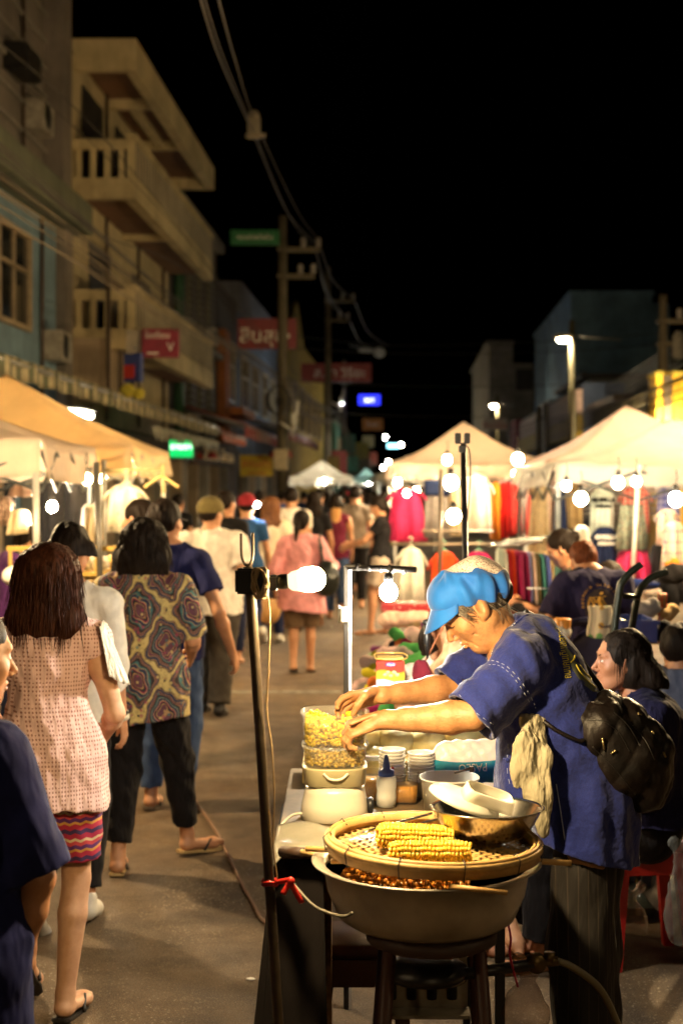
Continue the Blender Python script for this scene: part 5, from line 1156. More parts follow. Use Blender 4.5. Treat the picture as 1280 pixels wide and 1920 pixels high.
# steamer / blender with corn
def sq_ring(cx, cy, z, r, n=32, p=3.4):
    out = []
    for i in range(n):
        a = 2 * PI * i / n; c, s = math.cos(a), math.sin(a); k = (abs(c) ** p + abs(s) ** p) ** (-1 / p); out.append(Vector((cx + r * k * c, cy + r * k * s, z)))
    return out
SX, SY = -.018, 3.92
t = thing('corn_steamer', 'ivory food steamer with two clear tiers full of corn kernels', 'steamer', (0, 0, 0))
m = MB(); m.loft([sq_ring(SX, SY, z, r, p=2.6) for z, r in ((TZ, .084), (TZ + .008, .094), (TZ + .045, .091), (TZ + .078, .083), (TZ + .098, .080))]); b_ = m.build('base', M_IVORY, t)
m = MB(); m.lathe([(.02, 0), (.024, .012), (.018, .018)], 14, (SX + .088, SY - .02, TZ + .04), (1, 0, 0)); m.build('knob', M_BLACKP, b_)
m = MB(); m.loft([sq_ring(SX, SY, z, r) for z, r in ((TZ + .099, .078), (TZ + .103, .084), (TZ + .142, .087), (TZ + .146, .0885), (TZ + .150, .0885))]); b_ = m.build('drip_tray', M_BEIGEP, t)
m = MB(); m.tube(smooth_pts([(SX - .03, SY - .088, TZ + .140), (SX - .012, SY - .094, TZ + .126), (SX + .016, SY - .094, TZ + .126), (SX + .036, SY - .088, TZ + .140)], 4), .004, 6); m.build('handle', M_IVORY, b_)
def tier(z0, z1, r0, r1, name):
    m = MB(); m.loft([sq_ring(SX, SY, z, r) for z, r in ((z0, r0), (z1 - .006, r1), (z1 - .004, r1 + .004), (z1, r1 + .004), (z1, r1 + .001), (z1 - .006, r1 - .002), (z0 + .003, r0 - .002))], cap=True); return m.build(name, M_CLEAR, t)
tier(TZ + .151, TZ + .208, .083, .088, 'lower_tier'); b2 = tier(TZ + .204, TZ + .296, .0845, .0905, 'upper_tier')
m = MB(); m.loft([sq_ring(SX, SY, z, r) for z, r in ((TZ + .201, .0885), (TZ + .205, .0905), (TZ + .208, .0905), (TZ + .210, .0885))], cap=False); m.tube(smooth_pts([(SX - .03, SY - .0915, TZ + .208), (SX, SY - .096, TZ + .203), (SX + .03, SY - .0915, TZ + .208)], 4), .003, 6); m.build('tier_rim', M_CLEAR, b2)
# kernels
rnd = random.Random(21)
def kernels(m, n, zf, rmax, size=.0062, smin=0):
    for k in range(n):
        edge = rnd.random() < .6; a = rnd.uniform(0, 2 * PI); c, s = math.cos(a), math.sin(a); p = 3.4; kk = (abs(c) ** p + abs(s) ** p) ** (-1 / p)
        rr = rmax * kk * (1 - .09 * rnd.random() if edge else math.sqrt(rnd.random())); x, y = SX + rr * c, SY + rr * s; z = zf(x, y, edge)
        s_ = size * rnd.uniform(.8, 1.2); M_ = Euler((rnd.uniform(0, 6), rnd.uniform(0, 6), rnd.uniform(0, 6))).to_matrix().to_4x4()
        m.ball((x, y, z), (s_, s_ * .8, s_ * .62), 7, 5, M_)
M_KERN = mat('corn_kernel', (.85, .55, .03), rough=.3, var=.35, scale=60, bump=.1, sss=.1); M_KERN2 = mat('boiled_kernel', (.50, .34, .05), rough=.35, var=.4, scale=60, bump=.1)
hs = lambda x, y: TZ + .272 - .10 * abs(x - SX + .02) * 1.2 + .01 * math.sin(60 * x) + .012 * math.sin(45 * y)
m = MB(); kernels(m, 1300, lambda x, y, e: rnd.uniform(TZ + .212, hs(x, y)) if e else hs(x, y) + rnd.uniform(-.008, .003), .080); o = one('corn_kernels', m, M_KERN, 'bright loose corn kernels heaped in the upper clear tier', 'corn', kind='stuff')
m = MB(); kernels(m, 750, lambda x, y, e: rnd.uniform(TZ + .158, TZ + .200), .079, .0072); one('corn_kernels', m, M_KERN2, 'duller wet corn kernels in the lower clear tier', 'corn', kind='stuff')
m = MB(); m.tube(smooth_pts([(SX - .085, SY - .03, TZ + .02), (SX - .115, SY - .06, TZ + .022), (SX - .14, SY - .12, TZ + .012), (SX - .15, SY - .17, TZ - .01), (-.155, 3.6, TZ - .12)], 5), .004, 6); one('steamer_cord', m, M_IVORY, 'white electric cord looping off the steamer base', 'cord')
# basin
PX, PY, PZ = .196, 3.30, .887
t = thing('aluminium_basin', 'wide aluminium basin with a flared rim under the bamboo tray', 'basin', (PX, PY, 0))
m = MB(); m.lathe([(.02, .752), (.185, .752), (.205, .765), (.228, .82), (.238, .876), (.262, .886), (.266, .889), (.262, .892), (.236, .884), (.225, .83), (.2, .775), (.02, .77)], 72); m.build('bowl', M_ALU, t)
t2 = NT('corn_broth'); t2.color((.16, .055, .008)); t2.set(rough=.08, spec=.8); t2.bump(t2.noise(t2.coord(), 40, 3), .25, .004)
m = MB(); m.lathe([(.002, .868), (.2325, .868)], 48, (0, 0, 0)); m.build('broth', t2.m, t)
def cob_mesh(L=.184, R=.0235):
    m = MB(); rows = 12; n = int(L / .0072)
    m.tube([(-L / 2 + .006, 0, 0), (-L * .3, 0, 0), (L * .3, 0, 0), (L / 2 - .004, 0, 0)], [R * .55, R * .86, R * .86, R * .6], 12)
    for i in range(n):
        x = -L / 2 + .006 + i * .0072; e = min(1, (i + 1) / 3.5, (n - i) / 4.0) ** .5
        for j in range(rows):
            a = 2 * PI * (j + .08 * math.sin(i)) / rows; rr = R * (.55 + .45 * e) * .93
            m.ball((x + .002 * math.sin(j * 5 + i), rr * math.cos(a), rr * math.sin(a)), (.0043, .0064, .0058), 6, 5)
    return m
M_COB = mat('corn_on_cob', (.74, .47, .05), rough=.27, var=.22, scale=22, bump=.05, sss=.1)
cm = cob_mesh().mesh('cob'); cm.materials.append(M_COB)
CZ = .936
for (loc, rz, ry, lab, s_) in (((.175, 3.335, CZ), -.10, .04, 'boiled corn cob lying behind, left of the steel bowl', 1.0), ((.168, 3.262, CZ + .012), .12, .06, 'boiled corn cob in the middle of the three, half on its neighbour', .98), ((.197, 3.175, CZ), -.02, -.01, 'frontmost boiled corn cob on the bamboo tray', 1.02)):
    o = bpy.data.objects.new('corn_cob', cm); C.objects.link(o); o.location = loc; o.rotation_euler = (rz * 3, ry, rz); o.scale = (s_,) * 3; tag(o, lab, 'corn cob')
# cobs floating in broth
for (loc, rz, lab) in (((.085, 3.19, .866), -.5, 'corn cob floating in the broth under the left edge of the tray'), ((.19, 3.118, .866), .06, 'corn cob floating in the broth below the front of the tray')):
    o = bpy.data.objects.new('corn_cob', cm.copy()); o.data.materials.clear(); o.data.materials.append(mat('soaked_corn', (.42, .16, .02), rough=.15, var=.3)); C.objects.link(o); o.location = loc; o.rotation_euler = (0, 0, rz); tag(o, lab, 'corn cob')
# bamboo tray
t = thing('bamboo_tray', 'round woven bamboo tray resting over the aluminium basin', 'tray', (.212, 3.30, .906)); t.rotation_euler = (.0, .028, 0)
TR = .246
m = MB(); m.lathe([(TR - .006, .0), (TR, .001), (TR + .001, .036), (TR - .003, .040), (TR - .007, .036), (TR - .009, .002), (TR - .006, .0)], 72, cap=False); rimo = m.build('rim', M_BAMB, t)
m = MB(); m.lathe([(TR + .001, .018), (TR + .006, .019), (TR + .007, .032), (TR + .001, .033)], 72, cap=False); m.lathe([(TR - .016, .022), (TR - .0095, .022), (TR - .0095, .037), (TR - .015, .037), (TR - .016, .022)], 72, cap=False); m.build('rim_band', M_BAMB2, rimo)
for k in range(11):
    m = MB(); a = 2 * PI * k / 11 + .35; c, s = math.cos(a), math.sin(a); e = Vector((c, s, 0))
    m.tube([e * (TR - .018) + Vector((0, 0, .03)), e * (TR - .004) + Vector((0, 0, .044)), e * (TR + .0095) + Vector((0, 0, .03)), e * (TR + .003) + Vector((0, 0, -.003)), e * (TR - .014) + Vector((0, 0, .0))], .0014, 5); m.build('binding', M_BLACKP, rimo)
m = MB(); wdt = .0078; gap = .0168
n = int(2 * TR / gap)
for i in range(n + 1):
    x = -TR + i * gap; h_ = math.sqrt(max(0, (TR - .008) ** 2 - x * x))
    if h_ < .03: continue
    st = int(h_ * 2 / gap) + 1
    for ax in (0, 1):
        pts = []
        for k in range(st * 2 + 1):
            y = -h_ + k * h_ * 2 / (st * 2); g_ = int(round((y + TR) / gap)); ph = ((i + g_ * (1 if ax else 1)) % 4) < 2; z = .008 + (.0016 if ph ^ bool(ax) else -.0016)
            pts.append((x, y, z) if ax == 0 else (y, x, z))
        vs = []; 
        for (px_, py_, pz_) in pts: vs += ([(px_ - wdt / 2, py_, pz_), (px_ + wdt / 2, py_, pz_)] if ax == 0 else [(px_, py_ - wdt / 2, pz_), (px_, py_ + wdt / 2, pz_)])
        m.add(vs, [(2 * k, 2 * k + 1, 2 * k + 3, 2 * k + 2) for k in range(len(pts) - 1)])
R45 = Matrix.Rotation(math.radians(38), 4, 'Z'); m.v = [tuple(R45 @ Vector(v)) for v in m.v]; m.build('woven_base', M_BAMB2, t)
m = MB(); m.tube([(.02, -TR - .01, -.008), (.14, -TR - .035, -.012)], [.006, .005], 7); m.tube([(-TR - .05, .02, -.006), (TR + .07, -.03, -.010)], .007, 7); m.tube([(-TR + .01, -.08, -.008), (TR, .02, -.008)], .006, 6); m.build('support_stick', M_BAMB, t)
# tongs and knife on tray
t = thing('tongs', 'steel tongs lying on the back of the bamboo tray', 'tongs', (0, 0, 0))
for dx in (0, .028): m = MB(); m.grid(lambda u, v: Vector((.05 + dx + .17 * u, 3.36 + .1 * u - dx * 1.4 + .0 + .016 * (v - .5), .936 + .022 * u + .004 * math.cos(PI * (v - .5)))), 10, 4, .0015); m.build('arm', M_INOX, t)
# bowl, lids
t = thing('steel_bowl', 'deep stainless steel bowl standing on the right of the bamboo tray', 'bowl', (.345, 3.38, .915)); t.rotation_euler = (-.02, .0, 0)
m = MB(); m.lathe([(.005, .001), (.06, .001), (.085, .012), (.112, .040), (.128, .070), (.132, .076), (.1365, .0775), (.132, .079), (.126, .072), (.108, .042), (.08, .016), (.005, .005)], 64); m.build('shell', M_INOX, t)
def lid(name, label, loc, r, rot, h=.008):
    t = thing(name, label, 'lid', loc); t.rotation_euler = rot; m = MB(); m.lathe([(.003, h), (r * .8, h), (r * .86, h * .4), (r * .97, h * .3), (r, -.004), (r * .985, -.005), (r * .95, .0), (r * .84, .0015), (r * .003, .003)], 48); m.build('disc', M_FROST, t); return t
lid('plastic_cover', 'round frosted plastic lid leaning on the steel bowl', (.290, 3.36, 1.012), .088, (.12, .34, .2), .012)
t = thing('plastic_box', 'shallow frosted plastic box lid standing askew in the steel bowl', 'box lid', (.340, 3.345, 1.010)); t.rotation_euler = (.25, .34, .15); m = MB(); m.loft([sq_ring(0, 0, z, r, 24, 5) for z, r in ((0, .060), (.028, .055), (.030, .052), (.027, .052), (.002, .056))]); o = m.build('box', M_FROST, t); o.scale = (1.05, .62, 1)
# cups
M_CUP = mat('white_cup', (.72, .70, .64), rough=.35, var=.05, bump=.02)
def cup_stack(px, pyt, Y, n, label):
    p = P(px, pyt, Y); grp = 'white cups in the ' + label; prof = [(.024, 0), (.035, .056), (.0385, .058), (.039, .061), (.0365, .062), (.033, .056), (.022, .004)]
    m = MB(); m.lathe([(.0235, .0), (.0345, .05), (.039, .053), (.0395, .057), (.0365, .058), (.0335, .052), (.022, .004), (.001, .003)], 28); me = m.mesh('cup'); me.materials.append(M_CUP)
    z = TZ + .001; k = 0
    while z + .058 < p.z + .002:
        o = bpy.data.objects.new('paper_cup', me); C.objects.link(o); o.location = (p.x + .0012 * math.sin(k * 2.1), p.y, z); tag(o, 'white paper cup nested in the ' + label, 'cup', grp); z += .0095; k += 1
cup_stack(735, 1402, 4.18, 9, 'left stack of cups beside the squeeze bottle'); cup_stack(789, 1405, 4.18, 9, 'right stack of cups before the paper bag')
cup_stack(699, 1412, 4.3, 9, 'stack of cups half hidden by the steamer')
# squeeze bottle
p = P(724, 1510, 4.06); t = thing('squeeze_bottle', 'clear squeeze bottle with a pointed blue cap', 'bottle', (p.x, 4.06, TZ + .001))
m = MB(); m.lathe([(.02, 0), (.029, .002), (.0295, .03), (.027, .045), (.0295, .06), (.029, .078), (.024, .088), (.02, .09)], 28); m.build('bottle_body', clear_mat('milky_plastic', (.72, .72, .68), .55, .2, .5), t)
m = MB(); m.lathe([(.023, .088), (.023, .103), (.012, .108), (.009, .125), (.006, .142), (.003, .148)], 20); m.build('cap', mat('blue_cap', (.04, .08, .36), rough=.35, bump=0), t)
m = MB(); m.lathe([(.001, .002), (.026, .003), (.0265, .04), (.001, .042)], 20); m.build('syrup', mat('pale_syrup', (.55, .48, .36), rough=.2), t)
m = MB(); m.ball((0, 0, 0), (.006, .006, .006)); o = one('bottle_tip', m, M_REDT, 'tiny red bottle tip behind the blue cap', 'cap'); o.location = P(735, 1441, 4.12)
# orange tubs
def tub(px, Y, r, h, label, mt, fill=None, fh=.7, name='plastic_tub', p_=2.4, off=0):
    p = P(px, 1500, Y); t = thing(name, label, 'tub', (p.x, Y, TZ + .001 + off)); m = MB(); m.loft([sq_ring(0, 0, z, rr, 32, p_) for z, rr in ((0, r * .86), (h - .006, r * .98), (h - .004, r * 1.03), (h, r * 1.03), (h, r * .99), (.004, r * .84))]); m.build('wall', mt, t)
    if fill: m = MB(); m.loft([sq_ring(0, 0, z, rr, 24, p_) for z, rr in ((.005, r * .83), (h * fh, r * .93))]); m.build('filling', fill, t)
    return t
M_ORG2 = mat('orange_syrup', (.75, .34, .03), rough=.3, var=.4, scale=20)
tub(757, 4.12, .042, .085, 'square clear tub with orange syrup behind the squeeze bottle', M_CLEAR, M_ORG2, .6, p_=5); tub(698, 4.14, .04, .085, 'clear tub with orange syrup between the steamer and the bottle', M_CLEAR, M_ORG2, .75, p_=5)
tub(842, 4.02, .082, .094, 'wide round frosted tub with a spoon inside', M_FROST, mat('coconut_cream', (.6, .55, .4), rough=.4), .55)
m = MB(); m.tube([P(852, 1449, 4.03), P(884, 1440, 4.0)], .004, 6); m.box(tuple(P(880, 1448, 4.01)), tuple(P(887, 1437, 4.02)));  one('spoon', m, M_WOODD, 'spoon with a dark handle lying in the frosted tub', 'spoon')
lid('tub_cover', 'small white lid lying flat before the orange tubs', (P(743, 1518, 3.85).x, 3.85, TZ + .01), .042, (0, 0, 0), .006)
m = MB(); m.ball((0, 0, 0), (.03, .05, .02)); o = one('orange_cloth', m, mat('salmon_wrap', (.6, .2, .1)), 'salmon coloured wrap lying beside the flat white lid', 'wrap'); o.location = P(795, 1530, 3.78); o.location.z = TZ + .015
# paper bag
t = thing('tissue_pack', 'white and teal tissue pack printed with upside-down lettering', 'tissue pack', (0, 0, 0)); a = P(821, 1470, 4.2); b_ = P(940, 1383, 4.2)
g = SDF(.004); ctr = (a + b_) / 2; hw, hh = (b_.x - a.x) / 2, (b_.z - a.z) / 2
g.cone((a.x + .035, 4.2, ctr.z - .02), (b_.x - .03, 4.2, ctr.z - .01), .055, .052, .03, ((0, 1, 0), .65)); g.cone((a.x + .03, 4.2, ctr.z + .02), (b_.x - .03, 4.2, ctr.z + .03), .04, .035, .03, ((0, 1, 0), .5)); g.noise(.0022, 60)
pm = NT('tissue_wrap'); v = pm.coord(); s_ = pm.n('ShaderNodeSeparateXYZ'); pm.l(v, s_.inputs[0]); lim = pm.math('LESS_THAN', pm.math('ADD', s_.outputs[2], pm.math('MULTIPLY', pm.math('SINE', pm.math('MULTIPLY', s_.outputs[0], 22)), .004)), ctr.z + .006)
pm.color(pm.mix(lim, (.72, .68, .66), (.03, .28, .42))); pm.set(rough=.3); pm.bump(pm.noise(v, 25, 4), .5, .01); g.build('wrapper', pm.m, t)
lettering('PASEO', .034, M_WHT, t, (ctr.x + .005, 4.162, ctr.z - .012), rot=(PI / 2, PI - .05, 0), depth=.0012, sx=.85)
# melons / peeled fruit
M_MEL = mat('pale_melon_skin', (.62, .50, .20), rough=.4, var=.2, scale=12, bump=.15, bdist=.003)
ml = [(645 + 45, 1385, 28, 4.38), (712, 1372, 30, 4.42), (745, 1388, 34, 4.36), (772, 1375, 26, 4.5), (798, 1392, 36, 4.36), (830, 1374, 26, 4.46), (868, 1374, 34, 4.38), (905, 1372, 30, 4.44), (708, 1420, 24, 4.34), (700, 1440, 20, 4.28), (930, 1385, 30, 4.4)]
for i, (px, py, r, Y) in enumerate(ml):
    g = SDF(.006); R_ = r / F * Y; g.ell((0, 0, 0), (R_ * 1.15, R_, R_ * .8)); g.ell((R_ * .7, 0, R_ * .3), R_ * .35, .03); g.noise(.0015, 50, seed=i); me = g.mesh('melon'); me.materials.append(M_MEL)
    o = bpy.data.objects.new('melon', me); C.objects.link(o); o.location = P(px, py, Y); o.rotation_euler = (0, .3 * math.sin(i * 3), i * 1.3); tag(o, 'pale yellow peeled melon in the pile at the back of the table', 'melon', 'peeled melons piled at the back of the table')
m = MB(); m.box((-.12, 4.34, TZ + .001), (.42, 4.56, TZ + .07)); one('fruit_crate', m, mat('pale_crate', (.42, .3, .12), var=.3), 'shallow crate holding the peeled melons', 'crate', bevel=.006)
# tall lamp pole with clip lamp
t = thing('lamp_pole', 'leaning thin steel pole with a forked top in the left foreground', 'lamp pole', (0, 0, 0)); YP = 3.2
base = P(548, 2373, YP); base.z = 0.0
M_PIPE = mat('brown_steel_pipe', (.075, .055, .035), rough=.38, var=.4, scale=12, metal=.5)
m = MB(); m.tube([base, P(522, 1920, YP), P(470, 1105, YP), P(463, 1062, YP)], .0118, 12); m.build('pipe', M_PIPE, t)
m = MB(); m.tube(smooth_pts([P(452, 1000, YP), P(453, 1040, YP), P(458, 1056, YP), P(464, 1060, YP), P(470, 1056, YP), P(474, 1040, YP), P(474, 999, YP)], 4), .0032, 8); m.build('fork', M_PIPE, t)
t = thing('clip_lamp', 'glowing bulb lamp clamped near the top of the leaning pole', 'lamp', (0, 0, 0))
def pbox(m, px0, py0, px1, py1, Y, d, th=0): a = P(px0, py1, Y); b_ = P(px1, py0, Y); m.box((a.x, Y - d / 2, a.z), (b_.x, Y + d / 2, b_.z)); return m
m = MB(); pbox(m, 442, 1065, 503, 1113, YP - .005, .05); o = m.build('clamp', M_BLACKP, t, bevel=.005); m = MB(); pbox(m, 503, 1078, 522, 1106, YP, .035); m.build('clamp_arm', M_BLACKP, t, bevel=.004)
m = MB(); c0 = P(520, 1091, YP); m.lathe([(.014, 0), (.017, .005), (.017, .02), (.014, .024)], 20, c0, (1, 0, .05)); m.build('socket', M_BLACKP, t)
m = MB(); m.lathe([(.014, 0), (.021, .008), (.024, .022), (.024, .03)], 24, c0 + Vector((.024, 0, .001)), (1, 0, .08)); m.build('bulb_neck', emat('bulb_neck_glow', (1, .78, .42), .3), t)
m = MB(); m.lathe([(.024, 0), (.0275, .012), (.028, .026), (.024, .042), (.012, .052), (.001, .054)], 24, c0 + Vector((.054, 0, .004)), (1, 0, .08)); KEY = m.build('bulb_globe', emat('key_bulb_glow', (1, .72, .36), 430), t)
m = MB(); r_ = random.Random(2)
for k in range(9):
    c = P(488 + r_.uniform(-4, 5), 1092, YP - .006); rz_ = .030 + r_.uniform(-.004, .006); rx_ = .011 + r_.uniform(0, .006); m.tube([c + Vector((rx_ * math.cos(a) + .004 * math.sin(a * 2 + k), -.026 - .004 * math.cos(a * 2 + k), rz_ * math.sin(a))) for a in [2 * PI * j / 18 for j in range(19)]], .0017, 5)
m.tube(smooth_pts([P(500, 1100, 3.165), P(506, 1160, 3.17), P(503, 1260, 3.18), P(500, 1330, 3.19), P(509, 1400, 3.19), P(514, 1490, 3.19), P(512, 1580, 3.19), P(520, 1650, 3.19)], 6), .0019, 5)
one('lamp_wire', m, mat('tan_wire', (.30, .20, .09), rough=.5), 'thin tan wire coiled at the clip lamp and hanging along the pole', 'wire')
m = MB()
for z, dy in ((1652, 0), (1657, .0)): c = P(506, z, YP); m.tube([c + Vector((.017 * math.cos(a) + .0, .015 * math.sin(a), .002 * math.sin(3 * a))) for a in [2 * PI * j / 16 for j in range(17)]], .0035, 5)
m.grid(lambda u, v: P(515, 1655, YP - .02).lerp(P(545, 1650, YP - .03), u) + Vector((0, 0, .012 * (v - .5))), 6, 2, .002); m.ball(P(545, 1652, YP - .03), (.009, .008, .010)); m.grid(lambda u, v: P(546, 1658, YP - .03).lerp(P(566, 1693, YP - .03), u) + Vector((.012 * (v - .5), 0, .004 * (v - .5))), 6, 2, .002); m.grid(lambda u, v: P(543, 1655, YP - .03).lerp(P(530, 1677, YP - .035), u) + Vector((.012 * (v - .5), 0, -.004 * (v - .5))), 6, 2, .002)
one('red_ribbon', m, mat('red_ribbon_plastic', (.50, .02, .012), rough=.35), 'red plastic ribbon tying the leaning pole to the table cloth', 'ribbon')
m = MB(); m.tube(smooth_pts([P(548, 1655, 3.2), P(590, 1700, 3.15), P(640, 1718, 3.12), P(660, 1712, 3.05)], 5), .0035, 6); one('thin_hose', m, mat('grey_hose', (.14, .12, .08), rough=.5), 'thin grey hose drooping from the ribbon to the basin', 'hose')
# second lamp frame
t = thing('lamp_stand', 'black taped post with a side arm holding a bulb, behind the steamer', 'lamp pole', (0, 0, 0)); Y2 = 4.78
M_TAPE = mat('black_tape', (.014, .012, .011), rough=.35, var=.5, scale=30); a = P(649, 1060, Y2)
m = MB(); m.box((a.x - .009, Y2 - .01, 0), (a.x + .008, Y2 + .01, a.z)); m.build('post', M_TAPE, t, bevel=.003); m = MB(); m.box((a.x + .0085, Y2 - .008, 0), (a.x + .017, Y2 + .008, a.z - .005)); m.build('white_edge', M_WHT, t)
m = MB(); b_ = P(780, 1068, Y2 - .1); m.tube([a + Vector((0, 0, -.006)), b_], .0105, 8); [m.ball(a.lerp(b_, k / 6) + Vector((0, 0, -.004)), (.012, .012, .013), 8, 6) for k in range(1, 6)]; m.build('arm', M_TAPE, t)
m = MB(); c = P(647, 1152, Y2 - .01); m.cbox(c, (.03, .03, .05)); m.tube([c + Vector((-.02, 0, .03)), c + Vector((-.02, 0, -.03))], .006, 6); m.build('clamp', M_STEEL, t, bevel=.004)
bulb(728, 1110, 4.7, 10, 'bulb hanging from the side arm of the taped post', .030, (1, .93, .78), .03, None)
# tall clamp pole
t = thing('lamp_pole', 'tall thin dark pole with a two-jawed clamp on top, behind the blue cap', 'lamp pole', (0, 0, 0)); Y3 = 5.9
a = P(868, 830, Y3); b_ = P(870, 1060, Y3); b_.z = 0; b_.x += .03; m = MB(); m.tube([b_, a], .0125, 8); m.build('pipe', M_TAPE, t); m = MB()
for dx in (-10, 7): c = P(868 + dx, 822, Y3); m.cbox(c, (.024, .03, .045))
m.cbox(P(866, 842, Y3), (.03, .03, .03)); m.build('clamp', M_TAPE, t, bevel=.003); m = MB(); m.tube(smooth_pts([P(874, 835, Y3), P(880, 850, Y3), P(881, 900, Y3), P(875, 980, Y3)], 4), .003, 5); m.build('wire', M_CORD, t)
# under the table: stands, stool, tray, hose, bags
def stool(label, loc, w, h, m_, rz=0, top=None, name='plastic_stool'):
    t = thing(name, label, 'stool', loc, rz); mb = MB(); mb.loft([sq_ring(0, 0, z, r, 32, 6) for z, r in ((h - .035, w * .5), (h - .008, w * .485), (h, w * .46))]); s_ = mb.build('seat', m_, t)
    for sx in (-1, 1):
        for sy in (-1, 1):
            mb = MB(); a = Vector((sx * w * .42, sy * w * .42, h - .04)); b_ = Vector((sx * w * .56, sy * w * .56, 0)); q = .035
            mb.add([a + Vector((-q * sx, 0, 0)), a + Vector((.012 * sx, 0, 0)), a + Vector((.012 * sx, -q * sy, 0)), b_ + Vector((-q * .8 * sx, 0, 0)), b_ + Vector((.012 * sx, 0, 0)), b_ + Vector((.012 * sx, -q * .8 * sy, 0)), a + Vector((-q * sx, -q * sy, 0)), b_ + Vector((-q * .8 * sx, -q * .8 * sy, 0))], [(0, 1, 2, 6), (3, 7, 5, 4), (0, 3, 4, 1), (1, 4, 5, 2), (2, 5, 7, 6), (6, 7, 3, 0)])
            mb.build('leg', m_, t)
    mb = MB()
    for sx, sy in ((1, 0), (-1, 0), (0, 1), (0, -1)): c = (sx * w * .452, sy * w * .452, h - .08); mb.cbox(c, (.008 if sx else w * .78, .008 if sy else w * .78, .08))
    mb.build('apron', m_, t); return t
M_REDP = mat('red_plastic', (.36, .012, .010), rough=.38, var=.12, bump=.03); M_BRNP = mat('brown_stool_plastic', (.06, .02, .010), rough=.5)
t = thing('pot_stand', 'dark wooden stand under the aluminium basin', 'stand', (PX + .01, 3.26, 0)); m = MB(); m.lathe([(.14, .715), (.15, .72), (.15, .745), (.02, .75)], 32); m.build('top', M_WOODD, t)
for sx in (-1, 1):
    for sy in (-1, 1): m = MB(); m.tube([(sx * .10, sy * .1, .72), (sx * .15, sy * .14, 0)], .016, 6); m.build('leg', M_BRNP, t)
m = MB(); m.box((-.125, -.12, .33), (.125, -.10, .35)); m.build('rung', M_BRNP, t)
stool('orange-brown plastic stool under the table behind the basin', (.06, 4.25, 0), .26, .42, M_BRNP)
stool('red plastic stool carrying the seated person at the right', (1.12, 5.30, 0), .27, .46, M_REDP, .1)
t = thing('metal_tray', 'grey slotted metal tray standing under the basin', 'tray', (0, 0, 0)); a = P(712, 1885, 3.9); b_ = P(875, 1790, 3.9)
m = MB(); m.box((a.x, 3.88, a.z), (b_.x, 3.90, b_.z)); m.box((a.x - .004, 3.82, a.z - .01), (b_.x + .004, 3.9, a.z)); m.build('plate', M_ALU, t, bevel=.003); m = MB()
for k in range(4): x = a.x + .03 + k * .055; m.tube([(x, 3.868, a.z + .03), (x, 3.868, b_.z - .02)], .014, 8)
m.build('slot', M_TAPE, t); m = MB(); m.tube(smooth_pts([P(775, 1838, 3.84), P(770, 1815, 3.84), P(800, 1806, 3.84), P(860, 1808, 3.84), P(870, 1838, 3.84), P(830, 1850, 3.84), P(775, 1838, 3.84)], 4), .006, 6); m.build('wire_loop', M_INOX, t)
t = thing('gas_burner', 'black gas burner with a brass valve below the basin', 'burner', (0, 0, 0)); m = MB(); m.lathe([(.02, 0), (.09, .01), (.10, .03), (.06, .05), (.02, .05)], 20, (PX, 3.32, .60)); m.tube([(PX, 3.3, .61), P(1000, 1808, 3.3)], .014, 8); m.build('burner_head', M_TAPE, t)
m = MB(); c = P(1005, 1806, 3.3); m.lathe([(.02, -.012), (.026, 0), (.02, .012)], 14, c, (0, 1, 0)); m.tube([c, c + Vector((.05, 0, .005))], .011, 8); m.lathe([(.012, 0), (.014, .02)], 10, c + Vector((.03, 0, .005)), (0, 0, 1)); m.build('valve', mat('dull_brass', (.12, .08, .03), rough=.4, metal=.8), t)
m = MB(); m.tube(smooth_pts([c + Vector((.05, 0, .005)), P(1075, 1815, 3.3), P(1120, 1850, 3.3), P(1150, 1905, 3.3), P(1175, 1990, 3.32), P(1190, 2200, 3.35)], 6), .0085, 8); one('gas_hose', m, mat('yellow_grey_hose', (.16, .13, .07), rough=.5), 'thick dull yellow gas hose curving from the burner valve', 'hose')
m = MB(); m.tube(smooth_pts([P(950, 1725, 3.3), P(957, 1760, 3.28), P(955, 1790, 3.28), P(970, 1850, 3.3)], 4), .003, 5); one('pink_string', m, mat('pink_plastic_string', (.45, .02, .06), rough=.4), 'pink plastic string hanging below the basin', 'string')
def bag(px, py, w, h, Y, label, m_=None, seed=1, knot=True):
    p = P(px, py, Y); g = SDF(.008); W_, H_ = w / F * Y / 2, h / F * Y / 2
    g.ell((0, 0, -H_ * .2), (W_, W_ * .8, H_ * .8)); g.cone((0, 0, H_ * .3), (0, 0, H_ * .95), W_ * .5, W_ * .12, .03)
    if knot: g.cone((0, 0, H_ * .9), (W_ * .5, 0, H_ * 1.3), .01, .02, .01).cone((0, 0, H_ * .9), (-W_ * .4, 0, H_ * 1.3), .01, .02, .01)
    g.noise(.006, 38, (1, 1, .5), seed); g.noise(.003, 90, (1, 1, .5), seed + 1); me = g.mesh('bag'); me.materials.append(m_ or M_BAGP); o = bpy.data.objects.new('plastic_bag', me); C.objects.link(o); o.location = p; return tag(o, label, 'plastic bag')
bag(985, 1885, 90, 120, 3.6, 'amber tinted plastic bag below the gas valve', clear_mat('amber_bag', (.45, .22, .08), .3, .15, 1.2), 3); bag(1182, 1725, 62, 95, 5.6, 'clear plastic bag under the red stool', None, 5); bag(1272, 1690, 55, 170, 4.9, 'clear plastic bag hanging at the right edge', clear_mat('white_bag', (.4, .4, .36), .12, .2, 1.2), 7)
m = MB(); a = P(590, 1760, 3.9); m.box((a.x - .035, 3.95, .0), (a.x + .045, 4.35, .78)); one('woven_sack', m, mat('woven_sack_cloth', (.26, .14, .06), var=.4, scale=30), 'brown woven sack standing under the table beside the black cloth', 'sack', bevel=.03)
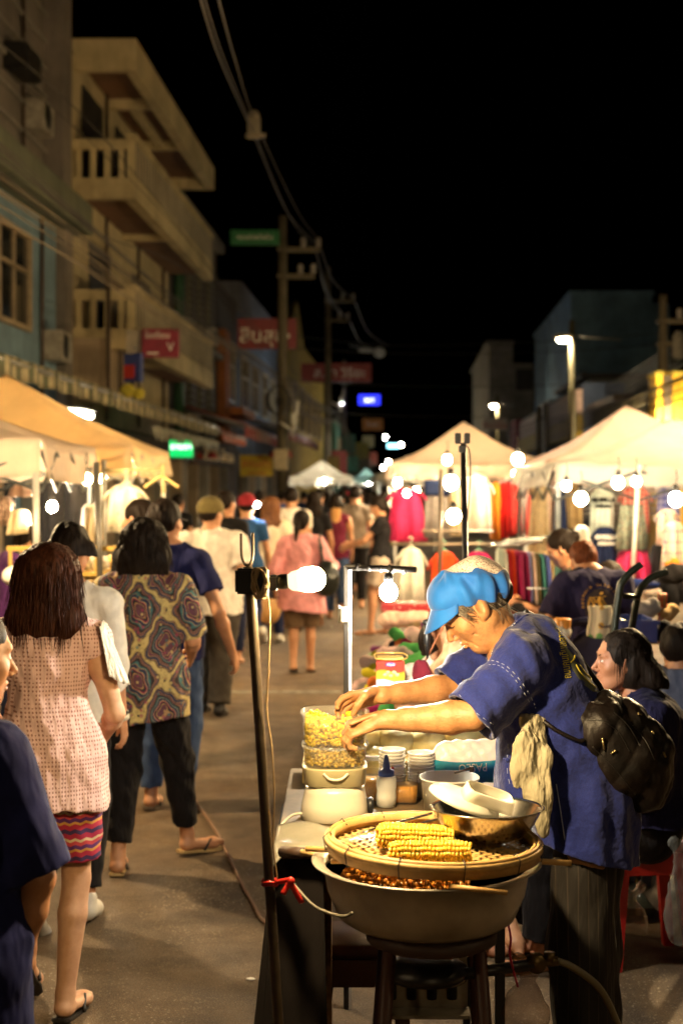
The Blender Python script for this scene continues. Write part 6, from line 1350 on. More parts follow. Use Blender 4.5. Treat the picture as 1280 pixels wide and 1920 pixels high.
# road cable
m = MB(); pts = []
for (px, py) in ((150, 1395), (230, 1415), (285, 1438), (340, 1470), (372, 1512), (405, 1562), (430, 1615), (455, 1665), (475, 1705), (497, 1733), (540, 1760)): Yg = HC * F / (py - CY); q = P(px, py, Yg); pts.append((q.x + .006 * math.sin(py), q.y, .014))
m.tube(smooth_pts(pts, 6), .0085, 8); one('power_cable', m, mat('dusty_brown_cable', (.20, .11, .06), rough=.7), 'dusty brown power cable snaking across the road', 'cable')
# litter on road
for (px, py) in ((621, 1175), (470, 1838)):
    Yg = HC * F / (py - CY); m = MB(); m.ball((0, 0, 0), (.018, .012, .004), 7, 4); o = one('litter', m, M_WHT, 'small pale scrap of litter on the road near photo column %s' % ('' if 0 else {705: 'the light shorts', 621: 'the jeans', 205: 'the pink top', 470: 'the black cloth'}[px]), 'litter'); o['label'] = 'small pale scrap of litter on the road near the ' + {705: 'person in light shorts', 621: 'person in the maroon top', 205: 'feet of the person in the pink top', 470: 'black table cloth'}[px]; o.location = P(px, py, Yg); o.location.z = .005
# ============================================================= the corn vendor
from mathutils.bvhtree import BVHTree
VY = 3.95
def V(px, py, dy=0.0): return P(px, py, VY + dy)
def bvh_of(ob):
    me = ob.data; mw = ob.matrix_world
    return BVHTree.FromPolygons([tuple(v.co) for v in me.vertices], [tuple(p.vertices) for p in me.polygons])
def on_surf(bv, px, py, off=.0015):
    o = Vector((0, 0, HC)); d = (P(px, py, 1.0) - o).normalized(); h = bv.ray_cast(o, d)
    if h[0] is None: return None
    return h[0] - d * off
def decal_text(bv, body, m, parent, o, dirn, hpx, off=.002, sx=1.0, name='lettering'):
    me = text_mesh(body, 1.0, 0.0, 'LEFT', bold=.012); dx, dy = dirn; L_ = math.hypot(dx, dy); dx /= L_; dy /= L_
    bm = bmesh.new(); bm.from_mesh(me); bmesh.ops.triangulate(bm, faces=bm.faces); bmesh.ops.subdivide_edges(bm, edges=[e for e in bm.edges if e.calc_length() > .25], cuts=2); last = None; bad = []
    for v in bm.verts:
        x, y = v.co.x * hpx * sx, v.co.y * hpx; q = on_surf(bv, o[0] + dx * x + dy * y, o[1] + dy * x - dx * y, off)
        if q is None: bad.append(v)
        else: v.co = q
    bmesh.ops.delete(bm, geom=bad, context='VERTS'); bm.to_mesh(me); bm.free(); return link(name, me, m, parent)
def decal_poly(bv, pts, m, parent, name, off=.0015, n=10):
    """filled outline (px points) laid on the surface, as a fan of strips between its two sides"""
    mb = MB(); h = len(pts) // 2; A = pts[:h]; B = pts[h:][::-1]
    rows = []
    for i in range(h):
        row = []
        for j in range(n + 1):
            u = j / n; q = on_surf(bv, A[i][0] * (1 - u) + B[i][0] * u, A[i][1] * (1 - u) + B[i][1] * u, off); row.append(q)
        rows.append(row)
    vs = []; ids = {}
    for i, r in enumerate(rows):
        for j, q in enumerate(r):
            if q is not None: ids[(i, j)] = len(vs); vs.append(q)
    fs = [(ids[(i, j)], ids[(i, j + 1)], ids[(i + 1, j + 1)], ids[(i + 1, j)]) for i in range(h - 1) for j in range(n) if all(k in ids for k in ((i, j), (i, j + 1), (i + 1, j + 1), (i + 1, j)))]
    mb.smooth = True; mb.add(vs, fs); return mb.build(name, m, parent)
def decal_line(bv, pts, r, m, parent, name, dash=None, off=.001):
    pts2 = smooth_pts([(x, y, 0) for x, y in pts], 8); qs = [on_surf(bv, p.x, p.y, off) for p in pts2]; mb = MB(); run = []
    for i, q in enumerate(qs + [None]):
        if q is not None and (not dash or (i % dash) != dash - 1): run.append(q)
        else:
            if len(run) > 1: mb.tube(run, r, 5)
            run = []
    return mb.build(name, m, parent)
ven = thing('person', 'old vendor in a blue cap and indigo jacket leaning over the corn steamer', 'person', (0, 0, 0))
VR = HR(PI / 2 + .05, math.radians(41)); VH = V(886, 1136); VQ = 1.02
hb = SDF(.0026); add_head(hb, VH, VR, VQ, old=True)
hb.path([VH + VR @ Vector((0, -.03, -.05)), V(930, 1185), V(975, 1212)], [.050, .052, .06], .02)
for e in (-1, 1): hb.cone(VH + VR @ Vector((.042 * e, -.01, -.075)), V(940, 1218, -.012 + .02 * e), .009, .012, .014)
me_head = hb.mesh()
tb_ = SDF(.006); sqv = ((0, 1, 0), 1.25)
tb_.path([V(985, 1235), V(1020, 1310), V(1072, 1400), V(1100, 1490)], [.095, .105, .105, .115], .05, sqv); tb_.cone(V(965, 1232, -.14), V(940, 1210, .14), .045, None, .05)
tb_.cone(V(975, 1212), V(1000, 1250), .06, .08, .04)
nS, nE, nW = V(968, 1240, -.15), V(888, 1342, -.20), V(712, 1351, -.13)
fS, fE, fW = V(935, 1215, .14), V(850, 1291, .10), V(716, 1303, .01)
tb_.path([nS, nE], [.05, .042], .03); tb_.path([fS, fE], [.048, .040], .03)
for dy, hx in ((-.085, 0), (.085, 12)): tb_.path([V(1100 + hx, 1500, dy), V(1085 + hx, 1790, dy), V(1100 + hx, 2060, dy)], [.088, .056, .037], .03); tb_.path([V(1108 + hx, 2078, dy), V(1040 + hx, 2085, dy)], [.035, .032], .02)
meshes = [me_head, tb_.mesh()]
hn = SDF(.0025); c1 = nE.lerp(nW, .25)
hn.path([nE, c1, nE.lerp(nW, .7), nW], [.042, .0415, .030, .0255], .015); hn.cone(c1 + Vector((0, 0, -.008)), nE.lerp(nW, .6) + Vector((0, 0, -.004)), .034, .026, .02)
hn.ell(nW + Vector((.014, -.006, .018)), (.012, .010, .010), .012)
add_hand(hn, nW + Vector((-.004, 0, 0)), (-.93, .10, -.30), (-.22, .42, -.95), -1, .85, 1.0, .9, fr=.0086)
for k in range(4): hn.cone(nW + Vector((-.012, -.012 + .008 * k, .019)), nW + Vector((-.078, -.018 + .014 * k, -.006)), .0035, .005, .006)
meshes.append(hn.mesh())
fn_ = SDF(.0025); fn_.path([fE, fE.lerp(fW, .28), fE.lerp(fW, .75), fW], [.041, .0405, .029, .0255], .015)
add_hand(fn_, fW + Vector((-.004, 0, .002)), (-.96, -.04, -.22), (-.15, -.72, -.65), 1, .62, 1.0, 1.0, fr=.0086)
fn_.ell(fW + Vector((.0, -.016, -.006)), (.018, .012, .014), .01); meshes.append(fn_.mesh())
def vskin():
    t = NT('vendor_skin'); v = t.coord(); n = t.noise(v, 22, 6, .65); n2 = t.noise(v, 90, 4, .6)
    c = t.ramp(n, [(.28, (.30, .13, .05)), (.5, (.44, .215, .09)), (.72, (.52, .28, .125))]); c = t.mix(t.ramp(n2, [(.58, 0.0), (.72, .5)]), c, (.25, .10, .04)); t.color(c)
    wr = t.noise(t.coord((1, 1, 2.2)), 75, 4, .6); t.bump(t.math('ADD', wr, t.math('MULTIPLY', t.noise(v, 300, 2), .3)), .5, .0035); t.set(rough=.47, sss=.04); t.b.inputs['Subsurface Radius'].default_value = (.01, .004, .002); return t.m
VSK = vskin()
me = join(meshes, 'body'); me.polygons.foreach_set('use_smooth', [True] * len(me.polygons)); link('body', me, VSK, ven)
for e in (-1, 1):
    m = MB(); m.tube([VH + VR @ Vector(((.018 + .009 * i) * e * VQ, (.0865 - .0012 * i * i) * VQ, (-.001 - .0012 * (i % 3)) * VQ)) for i in range(4)], .0012, 4); m.build('eyelashes', H_BLACK, ven)
    m = MB(); m.tube([VH + VR @ Vector(((.014 + .012 * i) * e * VQ, (.088 - .0022 * i * i) * VQ, (.024 + .003 * (i % 3)) * VQ)) for i in range(4)], .0020, 5); m.build('eyebrow', H_GREY, ven)
# jacket
def denim(name, col, lightc):
    t = NT(name); v = t.coord(); n = t.noise(v, 7, 5, .65); sp = t.noise(v, 420, 2, .8); st = t.noise(t.coord((1, 1, 3)), 60, 3, .7)
    c = t.ramp(n, [(.3, tuple(x * .75 for x in col)), (.7, tuple(x * 1.2 for x in col))]); c = t.mix(t.ramp(sp, [(.45, 0.0), (.75, .75)]), c, lightc); c = t.mix(t.ramp(st, [(.58, 0.0), (.8, .5)]), c, lightc)
    t.color(c); t.set(rough=.85, sheen=.2); t.bump(t.math('ADD', t.math('MULTIPLY', t.noise(v, 16, 3), 1.6), t.math('MULTIPLY', sp, .06)), .45, .02); return t.m
M_DEN = denim('indigo_denim', (.002, .009, .13), (.010, .036, .28))
j = SDF(.0045)
j.path([V(990, 1232), V(1022, 1305), V(1062, 1395), V(1085, 1490), V(1080, 1610)], [.108, .128, .130, .145, .160], .04, sqv)
j.cone(V(972, 1230, -.13), V(948, 1208, .13), .058, .055, .04)
j.cone(V(1000, 1200), V(1022, 1245), .072, .085, .04, sqv)
j.cone(nS + Vector((.02, 0, -.01)), V(884, 1345, -.2), .078, .082, .035, None, 'flat'); j.cone(fS, V(848, 1288, .1), .07, .068, .03, None, 'flat')
j.cone(V(990, 1330, -.03), V(985, 1500, -.05), .085, .088, .04, ((0, 1, 0), 1.5)); j.cone(V(1130, 1420), V(1120, 1590), .09, .09, .05, sqv)
# sleeve hollows
dn = (V(884, 1345, -.2) - nS).normalized(); j.cone(V(884, 1345, -.2) - dn * .07, V(884, 1345, -.2) + dn * .03, .050, .071, .006, None, 'sub')
df = (V(848, 1288, .1) - fS).normalized(); j.cone(V(848, 1288, .1) - df * .06, V(848, 1288, .1) + df * .03, .05, .060, .006, None, 'sub')
# collar opening around the neck
j.path([V(880, 1150), V(925, 1190), V(962, 1212)], [.08, .066, .056], .012); 
for q in j.p[-2:]: j.p.remove(q)
j.cone(V(870, 1150), V(948, 1204), .075, .064, .012, None, 'sub')
def folds(Fd, X, Y, Z):
    a = V(975, 1255, -.15); u = (X - a.x) * .68 + (Z - a.z) * .73; w_ = (X - a.x) * .73 - (Z - a.z) * .68
    f1 = .0035 * np.sin(u * 95 + 2.5 * np.sin(w_ * 18) + Y * 12) * np.exp(-((w_ + .03) / .16) ** 2)
    f2 = .004 * np.sin(X * 70 + 1.5 * np.sin(Z * 9) + Y * 25) * np.clip((1.12 - Z) * 5, 0, 1)
    f3 = .0035 * np.sin((X * .8 - Z * .6) * 48 + 2 * np.sin(Z * 14)) * np.clip((Z - 1.0) * 6, 0, 1)
    return Fd + f1 + f2 + f3
j.fn(folds); j.noise(.0022, 42, (1, 1, .7), 4)
j.cut(V(1085, 1585), (-.30, 0, -1)); j.fn(lambda Fd, X, Y, Z: np.maximum(Fd, np.where(X < .525, (V(0, 1478).z - Z), -1)))
jk = j.build('jacket', M_DEN, ven); JB = bvh_of(jk)
M_STITCH = mat('stitch_thread', (.30, .34, .50), rough=.8, bump=0); M_YELP = mat('yellow_print', (.68, .46, .03), rough=.6, bump=0, var=.1); M_OLP = mat('olive_print', (.12, .13, .085), rough=.7, bump=0)
decal_line(JB, [(914, 1238), (930, 1240), (950, 1250), (970, 1270), (988, 1295), (1000, 1318), (1004, 1330)], .0012, M_STITCH, jk, 'stitching', 4)
decal_line(JB, [(916, 1246), (932, 1247), (948, 1256), (966, 1275), (982, 1299), (994, 1320)], .0009, M_STITCH, jk, 'stitching', 4)
decal_line(JB, [(852, 1308), (872, 1332), (897, 1352), (922, 1368)], .0011, M_STITCH, jk, 'stitching', 4); decal_line(JB, [(860, 1302), (880, 1326), (905, 1346), (928, 1361)], .0009, M_STITCH, jk, 'stitching', 4)
decal_line(JB, [(952, 1395), (950, 1440), (956, 1476)], .001, M_STITCH, jk, 'stitching', 4); decal_line(JB, [(1042, 1470), (1050, 1520), (1058, 1575)], .0016, M_STITCH, jk, 'stitching'); decal_line(JB, [(1015, 1345), (1040, 1368), (1062, 1385)], .0012, M_STITCH, jk, 'stitching', 4)
decal_text(JB, 'ถนนคนเดินเขลางค์', M_YELP, jk, (1064, 1272), (-13, -90), 21, sx=.62)
decal_poly(JB, [(1057, 1211), (1061, 1226), (1066, 1240), (1073, 1256), (1083, 1271), (1096, 1285), (1111, 1297), (1122, 1297), (1118, 1287), (1110, 1277), (1101, 1264), (1090, 1249), (1077, 1232), (1060, 1212)], M_OLP, jk, 'print_patch', .0018)
for pts in ([(1077, 1229), (1075, 1236), (1069, 1242)], [(1079, 1246), (1085, 1257), (1094, 1269), (1104, 1279), (1116, 1289)], [(1086, 1247), (1097, 1262), (1107, 1272), (1104, 1279)]): decal_line(JB, pts, .0024, M_YELP, jk, 'print_line', off=.0025)
# collar edge
m = MB(); ax_ = (V(985, 1212) - V(905, 1160)).normalized(); cc = V(938, 1190); ux = ax_.cross(Vector((0, 1, 0))).normalized(); cl = []
for k in range(25):
    a = 2 * PI * k / 24; cl.append(cc + ux * .066 * math.cos(a) + Vector((0, 1, 0)) * .068 * math.sin(a) + ax_ * (.018 + .012 * math.cos(a)))
m.tube(cl, [.0075] * 25, 6, .6); m.build('collar', M_DEN, jk)
m = MB()
for q in (V(983, 1150, -.01),): m.tube(smooth_pts([V(988, 1152, -.03), V(975, 1160, -.05), V(955, 1178, -.062), V(935, 1205, -.066), V(921, 1228, -.058)], 6), [.006] * 25, 6, .5)
m.build('collar_band', M_DEN, jk)
m = MB(); pts = smooth_pts([V(984, 1153, -.036), V(970, 1164, -.056), V(951, 1182, -.068), V(932, 1207, -.072), V(919, 1228, -.064)], 12)
for k in range(0, len(pts) - 2, 3): m.tube([pts[k], pts[k + 2]], .0018, 4)
m.build('stitching', mat('pale_stitch', (.55, .55, .6), bump=0), jk)
m = MB(); m.ball(V(951, 1425, -.185), (.007, .006, .007)); m.tube([V(943, 1423, -.18), V(962, 1428, -.18)], .003, 5); m.build('cloth_button', M_DEN, jk)
# trousers
tr = SDF(.006); pinst = NT('pinstripe'); v = pinst.coord(); s_ = pinst.n('ShaderNodeSeparateXYZ'); pinst.l(v, s_.inputs[0]); k_ = pinst.math('GREATER_THAN', pinst.math('FRACT', pinst.math('MULTIPLY', s_.outputs[0], 38)), .88)
pinst.color(pinst.mix(k_, (.012, .009, .007), (.035, .026, .018))); pinst.set(rough=.8); pinst.bump(pinst.noise(pinst.coord((1, 1, .3)), 14, 3), .6, .03)
for dy, hx in ((-.085, 0), (.085, 12)): tr.path([V(1098 + hx, 1520, dy * .75), V(1088 + hx, 1790, dy)], [.088, .090], .02); tr.cone(V(1088 + hx, 1790, dy), V(1100 + hx, 2060, dy), .092, .078, .02, None, 'flat')
tr.noise(.004, 30, (1, 1, .5), 2); tr.build('trousers', pinst.m, ven)
m = MB()
for dy in (-.085, .085): q = V(1075, 2080, dy); m.loft([sq_ring(q.x, q.y, z, .06, 20, 3) for z in (0, .02)]); 
for i, vv in enumerate(m.v): m.v[i] = (1.0 * (vv[0] - .64) * 1.9 + .64, vv[1], vv[2])
m.build('shoe', M_BLACKP, ven)
# towel
M_TOW = fabric('cream_towel', (.44, .39, .26), folds=.9, weave=700, fs=22)
g = SDF(.0035); g.path([V(992, 1352, -.17), V(985, 1395, -.205), V(975, 1440, -.215), V(968, 1470, -.21)], [.018, .025, .023, .010], .02, ((0, 1, 0), .5)); g.path([V(1008, 1356, -.16), V(1015, 1420, -.205), V(1012, 1490, -.225), V(1018, 1556, -.215)], [.016, .025, .026, .020], .02, ((0, 1, 0), .5)); g.cone(V(988, 1350, -.16), V(1010, 1350, -.16), .018, None, .02); g.path([V(985, 1400, -.21), V(990, 1490, -.215)], [.024, .016], .02, ((0, 1, 0), .4))
g.noise(.0020, 85, (1.6, 1, .22), 1); g.noise(.0008, 400, (1, 1, 1), 1); tw = g.build('towel', M_TOW, None); tag(tw, 'cream towel tucked in the side of the indigo jacket', 'towel')
# sling bag
def leather():
    t = NT('brown_black_leather'); v = t.coord(); n = t.noise(v, 14, 5, .6); t.color(t.ramp(n, [(.35, (.004, .003, .0028)), (.8, (.012, .006, .004))])); t.set(rough=.5, spec=.35); t.bump(t.math('ADD', n, t.math('MULTIPLY', t.noise(v, 160, 3), .2)), .5, .008); return t.m
M_LEA = leather(); bagt = thing('sling_bag', 'dark leather sling bag with many zipped pockets on the back of the vendor', 'bag', (0, 0, 0))
g = SDF(.0045); g.path([V(1085, 1345, -.10), V(1125, 1370, -.115), V(1165, 1425, -.10), V(1200, 1465, -.07)], [.045, .078, .095, .078], .03, ((0, 1, 0), .8)); g.path([V(1135, 1325, -.06), V(1175, 1355, -.06), V(1215, 1400, -.05), V(1232, 1450, -.05)], [.045, .055, .058, .045], .03); g.path([V(1210, 1440, -.1), V(1215, 1490, -.09)], [.05, .04], .03)
def bagf(Fd, X, Y, Z):
    u = (X - .72) * .66 - (Z - 1.1) * .75; w_ = (X - .72) * .75 + (Z - 1.1) * .66
    return Fd - .0075 * np.abs(np.sin(u * 40 + 1.4 * np.sin(w_ * 9))) ** .6 + .005 + .0016 * np.sin(w_ * 120 + 3 * np.sin(u * 20))
g.fn(bagf); g.noise(.0015, 30, seed=2); g.noise(.0009, 130, (1, 1, .4), 5); bo = g.build('pouch', M_LEA, bagt); BB = bvh_of(bo)
M_ZIP = mat('zip_metal', (.45, .36, .18), rough=.3, metal=.9)
for pts in ([(1100, 1350), (1130, 1352), (1160, 1375), (1180, 1410)], [(1150, 1335), (1178, 1362), (1200, 1400)], [(1185, 1360), (1210, 1390), (1226, 1425)], [(1110, 1400), (1150, 1440), (1190, 1490)]): decal_line(BB, pts, .0016, M_TAPE, bo, 'zip_line')
for (x, y, dx, dy) in ((1129, 1386, 3, 22), (1152, 1408, -8, 6), (1100, 1418, 3, 14), (1196, 1338, 6, 2), (1222, 1372, 4, 4), (1243, 1412, 4, 8)):
    a, b_ = on_surf(BB, x, y, .004), on_surf(BB, x + dx, y + dy, .005)
    if a is None: a = V(x, y, -.14)
    if b_ is None: b_ = a + Vector((dx / 675, -.002, -dy / 675))
    m = MB(); m.tube([a, b_], .0028, 6); m.ball(a, .004, 8, 6); m.build('zip_pull', M_ZIP, bo)
m = MB(); pts = []
for (x, y, dy) in ((984, 1148, .0), (1010, 1163, .02), (1050, 1193, .03), (1080, 1227, .03), (1105, 1262, .02), (1125, 1292, -.01), (1135, 1325, -.04)): pts.append(V(x, y, dy))
m.tube(smooth_pts(pts, 5), .0095, 8); m.build('strap', M_LEA, bagt)
m = MB(); pts = [on_surf(JB, x, y, .006) for (x, y) in ((1018, 1352), (1040, 1368), (1062, 1380), (1085, 1390))]; m.tube([p for p in pts if p is not None] + [V(1100, 1385, -.15)], .012, 8, .5); m.build('strap', M_LEA, bagt)
# cap
def HL(x, y, z): return VH + VR @ Vector((x * VQ, y * VQ, z * VQ))
def capmat():
    t = NT('bright_blue_cotton'); v = t.coord(); t.color(t.ramp(t.noise(v, 12, 4), [(.3, (.003, .10, .44)), (.7, (.006, .15, .56))])); t.set(rough=.75, sheen=.2); t.bump(t.noise(v, 500, 2), .15, .001); return t.m
M_CAP = capmat(); M_MESH = NT('beige_netting'); v = M_MESH.coord(); vo = M_MESH.n('ShaderNodeTexVoronoi'); vo.inputs['Scale'].default_value = 170; M_MESH.l(v, vo.inputs['Vector']); M_MESH.color(M_MESH.ramp(vo.outputs['Distance'], [(.22, (.25, .13, .09)), (.42, (.86, .72, .64))])); M_MESH.set(rough=.8); M_MESH.bump(vo.outputs['Distance'], .4, .002); M_MESH = M_MESH.m
cap = thing('cap', 'bright blue bouffant cap with a beige net top and short visor', 'cap', (0, 0, 0))
def incap(X, Y, Z):
    Ri = VR.transposed(); x, y, z = (X - VH.x) / VQ, (Y - VH.y) / VQ, (Z - VH.z) / VQ
    return [Ri[i][0] * x + Ri[i][1] * y + Ri[i][2] * z for i in range(3)]
g = SDF(.003); g.ell(HL(0, -.022, .050), (.096 * VQ, .106 * VQ, .076 * VQ), .02, VR); g.ell(HL(0, -.062, .018), (.090 * VQ, .068 * VQ, .064 * VQ), .03, VR); g.ell(HL(0, .045, .068), (.070 * VQ, .042 * VQ, .050 * VQ), .03, VR)
def topf(lx, ly, lz): return lz - (.131 + .86 * ly) - .008 * np.sin(ly * 85 + 1) - .004 * np.sin(ly * 150)
def puff(Fd, X, Y, Z):
    lx, ly, lz = incap(X, Y, Z); th = np.arctan2(lx, ly + .02); b = np.clip(-(ly - .055) * 14, 0, 1) * np.clip(-topf(lx, ly, lz) * 60, 0, 1)
    Fd = Fd - b * (.0042 * np.sin(th * 9 + 1.5 * np.sin(lz * 40)) + .0025 * np.sin(th * 15 + lz * 60) + .0028 * np.sin(ly * 110 + lz * 25)) - .002 * np.sin(ly * 45 + lz * 60)
    base = .047 + (ly - .06) * .62          # lower edge of the cap
    Fd = np.maximum(Fd, base - lz)
    return Fd + .006 * np.clip(topf(lx, ly, lz) * 60 + .5, 0, 1) * (ly < .04)
g.fn(puff); cme = g.mesh('cap_body'); cbm = {}
for nm, keep, mm in (('cap_body', False, M_CAP), ('net_top', True, M_MESH)):
    bm = bmesh.new(); bm.from_mesh(cme); kill = []
    for fc in bm.faces:
        c_ = fc.calc_center_median(); lx, ly, lz = incap(c_.x, c_.y, c_.z); isnet = topf(lx, ly, lz) > 0 and ly < .04
        if isnet != keep: kill.append(fc)
    bmesh.ops.delete(bm, geom=kill, context='FACES'); me = bpy.data.meshes.new(nm); bm.to_mesh(me); bm.free(); link(nm, me, mm, cap)
m = MB()
def vis(u, v):
    th = (u - .5) * 2 * 1.30; bx, by = math.sin(th) * .082, math.cos(th) * .086 + .002; w_ = math.cos(th) ** .8 if math.cos(th) > 0 else 0
    return HL(bx * (1 + .05 * v), by + .062 * v * w_, .052 + .018 * math.cos(th) - .040 * v * w_ - .010 * (1 - math.cos(th)) - .012 * v * abs(math.sin(th)) ** 2)
m.grid(vis, 26, 8, .0022); m.build('visor', M_CAP, cap)
m = MB(); m.tube([HL(math.sin(t_) * .083, math.cos(t_) * .089, .052 + .018 * math.cos(t_)) for t_ in [(-1.3 + 2.6 * k / 20) for k in range(21)]], .0016, 5); m.build('seam', mat('dark_blue_seam', (.01, .10, .28), bump=0), cap)
# hair
g = SDF(.003); g.ell(HL(0, -.045, -.002), (.078 * VQ, .062 * VQ, .058 * VQ), .02, VR); g.ell(HL(0, -.085, -.012), (.055, .035, .035), .03, VR); g.ell(HL(0, .01, .03), (.081 * VQ, .07 * VQ, .05 * VQ), .02, VR)
g.ell(HL(0, .105, -.03), (.075, .07, .105), .01, VR, 'sub'); g.noise(.0016, 110, (1, 1, 1), 1); g.fn(lambda Fd, X, Y, Z: np.maximum(Fd, -.052 - incap(X, Y, Z)[2]))
hv = g.mesh('hair'); mb = MB(); r_ = random.Random(4)
for k in range(150):
    e = -1; y0 = r_.uniform(-.05, .05); p0 = Vector((e * .0800, y0, .028 + r_.uniform(-.01, .012))); p1 = p0 + Vector((-e * .002 - .001, -.012 + r_.uniform(-.008, .006), -.022)); p2 = p0 + Vector((.002, -.026 + r_.uniform(-.014, .012), -.040 - r_.uniform(0, .018)))
    if y0 > .015: p1 += Vector((.004, .006, 0)); p2 += Vector((.009, .006, .0))
    mb.tube([HL(*p0), HL(*p1), HL(*p2)], [.0007, .0006, .0003], 3)
for k in range(26):
    y0 = r_.uniform(-.06, -.02); p0 = Vector((-.074, y0, -.01)); mb.tube([HL(*p0), HL(-.068, y0 - .012, -.045), HL(-.06 + r_.uniform(-.01, .01), y0 - .01 + r_.uniform(-.02, .02), -.075 - r_.uniform(0, .03))], [.0006, .0005, .0003], 3)
hv = join([hv], 'hair'); hv.polygons.foreach_set('use_smooth', [True] * len(hv.polygons)); link('hair', hv, hair_mat('dark_greying_hair', (.010, .007, .005), (.10, .075, .05)), ven)
mb.build('grey_strands', H_GREY, ven)
m = MB(); m.grid(lambda u, v: V(952 + 24 * u, 1140 + 14 * v + 10 * u, .03) + Vector((0, .03 * v, 0)), 6, 4, .003); m.build('neck_cloth', fabric('dusty_pink_cloth', (.45, .12, .10)), ven)
# ============================================================= people in the street
def atx(px, Y): return (px - CX) / F * Y
def walkpose(f='L', st=.16, sw=.10, lift=.10):
    """f = the leg in front"""
    b = 'R' if f == 'L' else 'L'; sx = {'L': -1, 'R': 1}; d = {}
    d['kn' + f] = (.085 * sx[f], st * .75 + .03, .49); d['an' + f] = (.085 * sx[f], st, .088)
    d['kn' + b] = (.085 * sx[b], -st * .10, .475); d['an' + b] = (.085 * sx[b], -st * 1.25, .088 + lift)
    d['el' + f] = (.215 * sx[f], -sw * .6 - .02, 1.105); d['wr' + f] = (.235 * sx[f], -sw * .8, .865)
    d['el' + b] = (.215 * sx[b], sw * .4, 1.105); d['wr' + b] = (.225 * sx[b], sw * 1.6, .885)
    return d
def sitpose(z=.50, fwd=.40, low=None, arms=True):
    dz = z - .95; up = lambda x, y, zz: (x, y, zz + dz); low = z - .42 if low is None else low
    d = dict(pel=up(0, 0, .95), wst=up(0, .01, 1.07), chs=up(0, .02, 1.27), nck=up(0, .02, 1.425), hed=up(0, .05, 1.585))
    for e, s in (('L', -1), ('R', 1)):
        d['sh' + e] = up(.158 * s, .01, 1.365); d['el' + e] = up(.21 * s, .04, 1.11); d['wr' + e] = up(.14 * s, .26, 1.08)
        d['hp' + e] = up(.085 * s, .03, .93); d['kn' + e] = (.11 * s, fwd, z + .01); d['an' + e] = (.11 * s, fwd + .03, max(.088, low))
    return d
M_SOLE = mat('sandal_sole', (.10, .07, .045), rough=.7); M_SOLEY = mat('tan_sandal_sole', (.45, .30, .12), rough=.6); M_STRAP = mat('dark_strap', (.015, .012, .01), rough=.5); M_SNEAK = mat('white_sneaker', (.6, .58, .52), rough=.5)
BLK = GM['black']; M_JEAN = fabric('blue_jeans', (.045, .075, .16)); M_DJEAN = fabric('dark_trousers', (.009, .007, .007), folds=.7, fs=14); M_NVT = fabric('navy_trousers', (.012, .016, .045)); M_GREYT = fabric('grey_trousers', (.055, .045, .035))
M_NAVYS = fabric('navy_t_shirt', (.012, .015, .075)); M_WSH = fabric('white_t_shirt', (.74, .68, .60)); M_CRM = fabric('cream_top', (.62, .48, .30)); M_PNK = fabric('rose_pink_tunic', (.74, .32, .34)); M_KHK = fabric('brown_shorts', (.13, .08, .045)); M_GRYS = fabric('grey_brown_t_shirt', (.20, .15, .11)); M_LSH = fabric('light_shorts', (.45, .36, .28)); M_WINE = fabric('wine_top', (.12, .012, .03)); M_BLUS = fabric('blue_shirt', (.02, .07, .18))
# pink openwork top
def lace():
    t = NT('pink_openwork'); v = t.coord(); s_ = t.n('ShaderNodeSeparateXYZ'); t.l(v, s_.inputs[0]); x, y, z = s_.outputs
    x = t.math('ADD', x, t.math('MULTIPLY', y, .6))
    fx = t.math('SUBTRACT', t.math('FRACT', t.math('MULTIPLY', x, 88)), .5); fz = t.math('SUBTRACT', t.math('FRACT', t.math('MULTIPLY', z, 72)), .5)
    d = t.math('ADD', t.math('MULTIPLY', fx, fx), t.math('MULTIPLY', fz, fz)); hole = t.math('LESS_THAN', d, .07)
    row = t.math('FRACT', t.math('MULTIPLY', z, 72 / 6)); dense = t.math('GREATER_THAN', row, .42); col_ = t.math('GREATER_THAN', t.math('FRACT', t.math('MULTIPLY', x, 88 / 3)), .34)
    hole = t.math('MULTIPLY', hole, t.math('MAXIMUM', t.math('SUBTRACT', 1, dense), col_)); band = t.math('LESS_THAN', row, .20)
    c = t.mix(t.noise(v, 10, 3), (.70, .44, .40), (.80, .56, .50)); c = t.mix(t.math('MULTIPLY', band, .25), c, (.85, .58, .52)); t.color(t.mix(t.math('MULTIPLY', hole, .8), c, (.26, .085, .06)))
    t.set(rough=.9); t.bump(t.math('ADD', t.math('MULTIPLY', t.noise(t.coord((1, 1, .3)), 14, 3), 1.0), t.math('MULTIPLY', hole, -.12)), .7, .03); return t.m
